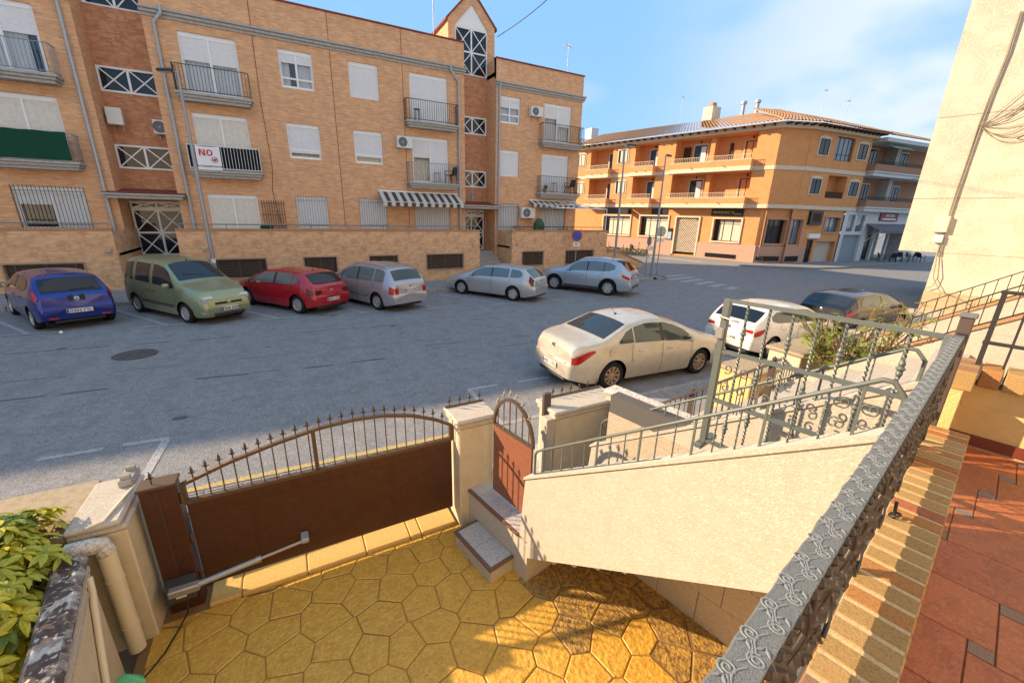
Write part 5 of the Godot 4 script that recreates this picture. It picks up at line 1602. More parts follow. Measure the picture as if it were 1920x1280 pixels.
# the houses on this side of the street, at whose fronts the low sun shines
func house_fronts():
	for q in [[-9.0, 5.2, 1.9, 8.6, "cream two-storey house front behind the tiled terrace"], [-26.0, -9.1, 1.4, 8.8, "cream neighbouring house front left of the terrace"], [-46.0, -26.1, 1.4, 9.2, "cream end house front far left of the terrace"], [5.3, 23.5, 2.2, 8.8, "cream neighbouring house front between the terrace and the tall wall"]]:
		var t := thing("house", q[4], "house", Vector3.ZERO, HOUSE_TURN, "house fronts on the near side")
		var holes := []
		var x: float = q[0] + 1.6
		var base := 1.8
		while x < q[1] - 2.0:
			holes.append([-x - 1.1, -x, base + 0.02, base + 2.2]); holes.append([-x - 1.1, -x, base + 3.0, base + 5.2])
			x += 3.4
		var mb := Mb.new()
		wall_with_holes(mb, -q[1], -q[0], -0.4, q[3], 0.0, holes, 0.2)
		var turn := Transform3D(Basis(Vector3.UP, PI), V(0, 0, q[2]))
		part(t, "wall", mb, "house_white", turn)
		mb = Mb.new(); mb.box(V(q[0], -0.4, q[2] + 0.25), V(q[1], q[3], q[2] + 9.0)); part(t, "body", mb, "stucco")
		mb = Mb.new(); mb.box(V(q[0], q[3] + 0.002, q[2] - 0.5), V(q[1], q[3] + 0.15, q[2] + 9.2)); part(t, "eave", mb, "terracotta_plain")
		for h in holes:
			mb = Mb.new(); mb.box(V(h[0], h[2], -0.14), V(h[1], h[3], -0.1)); part(t, "shutter", mb, "bronze", turn)

# ---------------------------------------------------------------- vehicles
class Car:
	var L := 4.0; var W := 0.85; var clear := 0.20
	var top := []; var belt := []
	var wheels := [0.7, 3.2]; var r := 0.31; var arch := 0.06
	var tumble := 0.34; var nose := 0.80; var tail := 0.82
	var rear_bulge := 0.07; var front_bulge := 0.08
	static func at(tab: Array, s: float) -> float:
		if s <= tab[0][0]: return tab[0][1]
		for i in tab.size() - 1:
			if s <= tab[i + 1][0]:
				return lerpf(tab[i][1], tab[i + 1][1], (s - tab[i][0]) / (tab[i + 1][0] - tab[i][0]))
		return tab[-1][1]
	func smooth(tab: Array, s: float) -> float:
		var d := 0.07
		return (at(tab, s - d) + at(tab, s - d * 0.5) + at(tab, s) * 2.0 + at(tab, s + d * 0.5) + at(tab, s + d)) / 6.0
	func half(s: float) -> float:
		var k := 1.0
		if s < 0.5: k = lerpf(tail, 1.0, pow(clampf(s / 0.5, 0, 1), 0.42))
		var f := L - s
		if f < 0.75: k = minf(k, lerpf(nose, 1.0, pow(clampf(f / 0.75, 0, 1), 0.5)))
		return W * k
	func bottom(s: float) -> float:
		var y := clear
		if s < 0.4: y += (0.4 - s) * 0.30
		if L - s < 0.5: y += (0.5 - (L - s)) * 0.10
		for w in wheels:
			var R: float = r + arch
			var d := absf(s - w)
			if d < R: y = maxf(y, r + sqrt(R * R - d * d))
		return y
	func pt(s: float, q: float, side: float) -> Vector3:
		var tp := smooth(top, s); var bl := minf(smooth(belt, s), tp - 0.02)
		var wb := half(s)
		var y := 0.0; var w := 0.0
		if q <= 1.0:
			y = lerpf(minf(bottom(s), bl - 0.05), bl, q)
			var h := clampf((y - 0.2) / (bl - 0.2), 0, 1)
			w = wb * at([[0, 0.935], [0.14, 0.975], [0.45, 1.0], [0.72, 0.992], [0.9, 0.972], [1, 0.955]], h)
		else:
			var h := tp - bl
			var w0 := wb * 0.955
			var w1 := maxf(w0 - tumble * h - 0.03, 0.1); var y1 := bl + h * 0.88
			if q <= 2.0:
				var t := q - 1.0
				y = lerpf(bl, y1, t); w = lerpf(w0, w1, t) + sin(t * PI) * 0.035 * h
			else:
				var t := q - 2.0
				w = w1 * (1.0 - t); y = y1 + (tp - y1) * (1.0 - pow(1.0 - t, 2.3))
		var x := s - L / 2
		if s < 0.6:
			x -= rear_bulge * at([[0.2, 0.1], [0.33, 0.9], [0.45, 1.0], [0.6, 0.85], [0.68, 0.35], [0.95, 0.0]], y) * pow(1.0 - s / 0.6, 2.0)
		if L - s < 0.7:
			x += front_bulge * at([[0.2, 0.2], [0.32, 0.9], [0.5, 1.0], [0.65, 0.7], [0.85, 0.0]], y) * pow(1.0 - (L - s) / 0.7, 2.0) * (1.0 - 0.25 * pow(w / W, 2.0))
		return Vector3(x, y, w * side)
	func rows() -> Array:
		var a := []
		for k in 11: a.append(k / 10.0)
		for k in range(1, 6): a.append(1.0 + k / 5.0)
		for k in range(1, 7): a.append(2.0 + k / 6.0)
		return a
	func stations() -> Array:
		var a := []
		for k in 25: a.append(L * k / 24.0)
		for e in [0.012, 0.03, 0.06, 0.1, 0.2]: a.append(e); a.append(L - e)
		for w in wheels:
			for k in 15:
				a.append(w + (r + arch) * -cos(PI * k / 14.0))
		for t in top: a.append(clampf(t[0], 0.0, L))
		a.sort()
		var out := [a[0]]
		for v in a:
			if v - out[-1] > 0.008: out.append(v)
		out[-1] = L
		return out
	func shell() -> ArrayMesh:
		var mb := Mb.new()
		var ss := stations(); var rr := rows()
		for side in [-1.0, 1.0]:
			var g := []
			for s in ss:
				var row := []
				for q in rr: row.append(pt(s, q, side))
				g.append(row)
			mb.sheet(g, side < 0)
		for e in [0.0, L]:
			var c := Vector3(pt(e, 0.5, 1.0).x, (pt(e, 0, 1).y + pt(e, 3, 1).y) * 0.5, 0)
			for side in [-1.0, 1.0]:
				for k in rr.size() - 1:
					var a := pt(e, rr[k], side); var b := pt(e, rr[k + 1], side)
					if (side > 0) == (e > 0): mb.tri(c, a, b)
					else: mb.tri(c, b, a)
			var a0 := pt(e, 0, 1); var b0 := pt(e, 0, -1)
			if e > 0: mb.tri(c, b0, a0)
			else: mb.tri(c, a0, b0)
		return mb.done()
	# piece of the skin lifted off by a few millimetres; cols are [s, q low, q high]
	func skin(mb: Mb, cols: Array, side: float, off := 0.006, nq := 5):
		var g := []
		for i in cols.size():
			var row := []
			for j in nq + 1:
				var s: float = cols[i][0]; var q: float = lerpf(cols[i][1], cols[i][2], float(j) / nq)
				var p := pt(s, q, side)
				var ds := pt(minf(s + 0.02, L), q, side) - pt(maxf(s - 0.02, 0), q, side)
				var dq := pt(s, minf(q + 0.02, 3.0), side) - pt(s, maxf(q - 0.02, 0.0), side)
				var n := ds.cross(dq) * (1.0 if side > 0 else -1.0)
				n = n.normalized() if n.length() > 1e-9 else Vector3.UP
				if n.dot(Vector3(0, 0.1, side)) < -0.2 and q < 2.0: n = -n
				if q >= 2.0 and n.y < 0: n = -n
				row.append(p + n * off)
			g.append(row)
		mb.sheet(g, side < 0)
	static func cols(s0: float, s1: float, q0: float, q1: float, n := 8) -> Array:
		var a := []
		for k in n + 1: a.append([lerpf(s0, s1, float(k) / n), q0, q1])
		return a
	static func dense(tab: Array, n := 14) -> Array:
		var a := []
		for k in n + 1:
			var s := lerpf(tab[0][0], tab[-1][0], float(k) / n)
			var lo := []; var hi := []
			for t in tab: lo.append([t[0], t[1]]); hi.append([t[0], t[2]])
			a.append([s, at(lo, s), at(hi, s)])
		return a

func paint(called: String, c: Color, metal := 0.35, rough := 0.32, dust := 0.0) -> void:
	var m: StandardMaterial3D
	if dust > 0.0:
		m = tri_mat(called, mottled(256, c, [[0.02, 0.4, 0.75, c.lerp(lin(0.42, 0.37, 0.28), dust), 0.9, 201], [0.15, 0.58, 0.75, c.lerp(lin(0.35, 0.31, 0.25), dust), 0.7, 202]], 0.03), 1.2, rough)
		m.metallic = metal
	else: m = mat(called, c, rough, metal)
	m.clearcoat_enabled = true; m.clearcoat = 0.7; m.clearcoat_roughness = 0.06

func wheel_meshes(r: float, spokes: int, solid: float) -> Array:
	var ty := Mb.new()
	ty.lathe(Vector3.ZERO, [Vector2(r * 0.62, -0.09), Vector2(r * 0.9, -0.10), Vector2(r * 0.985, -0.08), Vector2(r, -0.05), Vector2(r, 0.05), Vector2(r * 0.985, 0.08), Vector2(r * 0.9, 0.10), Vector2(r * 0.64, 0.092)], 30, Vector3.BACK)
	var rim := Mb.new()
	rim.lathe(Vector3.ZERO, [Vector2(r * 0.66, 0.095), Vector2(r * 0.63, 0.098), Vector2(r * 0.6, 0.08), Vector2(r * 0.58, 0.03)], 30, Vector3.BACK)
	rim.lathe(Vector3.ZERO, [Vector2(r * 0.17, 0.055), Vector2(r * 0.16, 0.08), Vector2(r * 0.1, 0.088), Vector2(0, 0.088)], 14, Vector3.BACK)
	for k in spokes:
		var a := TAU * k / spokes
		var d := Vector3(cos(a), sin(a), 0); var t := Vector3(-sin(a), cos(a), 0)
		var w0 := r * 0.075 * solid; var w1 := r * 0.13 * solid
		var A := d * r * 0.12 + Vector3(0, 0, 0.078); var B := d * r * 0.61 + Vector3(0, 0, 0.084)
		rim.quad(A - t * w0, B - t * w1, B + t * w1, A + t * w0)
		rim.quad(B - t * w1, A - t * w0, A - t * w0 - Vector3(0, 0, 0.04), B - t * w1 - Vector3(0, 0, 0.04))
		rim.quad(A + t * w0, B + t * w1, B + t * w1 - Vector3(0, 0, 0.04), A + t * w0 - Vector3(0, 0, 0.04))
	var back := Mb.new(); back.lathe(Vector3.ZERO, [Vector2(r * 0.62, 0.03), Vector2(0, 0.03)], 20, Vector3.BACK)
	return [ty.done(), rim.done(), back.done()]

func plate(parent: Node3D, text: String, at: Vector3, faces_front: bool, tilt := 0.0):
	var p := sub(parent, "number_plate", at)
	p.rotation = Vector3(0, PI / 2 if faces_front else -PI / 2, 0)
	p.rotate_object_local(Vector3.RIGHT, tilt)
	var b := Mb.new(); b.bevel(V(-0.26, -0.055, -0.006), V(0.26, 0.055, 0.006), 0.003)
	part(p, "plate", b, "plate_white")
	b = Mb.new(); b.box(V(-0.257, -0.052, 0.0065), V(-0.215, 0.052, 0.008))
	part(p, "blue_band", b, "plate_blue")
	lettering(p, text, V(0.02, 0, 0.0075), 0.105, "dark_print")

func lettering(parent: Node3D, text: String, at: Vector3, size: float, material: String, depth := 0.003, font := "Droid Sans", bold := true) -> MeshInstance3D:
	var f := SystemFont.new()
	f.font_names = PackedStringArray([font])
	if bold: f.font_weight = 700
	var t := TextMesh.new()
	t.text = text; t.font = f; t.font_size = 32; t.pixel_size = size / 32.0; t.depth = depth
	t.curve_step = 4.0
	return part(parent, "lettering", t, material, Transform3D(Basis(), at))

func build_car(called: String, label: String, c: Car, p: Dictionary) -> Node3D:
	var pos: Vector3 = p.pos
	var t := thing(called, label, p.get("category", "car"), V(pos.x, gy(pos.x), pos.z), 0.0, p.get("group", "cars parked along the street"))
	t.basis = Basis(Vector3.BACK, -0.023 if pos.x < 12 else 0.0) * Basis(Vector3.UP, deg_to_rad(p.turn))
	part(t, "body", c.shell(), p.paint)
	var ub := Mb.new(); ub.box(V(-c.L / 2 + 0.3, c.clear - 0.02, -c.W + 0.27), V(c.L / 2 - 0.35, 0.72, c.W - 0.27)); ub.box(V(-c.L / 2 + c.wheels[0] + c.r + 0.1, c.clear, -c.W + 0.09), V(-c.L / 2 + c.wheels[1] - c.r - 0.1, c.clear + 0.25, c.W - 0.09))
	part(t, "underbody", ub, "underbody")
	# glass
	var ws := Mb.new(); var rw := Mb.new()
	for s in [-1.0, 1.0]:
		c.skin(ws, Car.dense(p.windscreen, 10), s, 0.006, 8)
		c.skin(rw, Car.dense(p.rear_window, 10), s, 0.006, 8)
	part(t, "windscreen", ws, p.get("glass", "car_glass")); part(t, "rear_window", rw, p.get("glass", "car_glass"))
	for s in [-1.0, 1.0]:
		for w in p.side_windows:
			var mb := Mb.new(); c.skin(mb, Car.dense(w), s, 0.006, 5)
			part(t, "side_window", mb, p.get("side_glass", p.get("glass", "car_glass")))
		if p.has("pillars"):
			for w in p.pillars:
				var mb := Mb.new(); c.skin(mb, Car.dense(w, 4), s, 0.005, 5)
				part(t, "window_pillar", mb, "trim_black")
		for q in p.seams:
			var mb := Mb.new(); c.skin(mb, Car.cols(q[0] - 0.005, q[0] + 0.005, q[1], q[2], 1), s, 0.0025, 14)
			part(t, "door_seam", mb, "seam")
		if p.has("side_trim"):
			var mb := Mb.new(); c.skin(mb, Car.dense(p.side_trim, 20), s, 0.012, 3)
			part(t, "side_moulding", mb, p.get("trim_paint", "trim_black"))
		if p.has("sill"):
			var mb := Mb.new(); c.skin(mb, Car.dense(p.sill, 20), s, 0.010, 2)
			part(t, "sill_cladding", mb, "trim_grey")
		if p.get("lips", false):
			for wx in c.wheels:
				var mb := Mb.new()
				var cl := []
				for k in 17: cl.append([wx + (c.r + c.arch - 0.002) * -cos(PI * k / 16.0) * 1.0, 0.0, 0.14])
				c.skin(mb, cl, s, 0.010, 2)
				part(t, "arch_lip", mb, "trim_grey")
		for h in p.get("handles", []):
			var q := c.pt(h[0], h[1], s)
			var mb := Mb.new(); mb.bevel(V(-0.085, -0.014, -0.014), V(0.085, 0.014, 0.014), 0.008)
			part(t, "door_handle", mb, p.get("handle_paint", p.paint), Transform3D(Basis(), q + V(0, 0, s * 0.012)))
		# mirrors
		var m := c.pt(p.mirror[0], p.mirror[1], s)
		var mr := sub(t, "mirror", m + V(0.0, 0.05, s * 0.105))
		var mb := Mb.new(); mb.bevel(V(-0.05, -0.065, -0.095), V(0.085, 0.075, 0.095), 0.045)
		part(mr, "shell", mb, p.get("mirror_paint", p.paint))
		mb = Mb.new(); mb.box(V(-0.0515, -0.05, -0.075), V(-0.05, 0.055, 0.075))
		part(mr, "glass", mb, "mirror_glass")
		mb = Mb.new(); mb.bar(V(0.03, -0.05, -s * 0.09), V(0.03, -0.07, -s * 0.14), 0.05, 0.03)
		part(mr, "stalk", mb, "trim_black")
		for l in p.lights:
			mb = Mb.new(); c.skin(mb, Car.dense(l[1], 8), s, 0.010, 5)
			part(t, l[0], mb, l[2])
	# what sits on the ends: [name, material, lo, hi, bevel]
	for e in p.get("blocks", []):
		var mb := Mb.new(); mb.bevel(e[2], e[3], e[4])
		part(t, e[0], mb, e[1])
	for e in p.get("emblems", []):
		var mb := Mb.new()
		mb.lathe(Vector3.ZERO, [Vector2(0.055, -0.01), Vector2(0.055, 0.006), Vector2(0.042, 0.010), Vector2(0.040, 0.003), Vector2(0, 0.003)], 18, Vector3.RIGHT if e.x > 0 else Vector3.LEFT)
		part(t, "emblem", mb, "chrome", Transform3D(Basis(), e))
	for e in p.plates: plate(t, e[0], e[1], e[2], e[3])
	# wheels
	var wm := wheel_meshes(c.r, p.get("spokes", 9), p.get("solid", 1.0))
	for i in 2:
		for s in [-1.0, 1.0]:
			var w := sub(t, "wheel", V(c.wheels[i] - c.L / 2, c.r, s * (c.W - 0.125)))
			if s < 0: w.rotation.y = PI
			part(w, "tyre", wm[0], "tyre"); part(w, "rim", wm[1], p.get("rim", "alloy")); part(w, "drum", wm[2], p.get("drum", "trim_black"))
	if p.has("rails"):
		for s in [-1.0, 1.0]:
			var pts := []
			for k in 13:
				var q := c.pt(lerpf(p.rails[0], p.rails[1], k / 12.0), 2.06, s)
				pts.append(q + V(0, (0.035 if k > 0 and k < 12 else 0.0), 0))
			var mb := Mb.new(); mb.tube(pts, 0.014, 6)
			part(t, "roof_rail", mb, "silver")
	if p.has("aerial"):
		var q := c.pt(p.aerial, 2.98, 1.0)
		var mb := Mb.new(); mb.tube([q, q + V(-0.22, 0.24, 0)], [0.006, 0.002], 5); mb.bevel(q - V(0.04, 0.005, 0.02), q + V(0.02, 0.025, 0.02), 0.008)
		part(t, "aerial", mb, "trim_black")
	if p.has("wiper"):
		var q0 := c.pt(p.wiper[0], 2.9, -1.0); var q1 := c.pt(p.wiper[1], 2.35, 1.0)
		var mb := Mb.new(); mb.bar(q0 + V(0, 0.02, 0), q1 + V(0, 0.02, 0), 0.015, 0.012)
		part(t, "wiper", mb, "trim_black")
	return t

func car_at(c: Car, wheel: Vector3, which: int, side: float, turn: float) -> Vector3:
	# centre of the car from the ground point under one wheel
	var l := V(c.wheels[which] - c.L / 2, 0, side * (c.W - 0.06))
	return wheel - Basis(Vector3.UP, deg_to_rad(turn)) * l

func vehicles():
	paint("blue_paint", lin(0.008, 0.022, 0.20), 0.45, 0.25)
	paint("green_paint", lin(0.26, 0.30, 0.16), 0.5, 0.34, 0.25)
	paint("red_paint", lin(0.40, 0.010, 0.022), 0.2, 0.25)
	paint("silver_paint", lin(0.42, 0.41, 0.43), 0.55, 0.32, 0.15)
	paint("pale_silver_paint", lin(0.46, 0.475, 0.485), 0.5, 0.32, 0.15)
	paint("ice_blue_paint", lin(0.37, 0.435, 0.50), 0.5, 0.30)
	paint("champagne_paint", lin(0.54, 0.50, 0.415), 0.35, 0.36, 0.45)
	paint("white_paint", lin(0.72, 0.70, 0.655), 0.0, 0.3, 0.3)
	paint("black_paint", lin(0.010, 0.010, 0.016), 0.1, 0.22)
	mat("car_glass", lin(0.02, 0.027, 0.033), 0.03)
	mat("tinted_glass", lin(0.008, 0.010, 0.012), 0.04)
	mat("grey_glass", lin(0.14, 0.18, 0.19), 0.05, 0.25)
	mat("green_glass", lin(0.055, 0.075, 0.065), 0.04, 0.1)
	mat("trim_black", lin(0.016, 0.016, 0.017), 0.55)
	mat("trim_grey", lin(0.05, 0.052, 0.055), 0.65)
	mat("underbody", lin(0.012, 0.012, 0.012), 0.9)
	mat("seam", lin(0.02, 0.02, 0.02), 0.8)
	mat("tyre", lin(0.022, 0.022, 0.022), 0.85)
	mat("alloy", lin(0.48, 0.48, 0.48), 0.35, 0.6)
	mat("bronze_alloy", lin(0.40, 0.30, 0.20), 0.4, 0.5)
	mat("dark_alloy", lin(0.05, 0.05, 0.055), 0.4, 0.5)
	mat("chrome", lin(0.6, 0.6, 0.6), 0.15, 0.9)
	mat("mirror_glass", lin(0.5, 0.5, 0.5), 0.05, 1.0)
	mat("plate_white", lin(0.70, 0.70, 0.68), 0.5)
	mat("plate_blue", lin(0.02, 0.06, 0.4), 0.5)
	mat("tail_red", lin(0.42, 0.012, 0.015), 0.12)
	mat("tail_dark", lin(0.10, 0.008, 0.010), 0.12)
	mat("lamp_clear", lin(0.50, 0.50, 0.47), 0.1, 0.3)
	mat("amber", lin(0.55, 0.22, 0.02), 0.15)
	var c := Car.new()
	# ---- blue hatchback
	c.L = 4.03; c.W = 0.845; c.wheels = [0.68, 3.19]; c.r = 0.30
	c.top = [[0, 0.90], [0.08, 0.97], [0.16, 1.0], [0.60, 1.40], [0.8, 1.45], [1.8, 1.49], [2.4, 1.43], [3.25, 1.0], [3.35, 0.97], [3.8, 0.84], [3.98, 0.70], [4.03, 0.6]]
	c.belt = [[0, 0.84], [0.3, 0.96], [2.7, 0.90], [3.3, 0.86], [3.85, 0.70], [4.03, 0.52]]
	var hatch_windows := [[[0.78, 1.30, 1.55], [1.05, 1.14, 1.84], [1.20, 1.08, 1.86], [1.86, 1.07, 1.86]], [[1.94, 1.07, 1.86], [2.45, 1.07, 1.86], [2.75, 1.07, 1.80], [2.98, 1.07, 1.40]]]
	build_car("parked_car", "deep blue hatchback with black racing stripe and high tail lamps", c, {"pos": car_at(c, V(-6.32, 0, -15.6), 0, -1, 119.6), "turn": 119.6, "paint": "blue_paint", "glass": "tinted_glass",
		"windscreen": [[2.45, 2.10, 3.0], [3.15, 2.10, 3.0]], "rear_window": [[0.17, 2.12, 3.0], [0.56, 2.12, 3.0]], "side_windows": hatch_windows, "seams": [[1.90, 0.04, 1.0], [3.0, 0.12, 1.0], [1.16, 0.75, 1.0]],
		"handles": [[1.35, 0.84], [2.1, 0.84]], "mirror": [2.86, 1.1], "mirror_paint": "trim_black",
		"lights": [["tail_light", [[0.06, 0.92, 1.7], [0.16, 0.90, 1.85], [0.30, 1.02, 1.88]], "tail_red"], ["headlight", [[3.72, 0.6, 0.95], [3.98, 0.55, 0.85]], "lamp_clear"]],
		"blocks": [["racing_stripe", "trim_black", V(-2.042, 0.70, 0.06), V(-2.01, 0.945, 0.17), 0.004], ["racing_stripe", "trim_black", V(-2.042, 0.70, -0.17), V(-2.01, 0.945, -0.06), 0.004], ["plate_recess", "trim_black", V(-2.085, 0.46, -0.3), V(-2.0, 0.60, 0.3), 0.01], ["reflector", "tail_red", V(-2.09, 0.34, -0.62), V(-2.0, 0.38, -0.42), 0.008], ["reflector", "tail_red", V(-2.09, 0.34, 0.42), V(-2.0, 0.38, 0.62), 0.008], ["lower_bumper", "trim_black", V(-2.06, 0.22, -0.5), V(-1.9, 0.30, 0.5), 0.02]],
		"emblems": [V(-2.045, 0.84, 0)], "plates": [["0393 FTL", V(-2.094, 0.53, 0), false, 0.0]], "spokes": 10, "drum": "tyre", "wiper": [0.2, 0.24]})
	# ---- green van-like estate, nose towards the house
	c = Car.new()
	c.L = 4.0; c.W = 0.84; c.wheels = [0.62, 3.22]; c.r = 0.305; c.tumble = 0.20; c.nose = 0.74; c.tail = 0.9; c.rear_bulge = 0.04
	c.top = [[0, 1.55], [0.03, 1.70], [0.12, 1.78], [0.6, 1.82], [1.9, 1.82], [2.3, 1.74], [2.98, 1.24], [3.08, 1.18], [3.6, 1.06], [3.84, 0.98], [3.95, 0.86], [4.0, 0.72]]
	c.belt = [[0, 1.02], [2.6, 0.98], [3.0, 0.99], [3.4, 0.97], [3.8, 0.88], [4.0, 0.62]]
	build_car("parked_car", "pale green van-like family car parked with its nose to the road", c, {"pos": car_at(c, V(-2.93, 0, -15.17), 1, 1, -52.7), "turn": -52.7, "paint": "green_paint",
		"windscreen": [[2.30, 2.06, 3.0], [2.95, 2.06, 3.0]], "rear_window": [[0.035, 2.1, 3.0], [0.05, 2.1, 3.0]],
		"side_windows": [[[0.14, 1.12, 1.84], [0.62, 1.10, 1.88]], [[0.78, 1.10, 1.88], [1.55, 1.08, 1.88]], [[1.72, 1.08, 1.88], [2.2, 1.08, 1.88], [2.5, 1.08, 1.86], [2.82, 1.08, 1.35]]],
		"seams": [[0.70, 0.10, 2.0], [1.63, 0.04, 2.0], [2.86, 0.12, 1.0], [0.09, 0.2, 1.9]], "handles": [[1.45, 0.82], [1.78, 0.80]], "handle_paint": "trim_black", "mirror": [2.62, 1.1],
		"side_trim": [[0.98, 0.30, 0.42], [2.78, 0.30, 0.42]], "trim_paint": "trim_grey",
		"lights": [["tail_light", [[0.015, 0.5, 0.95], [0.08, 0.5, 0.95]], "tail_red"], ["fog_lamp", [[3.86, 0.22, 0.34], [3.96, 0.22, 0.34]], "lamp_clear"], ["indicator", [[2.96, 0.62, 0.68], [3.03, 0.62, 0.68]], "amber"]],
		"blocks": [["headlight", "lamp_clear", V(1.80, 0.62, 0.36), V(2.02, 0.86, 0.70), 0.06], ["headlight", "lamp_clear", V(1.80, 0.62, -0.70), V(2.02, 0.86, -0.36), 0.06], ["grille", "trim_black", V(1.96, 0.60, -0.40), V(2.065, 0.67, -0.06), 0.01], ["grille", "trim_black", V(1.96, 0.60, 0.06), V(2.065, 0.67, 0.40), 0.01], ["lower_grille", "trim_black", V(2.0, 0.26, -0.45), V(2.075, 0.34, 0.45), 0.01]],
		"emblems": [V(2.075, 0.645, 0)], "plates": [["7848 DNM", V(2.10, 0.47, 0), true, 0.0]], "spokes": 7, "solid": 1.5, "aerial": 2.25, "wiper": [2.85, 2.75]})
	# ---- red hatchback
	c = Car.new()
	c.L = 4.05; c.W = 0.875; c.wheels = [0.72, 3.27]; c.r = 0.31
	c.top = [[0, 0.92], [0.06, 1.0], [0.13, 1.05], [0.50, 1.36], [0.8, 1.43], [1.8, 1.46], [2.4, 1.39], [3.2, 0.99], [3.3, 0.96], [3.8, 0.84], [4.0, 0.70], [4.05, 0.58]]
	c.belt = [[0, 0.86], [0.35, 0.98], [2.7, 0.89], [3.3, 0.85], [3.85, 0.68], [4.05, 0.5]]
	var five_door := [[[0.66, 1.24, 1.60], [0.84, 1.10, 1.84], [0.92, 1.08, 1.86]], [[0.96, 1.08, 1.86], [1.72, 1.07, 1.87]], [[1.82, 1.07, 1.87], [2.4, 1.07, 1.86], [2.72, 1.07, 1.78], [2.95, 1.07, 1.35]]]
	build_car("parked_car", "bright red hatchback between the green and the silver family car", c, {"pos": car_at(c, V(0.07, 0, -15.58), 0, -1, 128.0), "turn": 128.0, "paint": "red_paint", "glass": "tinted_glass", "side_glass": "grey_glass",
		"windscreen": [[2.42, 2.10, 3.0], [3.12, 2.10, 3.0]], "rear_window": [[0.13, 2.10, 3.0], [0.50, 2.10, 3.0]], "side_windows": five_door, "pillars": [[[1.73, 1.08, 1.86], [1.81, 1.08, 1.86]]], "seams": [[1.77, 0.04, 1.0], [2.98, 0.12, 1.0], [0.98, 0.55, 1.0]],
		"handles": [[1.15, 0.83], [1.98, 0.83]], "mirror": [2.80, 1.1], "mirror_paint": "trim_black",
		"lights": [["tail_light", [[0.02, 0.62, 0.92], [0.12, 0.60, 0.94], [0.26, 0.68, 0.96]], "tail_dark"], ["headlight", [[3.72, 0.62, 0.95], [3.98, 0.58, 0.88]], "lamp_clear"]],
		"blocks": [["tail_light", "tail_dark", V(-2.055, 0.66, 0.42), V(-1.95, 0.86, 0.70), 0.02], ["tail_light", "tail_dark", V(-2.055, 0.66, -0.70), V(-1.95, 0.86, -0.42), 0.02], ["lower_bumper", "trim_black", V(-2.07, 0.20, -0.62), V(-1.88, 0.33, 0.62), 0.03], ["tailgate_lip", "tinted_glass", V(-1.92, 1.05, -0.5), V(-1.86, 1.06, 0.5), 0.002]],
		"emblems": [V(-2.05, 0.80, 0)], "plates": [["8421 LKB", V(-2.10, 0.50, 0), false, 0.0]], "spokes": 8, "solid": 1.4, "aerial": 0.85})
	# ---- silver family car with roof rails
	c = Car.new()
	c.L = 4.4; c.W = 0.895; c.wheels = [0.86, 3.54]; c.r = 0.315; c.tumble = 0.28
	c.top = [[0, 0.98], [0.05, 1.10], [0.10, 1.15], [0.36, 1.52], [0.6, 1.60], [1.5, 1.65], [2.3, 1.61], [2.8, 1.46], [3.5, 1.06], [3.6, 1.02], [4.15, 0.88], [4.34, 0.72], [4.4, 0.6]]
	c.belt = [[0, 0.92], [0.3, 1.02], [2.9, 0.96], [3.5, 0.92], [4.1, 0.76], [4.4, 0.52]]
	build_car("parked_car", "silver people carrier with roof rails and red tail lamps by the kerb", c, {"pos": car_at(c, V(2.67, 0, -15.42), 0, -1, 117.0), "turn": 117.0, "paint": "silver_paint", "glass": "green_glass", "side_glass": "grey_glass",
		"windscreen": [[2.76, 2.08, 3.0], [3.42, 2.08, 3.0]], "rear_window": [[0.10, 2.08, 3.0], [0.36, 2.08, 3.0]],
		"side_windows": [[[0.48, 1.12, 1.78], [0.62, 1.08, 1.86], [1.02, 1.08, 1.88]], [[1.10, 1.07, 1.88], [1.92, 1.07, 1.88]], [[2.02, 1.07, 1.88], [2.6, 1.07, 1.88], [2.95, 1.07, 1.80], [3.2, 1.07, 1.40]]], "pillars": [[[1.93, 1.08, 1.87], [2.01, 1.08, 1.87]]],
		"seams": [[1.05, 0.45, 1.0], [1.97, 0.04, 1.0], [3.22, 0.12, 1.0]], "handles": [[1.25, 0.78], [2.18, 0.78]], "mirror": [3.02, 1.1], "mirror_paint": "trim_black", "side_trim": [[1.2, 0.36, 0.39], [3.1, 0.36, 0.39]], "trim_paint": "chrome",
		"lights": [["tail_light", [[0.01, 0.56, 0.92], [0.1, 0.56, 0.94], [0.20, 0.58, 0.94]], "tail_red"], ["headlight", [[4.05, 0.62, 0.95], [4.32, 0.58, 0.88]], "lamp_clear"]],
		"blocks": [["tail_light", "tail_red", V(-2.235, 0.62, 0.56), V(-2.1, 0.90, 0.73), 0.02], ["tail_light", "tail_red", V(-2.235, 0.62, -0.73), V(-2.1, 0.90, -0.56), 0.02], ["lower_bumper", "trim_black", V(-2.24, 0.22, -0.5), V(-2.0, 0.30, 0.5), 0.02], ["plate_recess", "silver_paint", V(-2.225, 0.72, -0.34), V(-2.15, 0.86, 0.34), 0.01]],
		"emblems": [V(-2.22, 0.96, 0)], "plates": [["3170 DFP", V(-2.235, 0.79, 0), false, 0.0]], "spokes": 8, "solid": 1.3, "rails": [0.5, 2.5]})
	# ---- pale silver estate
	c = Car.new()
	c.L = 4.47; c.W = 0.90; c.wheels = [0.95, 3.59]; c.r = 0.315
	c.top = [[0, 0.94], [0.05, 1.02], [0.10, 1.06], [0.50, 1.40], [0.75, 1.46], [1.8, 1.50], [2.5, 1.45], [3.4, 1.02], [3.5, 0.99], [4.15, 0.85], [4.40, 0.70], [4.47, 0.58]]
	c.belt = [[0, 0.86], [0.35, 0.99], [2.9, 0.90], [3.5, 0.86], [4.15, 0.70], [4.47, 0.5]]
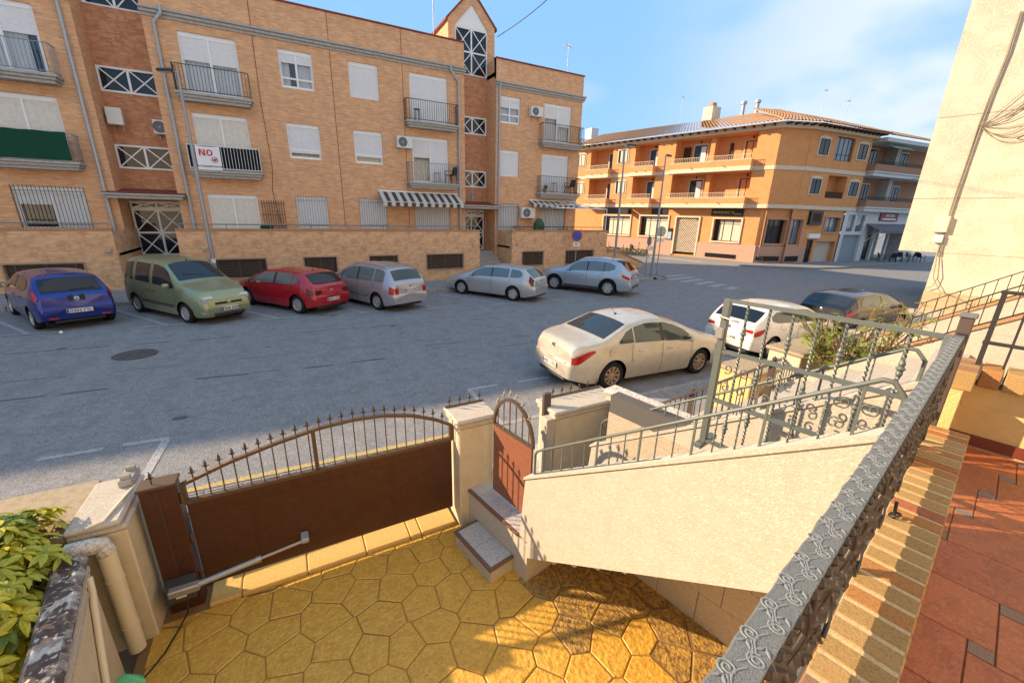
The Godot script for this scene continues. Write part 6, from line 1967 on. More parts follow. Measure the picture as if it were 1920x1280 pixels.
	build_car("parked_car", "pale silver estate car with tall narrow tail lamps before the steps", c, {"pos": car_at(c, V(8.43, 0, -15.6), 0, -1, 126.0), "turn": 126.0, "paint": "pale_silver_paint", "glass": "green_glass", "side_glass": "grey_glass",
		"windscreen": [[2.55, 2.10, 3.0], [3.32, 2.10, 3.0]], "rear_window": [[0.10, 2.14, 3.0], [0.50, 2.14, 3.0]],
		"side_windows": [[[0.56, 1.30, 1.62], [0.70, 1.12, 1.82], [1.12, 1.08, 1.87]], [[1.20, 1.07, 1.87], [1.98, 1.07, 1.87]], [[2.08, 1.07, 1.87], [2.6, 1.07, 1.86], [2.9, 1.07, 1.76], [3.16, 1.07, 1.32]]], "pillars": [[[1.99, 1.08, 1.86], [2.07, 1.08, 1.86]]],
		"seams": [[1.16, 0.48, 1.0], [2.03, 0.04, 1.0], [3.2, 0.12, 1.0]], "handles": [[1.38, 0.80], [2.22, 0.80]], "mirror": [3.0, 1.1],
		"lights": [["tail_light", [[0.03, 0.70, 1.9], [0.14, 0.72, 1.95], [0.24, 0.95, 1.95]], "tail_dark"], ["headlight", [[4.05, 0.62, 0.95], [4.38, 0.56, 0.88]], "lamp_clear"]],
		"blocks": [["lower_bumper", "trim_grey", V(-2.28, 0.22, -0.55), V(-2.05, 0.29, 0.55), 0.02]],
		"emblems": [V(-2.26, 0.90, 0)], "plates": [["5206 GHT", V(-2.265, 0.68, 0), false, 0.0]], "spokes": 5, "solid": 2.0})
	# ---- big off-roader
	c = Car.new()
	c.L = 4.85; c.W = 0.945; c.wheels = [1.05, 3.915]; c.r = 0.375; c.clear = 0.27; c.arch = 0.075; c.tumble = 0.30
	c.top = [[0, 1.08], [0.06, 1.18], [0.12, 1.23], [0.52, 1.62], [0.85, 1.72], [1.8, 1.78], [2.6, 1.72], [3.45, 1.26], [3.58, 1.21], [4.4, 1.08], [4.75, 0.88], [4.85, 0.72]]
	c.belt = [[0, 1.0], [0.4, 1.16], [3.0, 1.06], [3.6, 1.06], [4.4, 0.92], [4.85, 0.64]]
	build_car("parked_car", "large ice-blue off-road car with black cladding beside the traffic sign", c, {"pos": car_at(c, V(13.66, 0, -15.47), 0, -1, 122.0), "turn": 122.0, "paint": "ice_blue_paint", "glass": "tinted_glass", "side_glass": "grey_glass",
		"windscreen": [[2.62, 2.08, 3.0], [3.40, 2.08, 3.0]], "rear_window": [[0.13, 2.10, 3.0], [0.52, 2.10, 3.0]],
		"side_windows": [[[0.78, 1.30, 1.66], [1.05, 1.12, 1.84], [1.30, 1.08, 1.86]], [[1.34, 1.08, 1.86], [2.12, 1.07, 1.87]], [[2.22, 1.07, 1.87], [2.75, 1.07, 1.86], [3.0, 1.07, 1.76], [3.25, 1.07, 1.35]]], "pillars": [[[2.13, 1.08, 1.86], [2.21, 1.08, 1.86]], [[1.30, 1.08, 1.86], [1.34, 1.08, 1.86]]],
		"seams": [[1.36, 0.5, 1.0], [2.17, 0.04, 1.0], [3.3, 0.14, 1.0]], "handles": [[1.55, 0.80], [2.38, 0.80]], "handle_paint": "chrome", "mirror": [3.1, 1.08],
		"sill": [[1.45, 0.0, 0.16], [3.5, 0.0, 0.16]], "lips": true, "rails": [0.7, 2.5],
		"lights": [["tail_light", [[0.03, 0.70, 0.90], [0.2, 0.72, 0.93], [0.42, 0.80, 0.92]], "tail_red"], ["headlight", [[4.4, 0.62, 0.95], [4.76, 0.58, 0.88]], "lamp_clear"]],
		"blocks": [["tail_light", "tail_red", V(-2.44, 0.86, 0.52), V(-2.3, 1.0, 0.76), 0.02], ["tail_light", "tail_red", V(-2.44, 0.86, -0.76), V(-2.3, 1.0, -0.52), 0.02], ["lower_bumper", "trim_grey", V(-2.49, 0.32, -0.72), V(-2.1, 0.56, 0.72), 0.06], ["spoiler", "ice_blue_paint", V(-1.98, 1.68, -0.55), V(-1.6, 1.725, 0.55), 0.015], ["fog_reflector", "tail_red", V(-2.44, 0.60, -0.80), V(-2.36, 0.70, -0.70), 0.01]],
		"emblems": [V(-2.44, 1.08, 0)], "plates": [["2694 KZJ", V(-2.445, 0.88, 0), false, 0.0]], "spokes": 6, "solid": 1.6})
	# ---- champagne saloon by the near kerb
	c = Car.new()
	c.L = 4.77; c.W = 0.885; c.wheels = [0.98, 3.69]; c.r = 0.315; c.tail = 0.74
	c.top = [[0, 0.86], [0.05, 0.97], [0.12, 1.03], [0.62, 1.09], [0.74, 1.12], [1.40, 1.42], [1.9, 1.50], [2.45, 1.49], [3.0, 1.34], [3.62, 1.04], [3.72, 1.01], [4.4, 0.86], [4.68, 0.70], [4.77, 0.56]]
	c.belt = [[0, 0.80], [0.4, 0.97], [1.2, 0.99], [3.2, 0.90], [3.75, 0.86], [4.4, 0.70], [4.77, 0.48]]
	build_car("parked_car", "dusty champagne saloon with bronze wheels parked by the near kerb", c, {"pos": V(7.22, 0, -7.0), "turn": -1.0, "paint": "champagne_paint", "glass": "car_glass", "side_glass": "green_glass",
		"windscreen": [[2.52, 2.10, 3.0], [3.55, 2.10, 3.0]], "rear_window": [[0.76, 2.10, 3.0], [1.38, 2.10, 3.0]],
		"side_windows": [[[1.10, 1.10, 1.30], [1.30, 1.08, 1.70], [1.50, 1.08, 1.82]], [[1.54, 1.08, 1.83], [1.9, 1.07, 1.87], [2.30, 1.07, 1.87]], [[2.40, 1.07, 1.87], [2.75, 1.07, 1.84], [3.10, 1.07, 1.70], [3.42, 1.07, 1.25]]], "pillars": [[[2.31, 1.08, 1.86], [2.39, 1.08, 1.86]]],
		"seams": [[1.46, 0.5, 1.0], [2.36, 0.04, 1.0], [3.32, 0.13, 1.0]], "handles": [[1.72, 0.82], [2.58, 0.82]], "handle_paint": "chrome", "mirror": [3.12, 1.08],
		"lights": [["tail_light", [[0.015, 0.66, 0.92], [0.12, 0.64, 0.95], [0.30, 0.80, 0.97], [0.46, 0.90, 0.96]], "tail_red"], ["headlight", [[4.2, 0.66, 0.96], [4.66, 0.56, 0.86]], "lamp_clear"]],
		"blocks": [["bumper_moulding", "chrome", V(-2.475, 0.64, -0.55), V(-2.40, 0.655, 0.55), 0.004], ["fuel_flap", "champagne_paint", V(-1.55, 0.78, 0.868), V(-1.37, 0.92, 0.882), 0.004], ["lower_bumper", "trim_grey", V(-2.42, 0.22, -0.5), V(-2.2, 0.29, 0.5), 0.02]],
		"emblems": [V(-2.40, 0.88, 0)], "plates": [["4821 FFG", V(-2.475, 0.50, 0), false, 0.0]], "spokes": 9, "solid": 0.8, "rim": "bronze_alloy", "aerial": 1.62})
	# ---- white hatchback
	c = Car.new()
	c.L = 4.06; c.W = 0.885; c.wheels = [0.74, 3.30]; c.r = 0.315
	c.top = [[0, 0.93], [0.06, 1.01], [0.13, 1.06], [0.52, 1.36], [0.8, 1.42], [1.7, 1.45], [2.4, 1.38], [3.2, 0.99], [3.3, 0.96], [3.8, 0.84], [4.0, 0.70], [4.06, 0.58]]
	c.belt = [[0, 0.86], [0.35, 1.0], [2.7, 0.90], [3.3, 0.85], [3.85, 0.68], [4.06, 0.5]]
	build_car("parked_car", "white hatchback with sharp red tail lamps seen past the terrace gate", c, {"pos": V(12.95, 0, -7.0), "turn": -2.0, "paint": "white_paint", "glass": "tinted_glass", "side_glass": "green_glass",
		"windscreen": [[2.42, 2.10, 3.0], [3.12, 2.10, 3.0]], "rear_window": [[0.13, 2.10, 3.0], [0.50, 2.10, 3.0]], "side_windows": [[[0.62, 1.30, 1.60], [0.84, 1.12, 1.82], [1.76, 1.07, 1.87]], [[1.84, 1.07, 1.87], [2.4, 1.07, 1.86], [2.72, 1.07, 1.78], [2.95, 1.07, 1.35]]], "pillars": [[[1.76, 1.08, 1.86], [1.84, 1.08, 1.86]]], "seams": [[1.80, 0.04, 1.0], [3.0, 0.12, 1.0], [0.98, 0.55, 1.0]],
		"handles": [[1.15, 0.83], [2.0, 0.83]], "mirror": [2.80, 1.1], "mirror_paint": "trim_black",
		"lights": [["tail_light", [[0.02, 0.68, 0.90], [0.14, 0.68, 0.93], [0.36, 0.82, 0.90]], "tail_red"], ["headlight", [[3.72, 0.62, 0.95], [3.98, 0.58, 0.88]], "lamp_clear"]],
		"blocks": [["tail_light", "tail_red", V(-2.055, 0.76, 0.46), V(-1.95, 0.87, 0.72), 0.02], ["tail_light", "tail_red", V(-2.055, 0.76, -0.72), V(-1.95, 0.87, -0.46), 0.02], ["lower_bumper", "trim_black", V(-2.09, 0.20, -0.66), V(-1.88, 0.36, 0.66), 0.03]],
		"emblems": [V(-2.055, 0.84, 0)], "plates": [["6315 LNM", V(-2.10, 0.56, 0), false, 0.0]], "spokes": 10, "aerial": 0.7})
	# ---- black hatchback further on
	c = Car.new()
	c.L = 4.3; c.W = 0.89; c.wheels = [0.8, 3.42]; c.r = 0.32
	c.top = [[0, 0.95], [0.06, 1.03], [0.13, 1.08], [0.56, 1.38], [0.9, 1.45], [1.8, 1.48], [2.5, 1.41], [3.4, 1.0], [3.5, 0.97], [4.05, 0.85], [4.24, 0.70], [4.3, 0.58]]
	c.belt = [[0, 0.88], [0.35, 1.01], [2.8, 0.91], [3.5, 0.86], [4.05, 0.70], [4.3, 0.5]]
	build_car("parked_car", "glossy black hatchback parked beyond the white car", c, {"pos": V(18.0, 0, -7.0), "turn": -3.0, "paint": "black_paint", "glass": "car_glass", "side_glass": "grey_glass",
		"windscreen": [[2.52, 2.10, 3.0], [3.32, 2.10, 3.0]], "rear_window": [[0.13, 2.10, 3.0], [0.54, 2.10, 3.0]], "side_windows": [[[0.70, 1.26, 1.60], [0.95, 1.10, 1.84], [1.90, 1.07, 1.87]], [[1.98, 1.07, 1.87], [2.5, 1.07, 1.86], [2.85, 1.07, 1.78], [3.1, 1.07, 1.35]]], "seams": [[1.94, 0.04, 1.0], [3.1, 0.12, 1.0]],
		"handles": [[1.25, 0.83], [2.15, 0.83]], "handle_paint": "chrome", "mirror": [2.95, 1.1],
		"lights": [["tail_light", [[0.02, 0.72, 0.92], [0.14, 0.72, 0.95], [0.32, 0.84, 0.94]], "tail_red"], ["headlight", [[3.95, 0.62, 0.95], [4.22, 0.58, 0.88]], "lamp_clear"]],
		"blocks": [], "emblems": [V(-2.17, 0.90, 0)], "plates": [["9047 JRD", V(-2.215, 0.58, 0), false, 0.0]], "spokes": 10})

# ---------------------------------------------------------------- things on the brick block
func awning(label: String, x0: float, x1: float, y: float, z: float, out: float, drop: float, val: float):
	var t := thing("awning", label, "awning", V(x0, y, z), 0.0, "striped awnings on the brick block")
	var n := int(round((x1 - x0) / 0.2))
	if n % 2 == 0: n += 1
	var w := (x1 - x0) / n
	for k in n:
		var mb := Mb.new()
		var a := k * w; var b := (k + 1) * w
		var g := [[V(a, 0, 0.02), V(a, -drop * 0.48, out * 0.5), V(a, -drop, out)], [V(b, 0, 0.02), V(b, -drop * 0.48, out * 0.5), V(b, -drop, out)]]
		mb.sheet(g, true)
		# scalloped edge
		var pts := [V(a, -drop - 0.03, out + 0.012), V(b, -drop - 0.03, out + 0.012)]
		for i in 7:
			var f := i / 6.0
			pts.append(V(lerpf(b, a, f), -drop - val - 0.03 * sin(f * PI), out + 0.012))
		for i in range(1, pts.size() - 1): mb.tri(pts[0], pts[i + 1], pts[i])
		part(t, "stripe", mb, "awning_brown" if k % 2 else "awning_white")
	var br := Mb.new(); br.bevel(V(-0.02, -drop - 0.035, out - 0.03), V(x1 - x0 + 0.02, -drop + 0.015, out + 0.008), 0.008)
	part(t, "front_bar", br, "awning_white")
	br = Mb.new(); br.tube([V(0, 0.0, 0.05), V(x1 - x0, 0.0, 0.05)], 0.045, 8)
	part(t, "roller", br, "white_frame")
	for x in [0.3, x1 - x0 - 0.3]:
		br = Mb.new(); br.bar(V(x, -0.12, 0.02), V(x + 0.3, -drop * 0.7, out * 0.5), 0.03); br.bar(V(x + 0.3, -drop * 0.7, out * 0.5), V(x, -drop - 0.02, out - 0.03), 0.03)
		part(t, "arm", br, "white_frame")
	return t

func plastic_chair(at: Vector3, turn: float, label: String, material: String, group := ""):
	var t := thing("chair", label, "chair", at, turn, group)
	var mb := Mb.new(); mb.bevel(V(-0.22, 0.42, -0.22), V(0.22, 0.45, 0.22), 0.012)
	part(t, "seat", mb, material)
	mb = Mb.new(); mb.sheet([[V(-0.23, 0.44, -0.22), V(-0.23, 0.66, -0.27), V(-0.2, 0.86, -0.33)], [V(0, 0.44, -0.25), V(0, 0.66, -0.31), V(0, 0.88, -0.37)], [V(0.23, 0.44, -0.22), V(0.23, 0.66, -0.27), V(0.2, 0.86, -0.33)]])
	part(t, "backrest", mb, material)
	for sx in [-1, 1]:
		for sz in [-1, 1]:
			mb = Mb.new(); mb.bar(V(sx * 0.2, 0.42, sz * 0.19), V(sx * 0.24, 0, sz * 0.23), 0.035)
			part(t, "leg", mb, material)
		mb = Mb.new(); mb.tube([V(sx * 0.24, 0.43, 0.2), V(sx * 0.25, 0.64, 0.2), V(sx * 0.25, 0.66, 0.14), V(sx * 0.23, 0.66, -0.25)], 0.018, 6)
		part(t, "armrest", mb, material)

func small_table(at: Vector3, h: float, w: float, label: String, material: String, group := ""):
	var t := thing("table", label, "table", at, 0.0, group)
	var mb := Mb.new(); mb.bevel(V(-w / 2, h - 0.025, -w / 2), V(w / 2, h, w / 2), 0.006)
	part(t, "top", mb, material)
	for sx in [-1, 1]:
		for sz in [-1, 1]:
			mb = Mb.new(); mb.bar(V(sx * w * 0.4, h - 0.025, sz * w * 0.4), V(sx * w * 0.46, 0, sz * w * 0.46), 0.022)
			part(t, "leg", mb, material)

func antenna(at: Vector3, h: float, label: String):
	var t := thing("antenna", label, "antenna", at, 25.0, "roof antennas")
	var mb := Mb.new(); mb.tube([V(0, 0, 0), V(0, h, 0)], 0.022, 6)
	part(t, "mast", mb, "silver")
	mb = Mb.new(); mb.bar(V(-0.35, h - 0.1, 0), V(0.45, h - 0.05, 0), 0.025)
	for k in 7: mb.bar(V(-0.3 + k * 0.11, h - 0.08, -0.2 + k * 0.012), V(-0.3 + k * 0.11, h - 0.08, 0.2 - k * 0.012), 0.01)
	for s in [-1, 1]: mb.bar(V(-0.33, h - 0.08, 0), V(-0.45, h - 0.08 + s * 0.22, s * 0.05), 0.012)
	part(t, "aerial", mb, "silver")

func potted_plant(at: Vector3, h: float, label: String, sd: int, pot := "terracotta_plain", group := ""):
	var t := thing("potted_plant", label, "plant", at, 0.0, group)
	var mb := Mb.new(); mb.lathe(Vector3.ZERO, [Vector2(0.09, 0), Vector2(0.13, 0.2), Vector2(0.145, 0.2), Vector2(0.145, 0.23), Vector2(0.12, 0.23), Vector2(0.11, 0.19), Vector2(0, 0.19)], 12)
	part(t, "pot", mb, pot)
	var r := RandomNumberGenerator.new(); r.seed = sd
	mb = Mb.new()
	for k in 60:
		var a := r.randf() * TAU; var e := r.randf_range(0.2, 1.4); var l := h * r.randf_range(0.4, 1.0)
		var d := V(cos(a) * cos(e), sin(e), sin(a) * cos(e))
		var b := V(0, 0.2, 0) + d * l * 0.3; var q := V(0, 0.2, 0) + d * l
		var s := d.cross(V(0.3, 1, 0.2)).normalized() * 0.022
		mb.quad(b - s * 0.3, b + s * 0.3, b.lerp(q, 0.6) + s, b.lerp(q, 0.6) - s); mb.tri(b.lerp(q, 0.6) - s, b.lerp(q, 0.6) + s, q + V(0, -0.02, 0))
	part(t, "leaves", mb, "plant_dark")

func block_details(ZF: float, ZR: float, ZW: float, b: Node3D):
	awning("brown and white striped awning below the balcony with the black chair", 4.45, 8.72, 4.42, ZF, 1.05, 0.52, 0.19)
	var aw = awning("half-open brown striped awning with bare folding arms at the end of the block", 13.4, 16.85, 4.28, ZF, 0.62, 0.22, 0.17)
	for q in [[V(0.3, -0.1, 0.1), V(0.9, -0.42, 1.9)], [V(2.9, -0.05, 0.1), V(4.35, -0.42, 1.9)], [V(2.2, -0.05, 0.1), V(3.2, -0.40, 1.9)], [V(0.9, -0.42, 1.9), V(4.6, -0.42, 1.9)], [V(4.6, -0.42, 1.88), V(4.6, -1.72, 1.88)]]:
		var mb := Mb.new(); mb.bar(q[0], q[1], 0.035, 0.05)
		part(aw, "arm", mb, "white_frame")
	air_conditioner(V(5.87, 6.78, ZF + 0.2), 0.78, 0.55, "air conditioner with round fan beside the second-floor balcony door")
	air_conditioner(V(13.58, 9.08, ZF + 0.2), 0.8, 0.5, "small air conditioner high on the last bay below the cornice")
	air_conditioner(V(13.22, 3.53, ZF + 0.2), 0.95, 0.62, "large air conditioner over the forecourt by the barred window")
	air_conditioner(V(-5.5, 6.82, ZR + 0.36), 0.5, 0.62, "boxy air conditioner in the recess on the side of the first bay", 0.0, -1.2)
	air_conditioner(V(-4.05, 6.58, ZR + 0.25), 0.6, 0.55, "air conditioner half hidden in the recess behind the downpipe")
	# shade cloth and banner hung on balcony rails
	var g := []
	for i in 25:
		var f := i / 24.0
		var col := []
		for j in 5:
			var h := j / 4.0
			col.append(V(-9.2 + f * 2.52, 4.95 + h * (0.96 + 0.006 * sin(f * 21)), ZF + 0.655 + 0.012 * sin(f * 37 + j)))
		g.append(col)
	var mb := Mb.new(); mb.sheet(g)
	single("shade_cloth", mb, "shade_cloth", "dark green shade cloth tied along a balcony railing", "cloth")
	g = []
	for i in 25:
		var f := i / 24.0
		g.append([V(-3.13 + f * 2.5, 4.98, ZF + 0.487 + 0.008 * sin(f * 31)), V(-3.13 + f * 2.5, 5.84, ZF + 0.487 + 0.008 * sin(f * 31 + 1))])
	mb = Mb.new(); mb.sheet(g)
	single("privacy_screen", mb, "black_cloth", "black privacy screen behind the white balcony railing", "screen")
	var bn := thing("protest_banner", "white cloth banner with red NO hung on a balcony railing", "banner", V(-2.88, 4.92, ZF + 0.56))
	g = []
	for i in 13:
		var f := i / 12.0
		var col := []
		for j in 7:
			var h := j / 6.0
			col.append(V(f * 0.84, h * 0.92 - 0.03 * sin(f * PI) * h, 0.006 * sin(f * 9 + h * 4)))
		g.append(col)
	mb = Mb.new(); mb.sheet(g); part(bn, "cloth", mb, "banner")
	lettering(bn, "NO", V(0.34, 0.66, 0.016), 0.34, "red_print", 0.002)
	lettering(bn, "A LA PLANTA SOLAR", V(0.42, 0.14, 0.016), 0.088, "dark_print", 0.002)
	mb = Mb.new()
	var ringp := []
	for k in 25: ringp.append(V(0.62 + cos(TAU * k / 24) * 0.10, 0.40 + sin(TAU * k / 24) * 0.10, 0.014))
	mb.tube(ringp, 0.013, 5); mb.bar(V(0.50, 0.34, 0.014), V(0.74, 0.46, 0.014), 0.03, 0.004)
	part(bn, "emblem", mb, "red_print")
	mb = Mb.new(); mb.box(V(0.57, 0.36, 0.010), V(0.67, 0.43, 0.013)); part(bn, "emblem", mb, "dark_print")
	# balcony furniture
	plastic_chair(V(8.3, 4.93, ZF + 0.28), -60, "black plastic armchair on the balcony above the striped awning", "black_cloth")
	small_table(V(7.55, 4.93, ZF + 0.26), 0.52, 0.3, "small folding table beside the black balcony chair", "rail_grey")
	small_table(V(6.55, 7.81, ZF + 0.28), 0.55, 0.26, "small dark table on the top-floor balcony by the downpipe", "rail_iron")
	small_table(V(15.0, 4.73, ZF + 0.28), 0.6, 0.3, "small metal table on the last balcony of the block", "rail_iron")
	plastic_chair(V(16.2, 4.73, ZF + 0.26), -70, "slim dark chair on the last balcony of the block", "rail_iron")
	potted_plant(V(14.3, 4.73, ZF + 0.36), 0.4, "spiky potted plant on the last balcony of the block", 3)
	# forecourt clutter
	potted_plant(V(12.0, 1.66, -21.9), 1.15, "leafy potted plant under the barred window of the last bay", 5, "terracotta_plain", "potted plants on the forecourt")
	potted_plant(V(15.0, 1.66, -21.7), 1.3, "upright green potted plant before the barred door of the last bay", 6, "terracotta_plain", "potted plants on the forecourt")
	potted_plant(V(16.4, 1.66, -21.7), 1.0, "low leafy potted plant near the corner of the forecourt", 7, "terracotta_plain", "potted plants on the forecourt")
	mb = Mb.new(); mb.lathe(V(13.7, 1.66, -22.2), [Vector2(0.3, 0), Vector2(0.34, 1.0), Vector2(0.36, 1.02), Vector2(0.33, 1.25), Vector2(0.15, 1.55), Vector2(0, 1.58)], 14)
	single("covered_heater", mb, "plant_dark", "dark green hooded cover standing on the forecourt below the air conditioner", "cover")
	mb = Mb.new(); mb.bevel(V(-0.95, 1.66, -21.75), V(-0.45, 2.72, -21.45), 0.03)
	single("storage_box", mb, "shade_cloth", "dark green storage box behind the forecourt wall", "box")
	# trellis
	var tr := thing("trellis", "brown wooden trellis leaning on the brick facade", "trellis", V(-0.82, 1.9, ZF + 0.08))
	for k in 10:
		mb = Mb.new(); mb.box(V(k * 0.098, 0, 0), V(k * 0.098 + 0.022, 1.9, 0.02)); part(tr, "slat", mb, "bronze")
	for k in 4:
		mb = Mb.new(); mb.box(V(-0.02, 0.25 + k * 0.5, 0.021), V(0.93, 0.275 + k * 0.5, 0.035)); part(tr, "slat", mb, "bronze")
	mb = Mb.new(); mb.bevel(V(9.93, 4.14, ZR + 0.002), V(10.22, 4.64, ZR + 0.03), 0.005)
	part(b, "vent_frame", mb, "concrete")
	mb = Mb.new(); mb.box(V(9.99, 4.2, ZR + 0.031), V(10.03, 4.58, ZR + 0.034)); mb.box(V(10.08, 4.2, ZR + 0.031), V(10.12, 4.58, ZR + 0.034))
	part(b, "vent_slot", mb, "bronze")
	antenna(V(8.64, 11.2, -26.0), 3.7, "tall antenna mast on the roof before the stair tower gable")
	antenna(V(17.5, 10.7, -25.6), 3.2, "slender antenna on the roof at the end of the brick block")

# ---------------------------------------------------------------- buildings beyond the side street
func opening(parent: Node3D, x0: float, x1: float, y0: float, y1: float, z: float, opt := {}):
	var w := sub(parent, opt.get("called", "window"), V((x0 + x1) / 2, y0, z))
	var W := x1 - x0; var H := y1 - y0
	var s: float = opt.get("rim", 0.13)
	var arch: float = opt.get("arch", 0.0)
	if s > 0:
		var poly := [Vector2(-W / 2 - s, -s * 0.6), Vector2(W / 2 + s, -s * 0.6), Vector2(W / 2 + s, H)]
		for k in 9: poly.append(Vector2(lerpf(W / 2 + s, -W / 2 - s, k / 8.0), H + s * 0.8 + arch * sin(PI * k / 8.0)))
		poly.append(Vector2(-W / 2 - s, H))
		var mb := Mb.new(); mb.prism(poly, V(0, 0, 0.004), Vector3.RIGHT, Vector3.UP, V(0, 0, 0.05))
		part(w, "surround", mb, opt.get("rim_paint", "cream_trim"))
	var mb2 := Mb.new(); mb2.box(V(-W / 2, 0, 0.055), V(W / 2, H, 0.06))
	part(w, "pane", mb2, opt.get("glass", "dark_glass"))
	var fr := Mb.new()
	var t := 0.05
	fr.box(V(-W / 2, 0, 0.061), V(-W / 2 + t, H, 0.09)); fr.box(V(W / 2 - t, 0, 0.061), V(W / 2, H, 0.09)); fr.box(V(-W / 2 + t, 0, 0.061), V(W / 2 - t, t, 0.09)); fr.box(V(-W / 2 + t, H - t, 0.061), V(W / 2 - t, H, 0.09))
	var n: int = opt.get("leaves", 2)
	for k in range(1, n): fr.box(V(-W / 2 + W * k / n - 0.03, t, 0.061), V(-W / 2 + W * k / n + 0.03, H - t, 0.088))
	if opt.has("transom"): fr.box(V(-W / 2 + t, opt.transom, 0.0612), V(W / 2 - t, opt.transom + 0.05, 0.086))
	part(w, "frame", fr, opt.get("frame", "brown_frame"))
	if opt.has("curtain"):
		part(w, "curtain", curtain_mesh(W * opt.curtain, H * 0.92, int(W * 4) + 2), opt.get("curtain_paint", "curtain"), Transform3D(Basis().scaled(V(1, 1, 0.2)), V(W * (1 - opt.curtain) * 0.4, H * 0.95, 0.068)))
	if opt.has("bars"):
		for k in int(W / 0.14):
			mb2 = Mb.new(); mb2.box(V(-W / 2 + 0.07 + k * 0.14, 0, 0.095), V(-W / 2 + 0.085 + k * 0.14, H, 0.11))
			part(w, "bar", mb2, "rail_iron")

func wall_lamp(parent: Node3D, x: float, y: float, z: float):
	var mb := Mb.new(); mb.lathe(V(x, y, z + 0.18), [Vector2(0.03, -0.12), Vector2(0.07, 0.02), Vector2(0.09, 0.04), Vector2(0.02, 0.11), Vector2(0, 0.13)], 8); mb.bar(V(x, y + 0.1, z), V(x, y + 0.1, z + 0.18), 0.02)
	part(parent, "lantern", mb, "rail_iron")

func front_rail(parent: Node3D, x0: float, x1: float, y: float, h: float, z: float, material := "cream_trim"):
	var mb := Mb.new(); mb.box(V(x0, y + h - 0.03, z - 0.025), V(x1, y + h, z + 0.025)); mb.box(V(x0, y + 0.04, z - 0.02), V(x1, y + 0.06, z + 0.02))
	part(parent, "railing", mb, material)
	var bm := Mb.new(); bm.box(V(-0.012, 0.06, -0.012), V(0.012, h - 0.03, 0.012))
	var bmm := bm.done()
	var n := int((x1 - x0) / 0.16)
	for k in n + 1: part(parent, "baluster", bmm, material, Transform3D(Basis(), V(lerpf(x0 + 0.02, x1 - 0.02, float(k) / n), y, z)))

# barrel tiles over a plane given by its eave line (a to b) and its rise (up)
func tiled_plane(parent: Node3D, a: Vector3, b: Vector3, c: Vector3, d: Vector3):   # a,b eave; c,d ridge above b and a
	var mb := Mb.new()
	var w := (b - a).length()
	var n := int(w / 0.30)
	var rows := int((d - a).length() / 0.42) + 1
	var nrm := (b - a).cross(d - a).normalized()
	if nrm.y < 0: nrm = -nrm
	for j in rows:
		var t0 := float(j) / rows; var t1 := float(j + 1) / rows + 0.015
		var g := []
		for i in n * 4 + 1:
			var f := float(i) / (n * 4)
			var lift := absf(sin(f * n * PI)) * 0.10 + rng.randf_range(-0.004, 0.004)
			var lo := a.lerp(b, f).lerp(d.lerp(c, f), t0); var hi := a.lerp(b, f).lerp(d.lerp(c, f), minf(t1, 1.0))
			g.append([lo + nrm * (lift + 0.055), hi + nrm * (lift + 0.012)])
		mb.sheet(g)
	part(parent, "roof_tiles", mb, "roof_tile").set_meta("kind", "stuff")

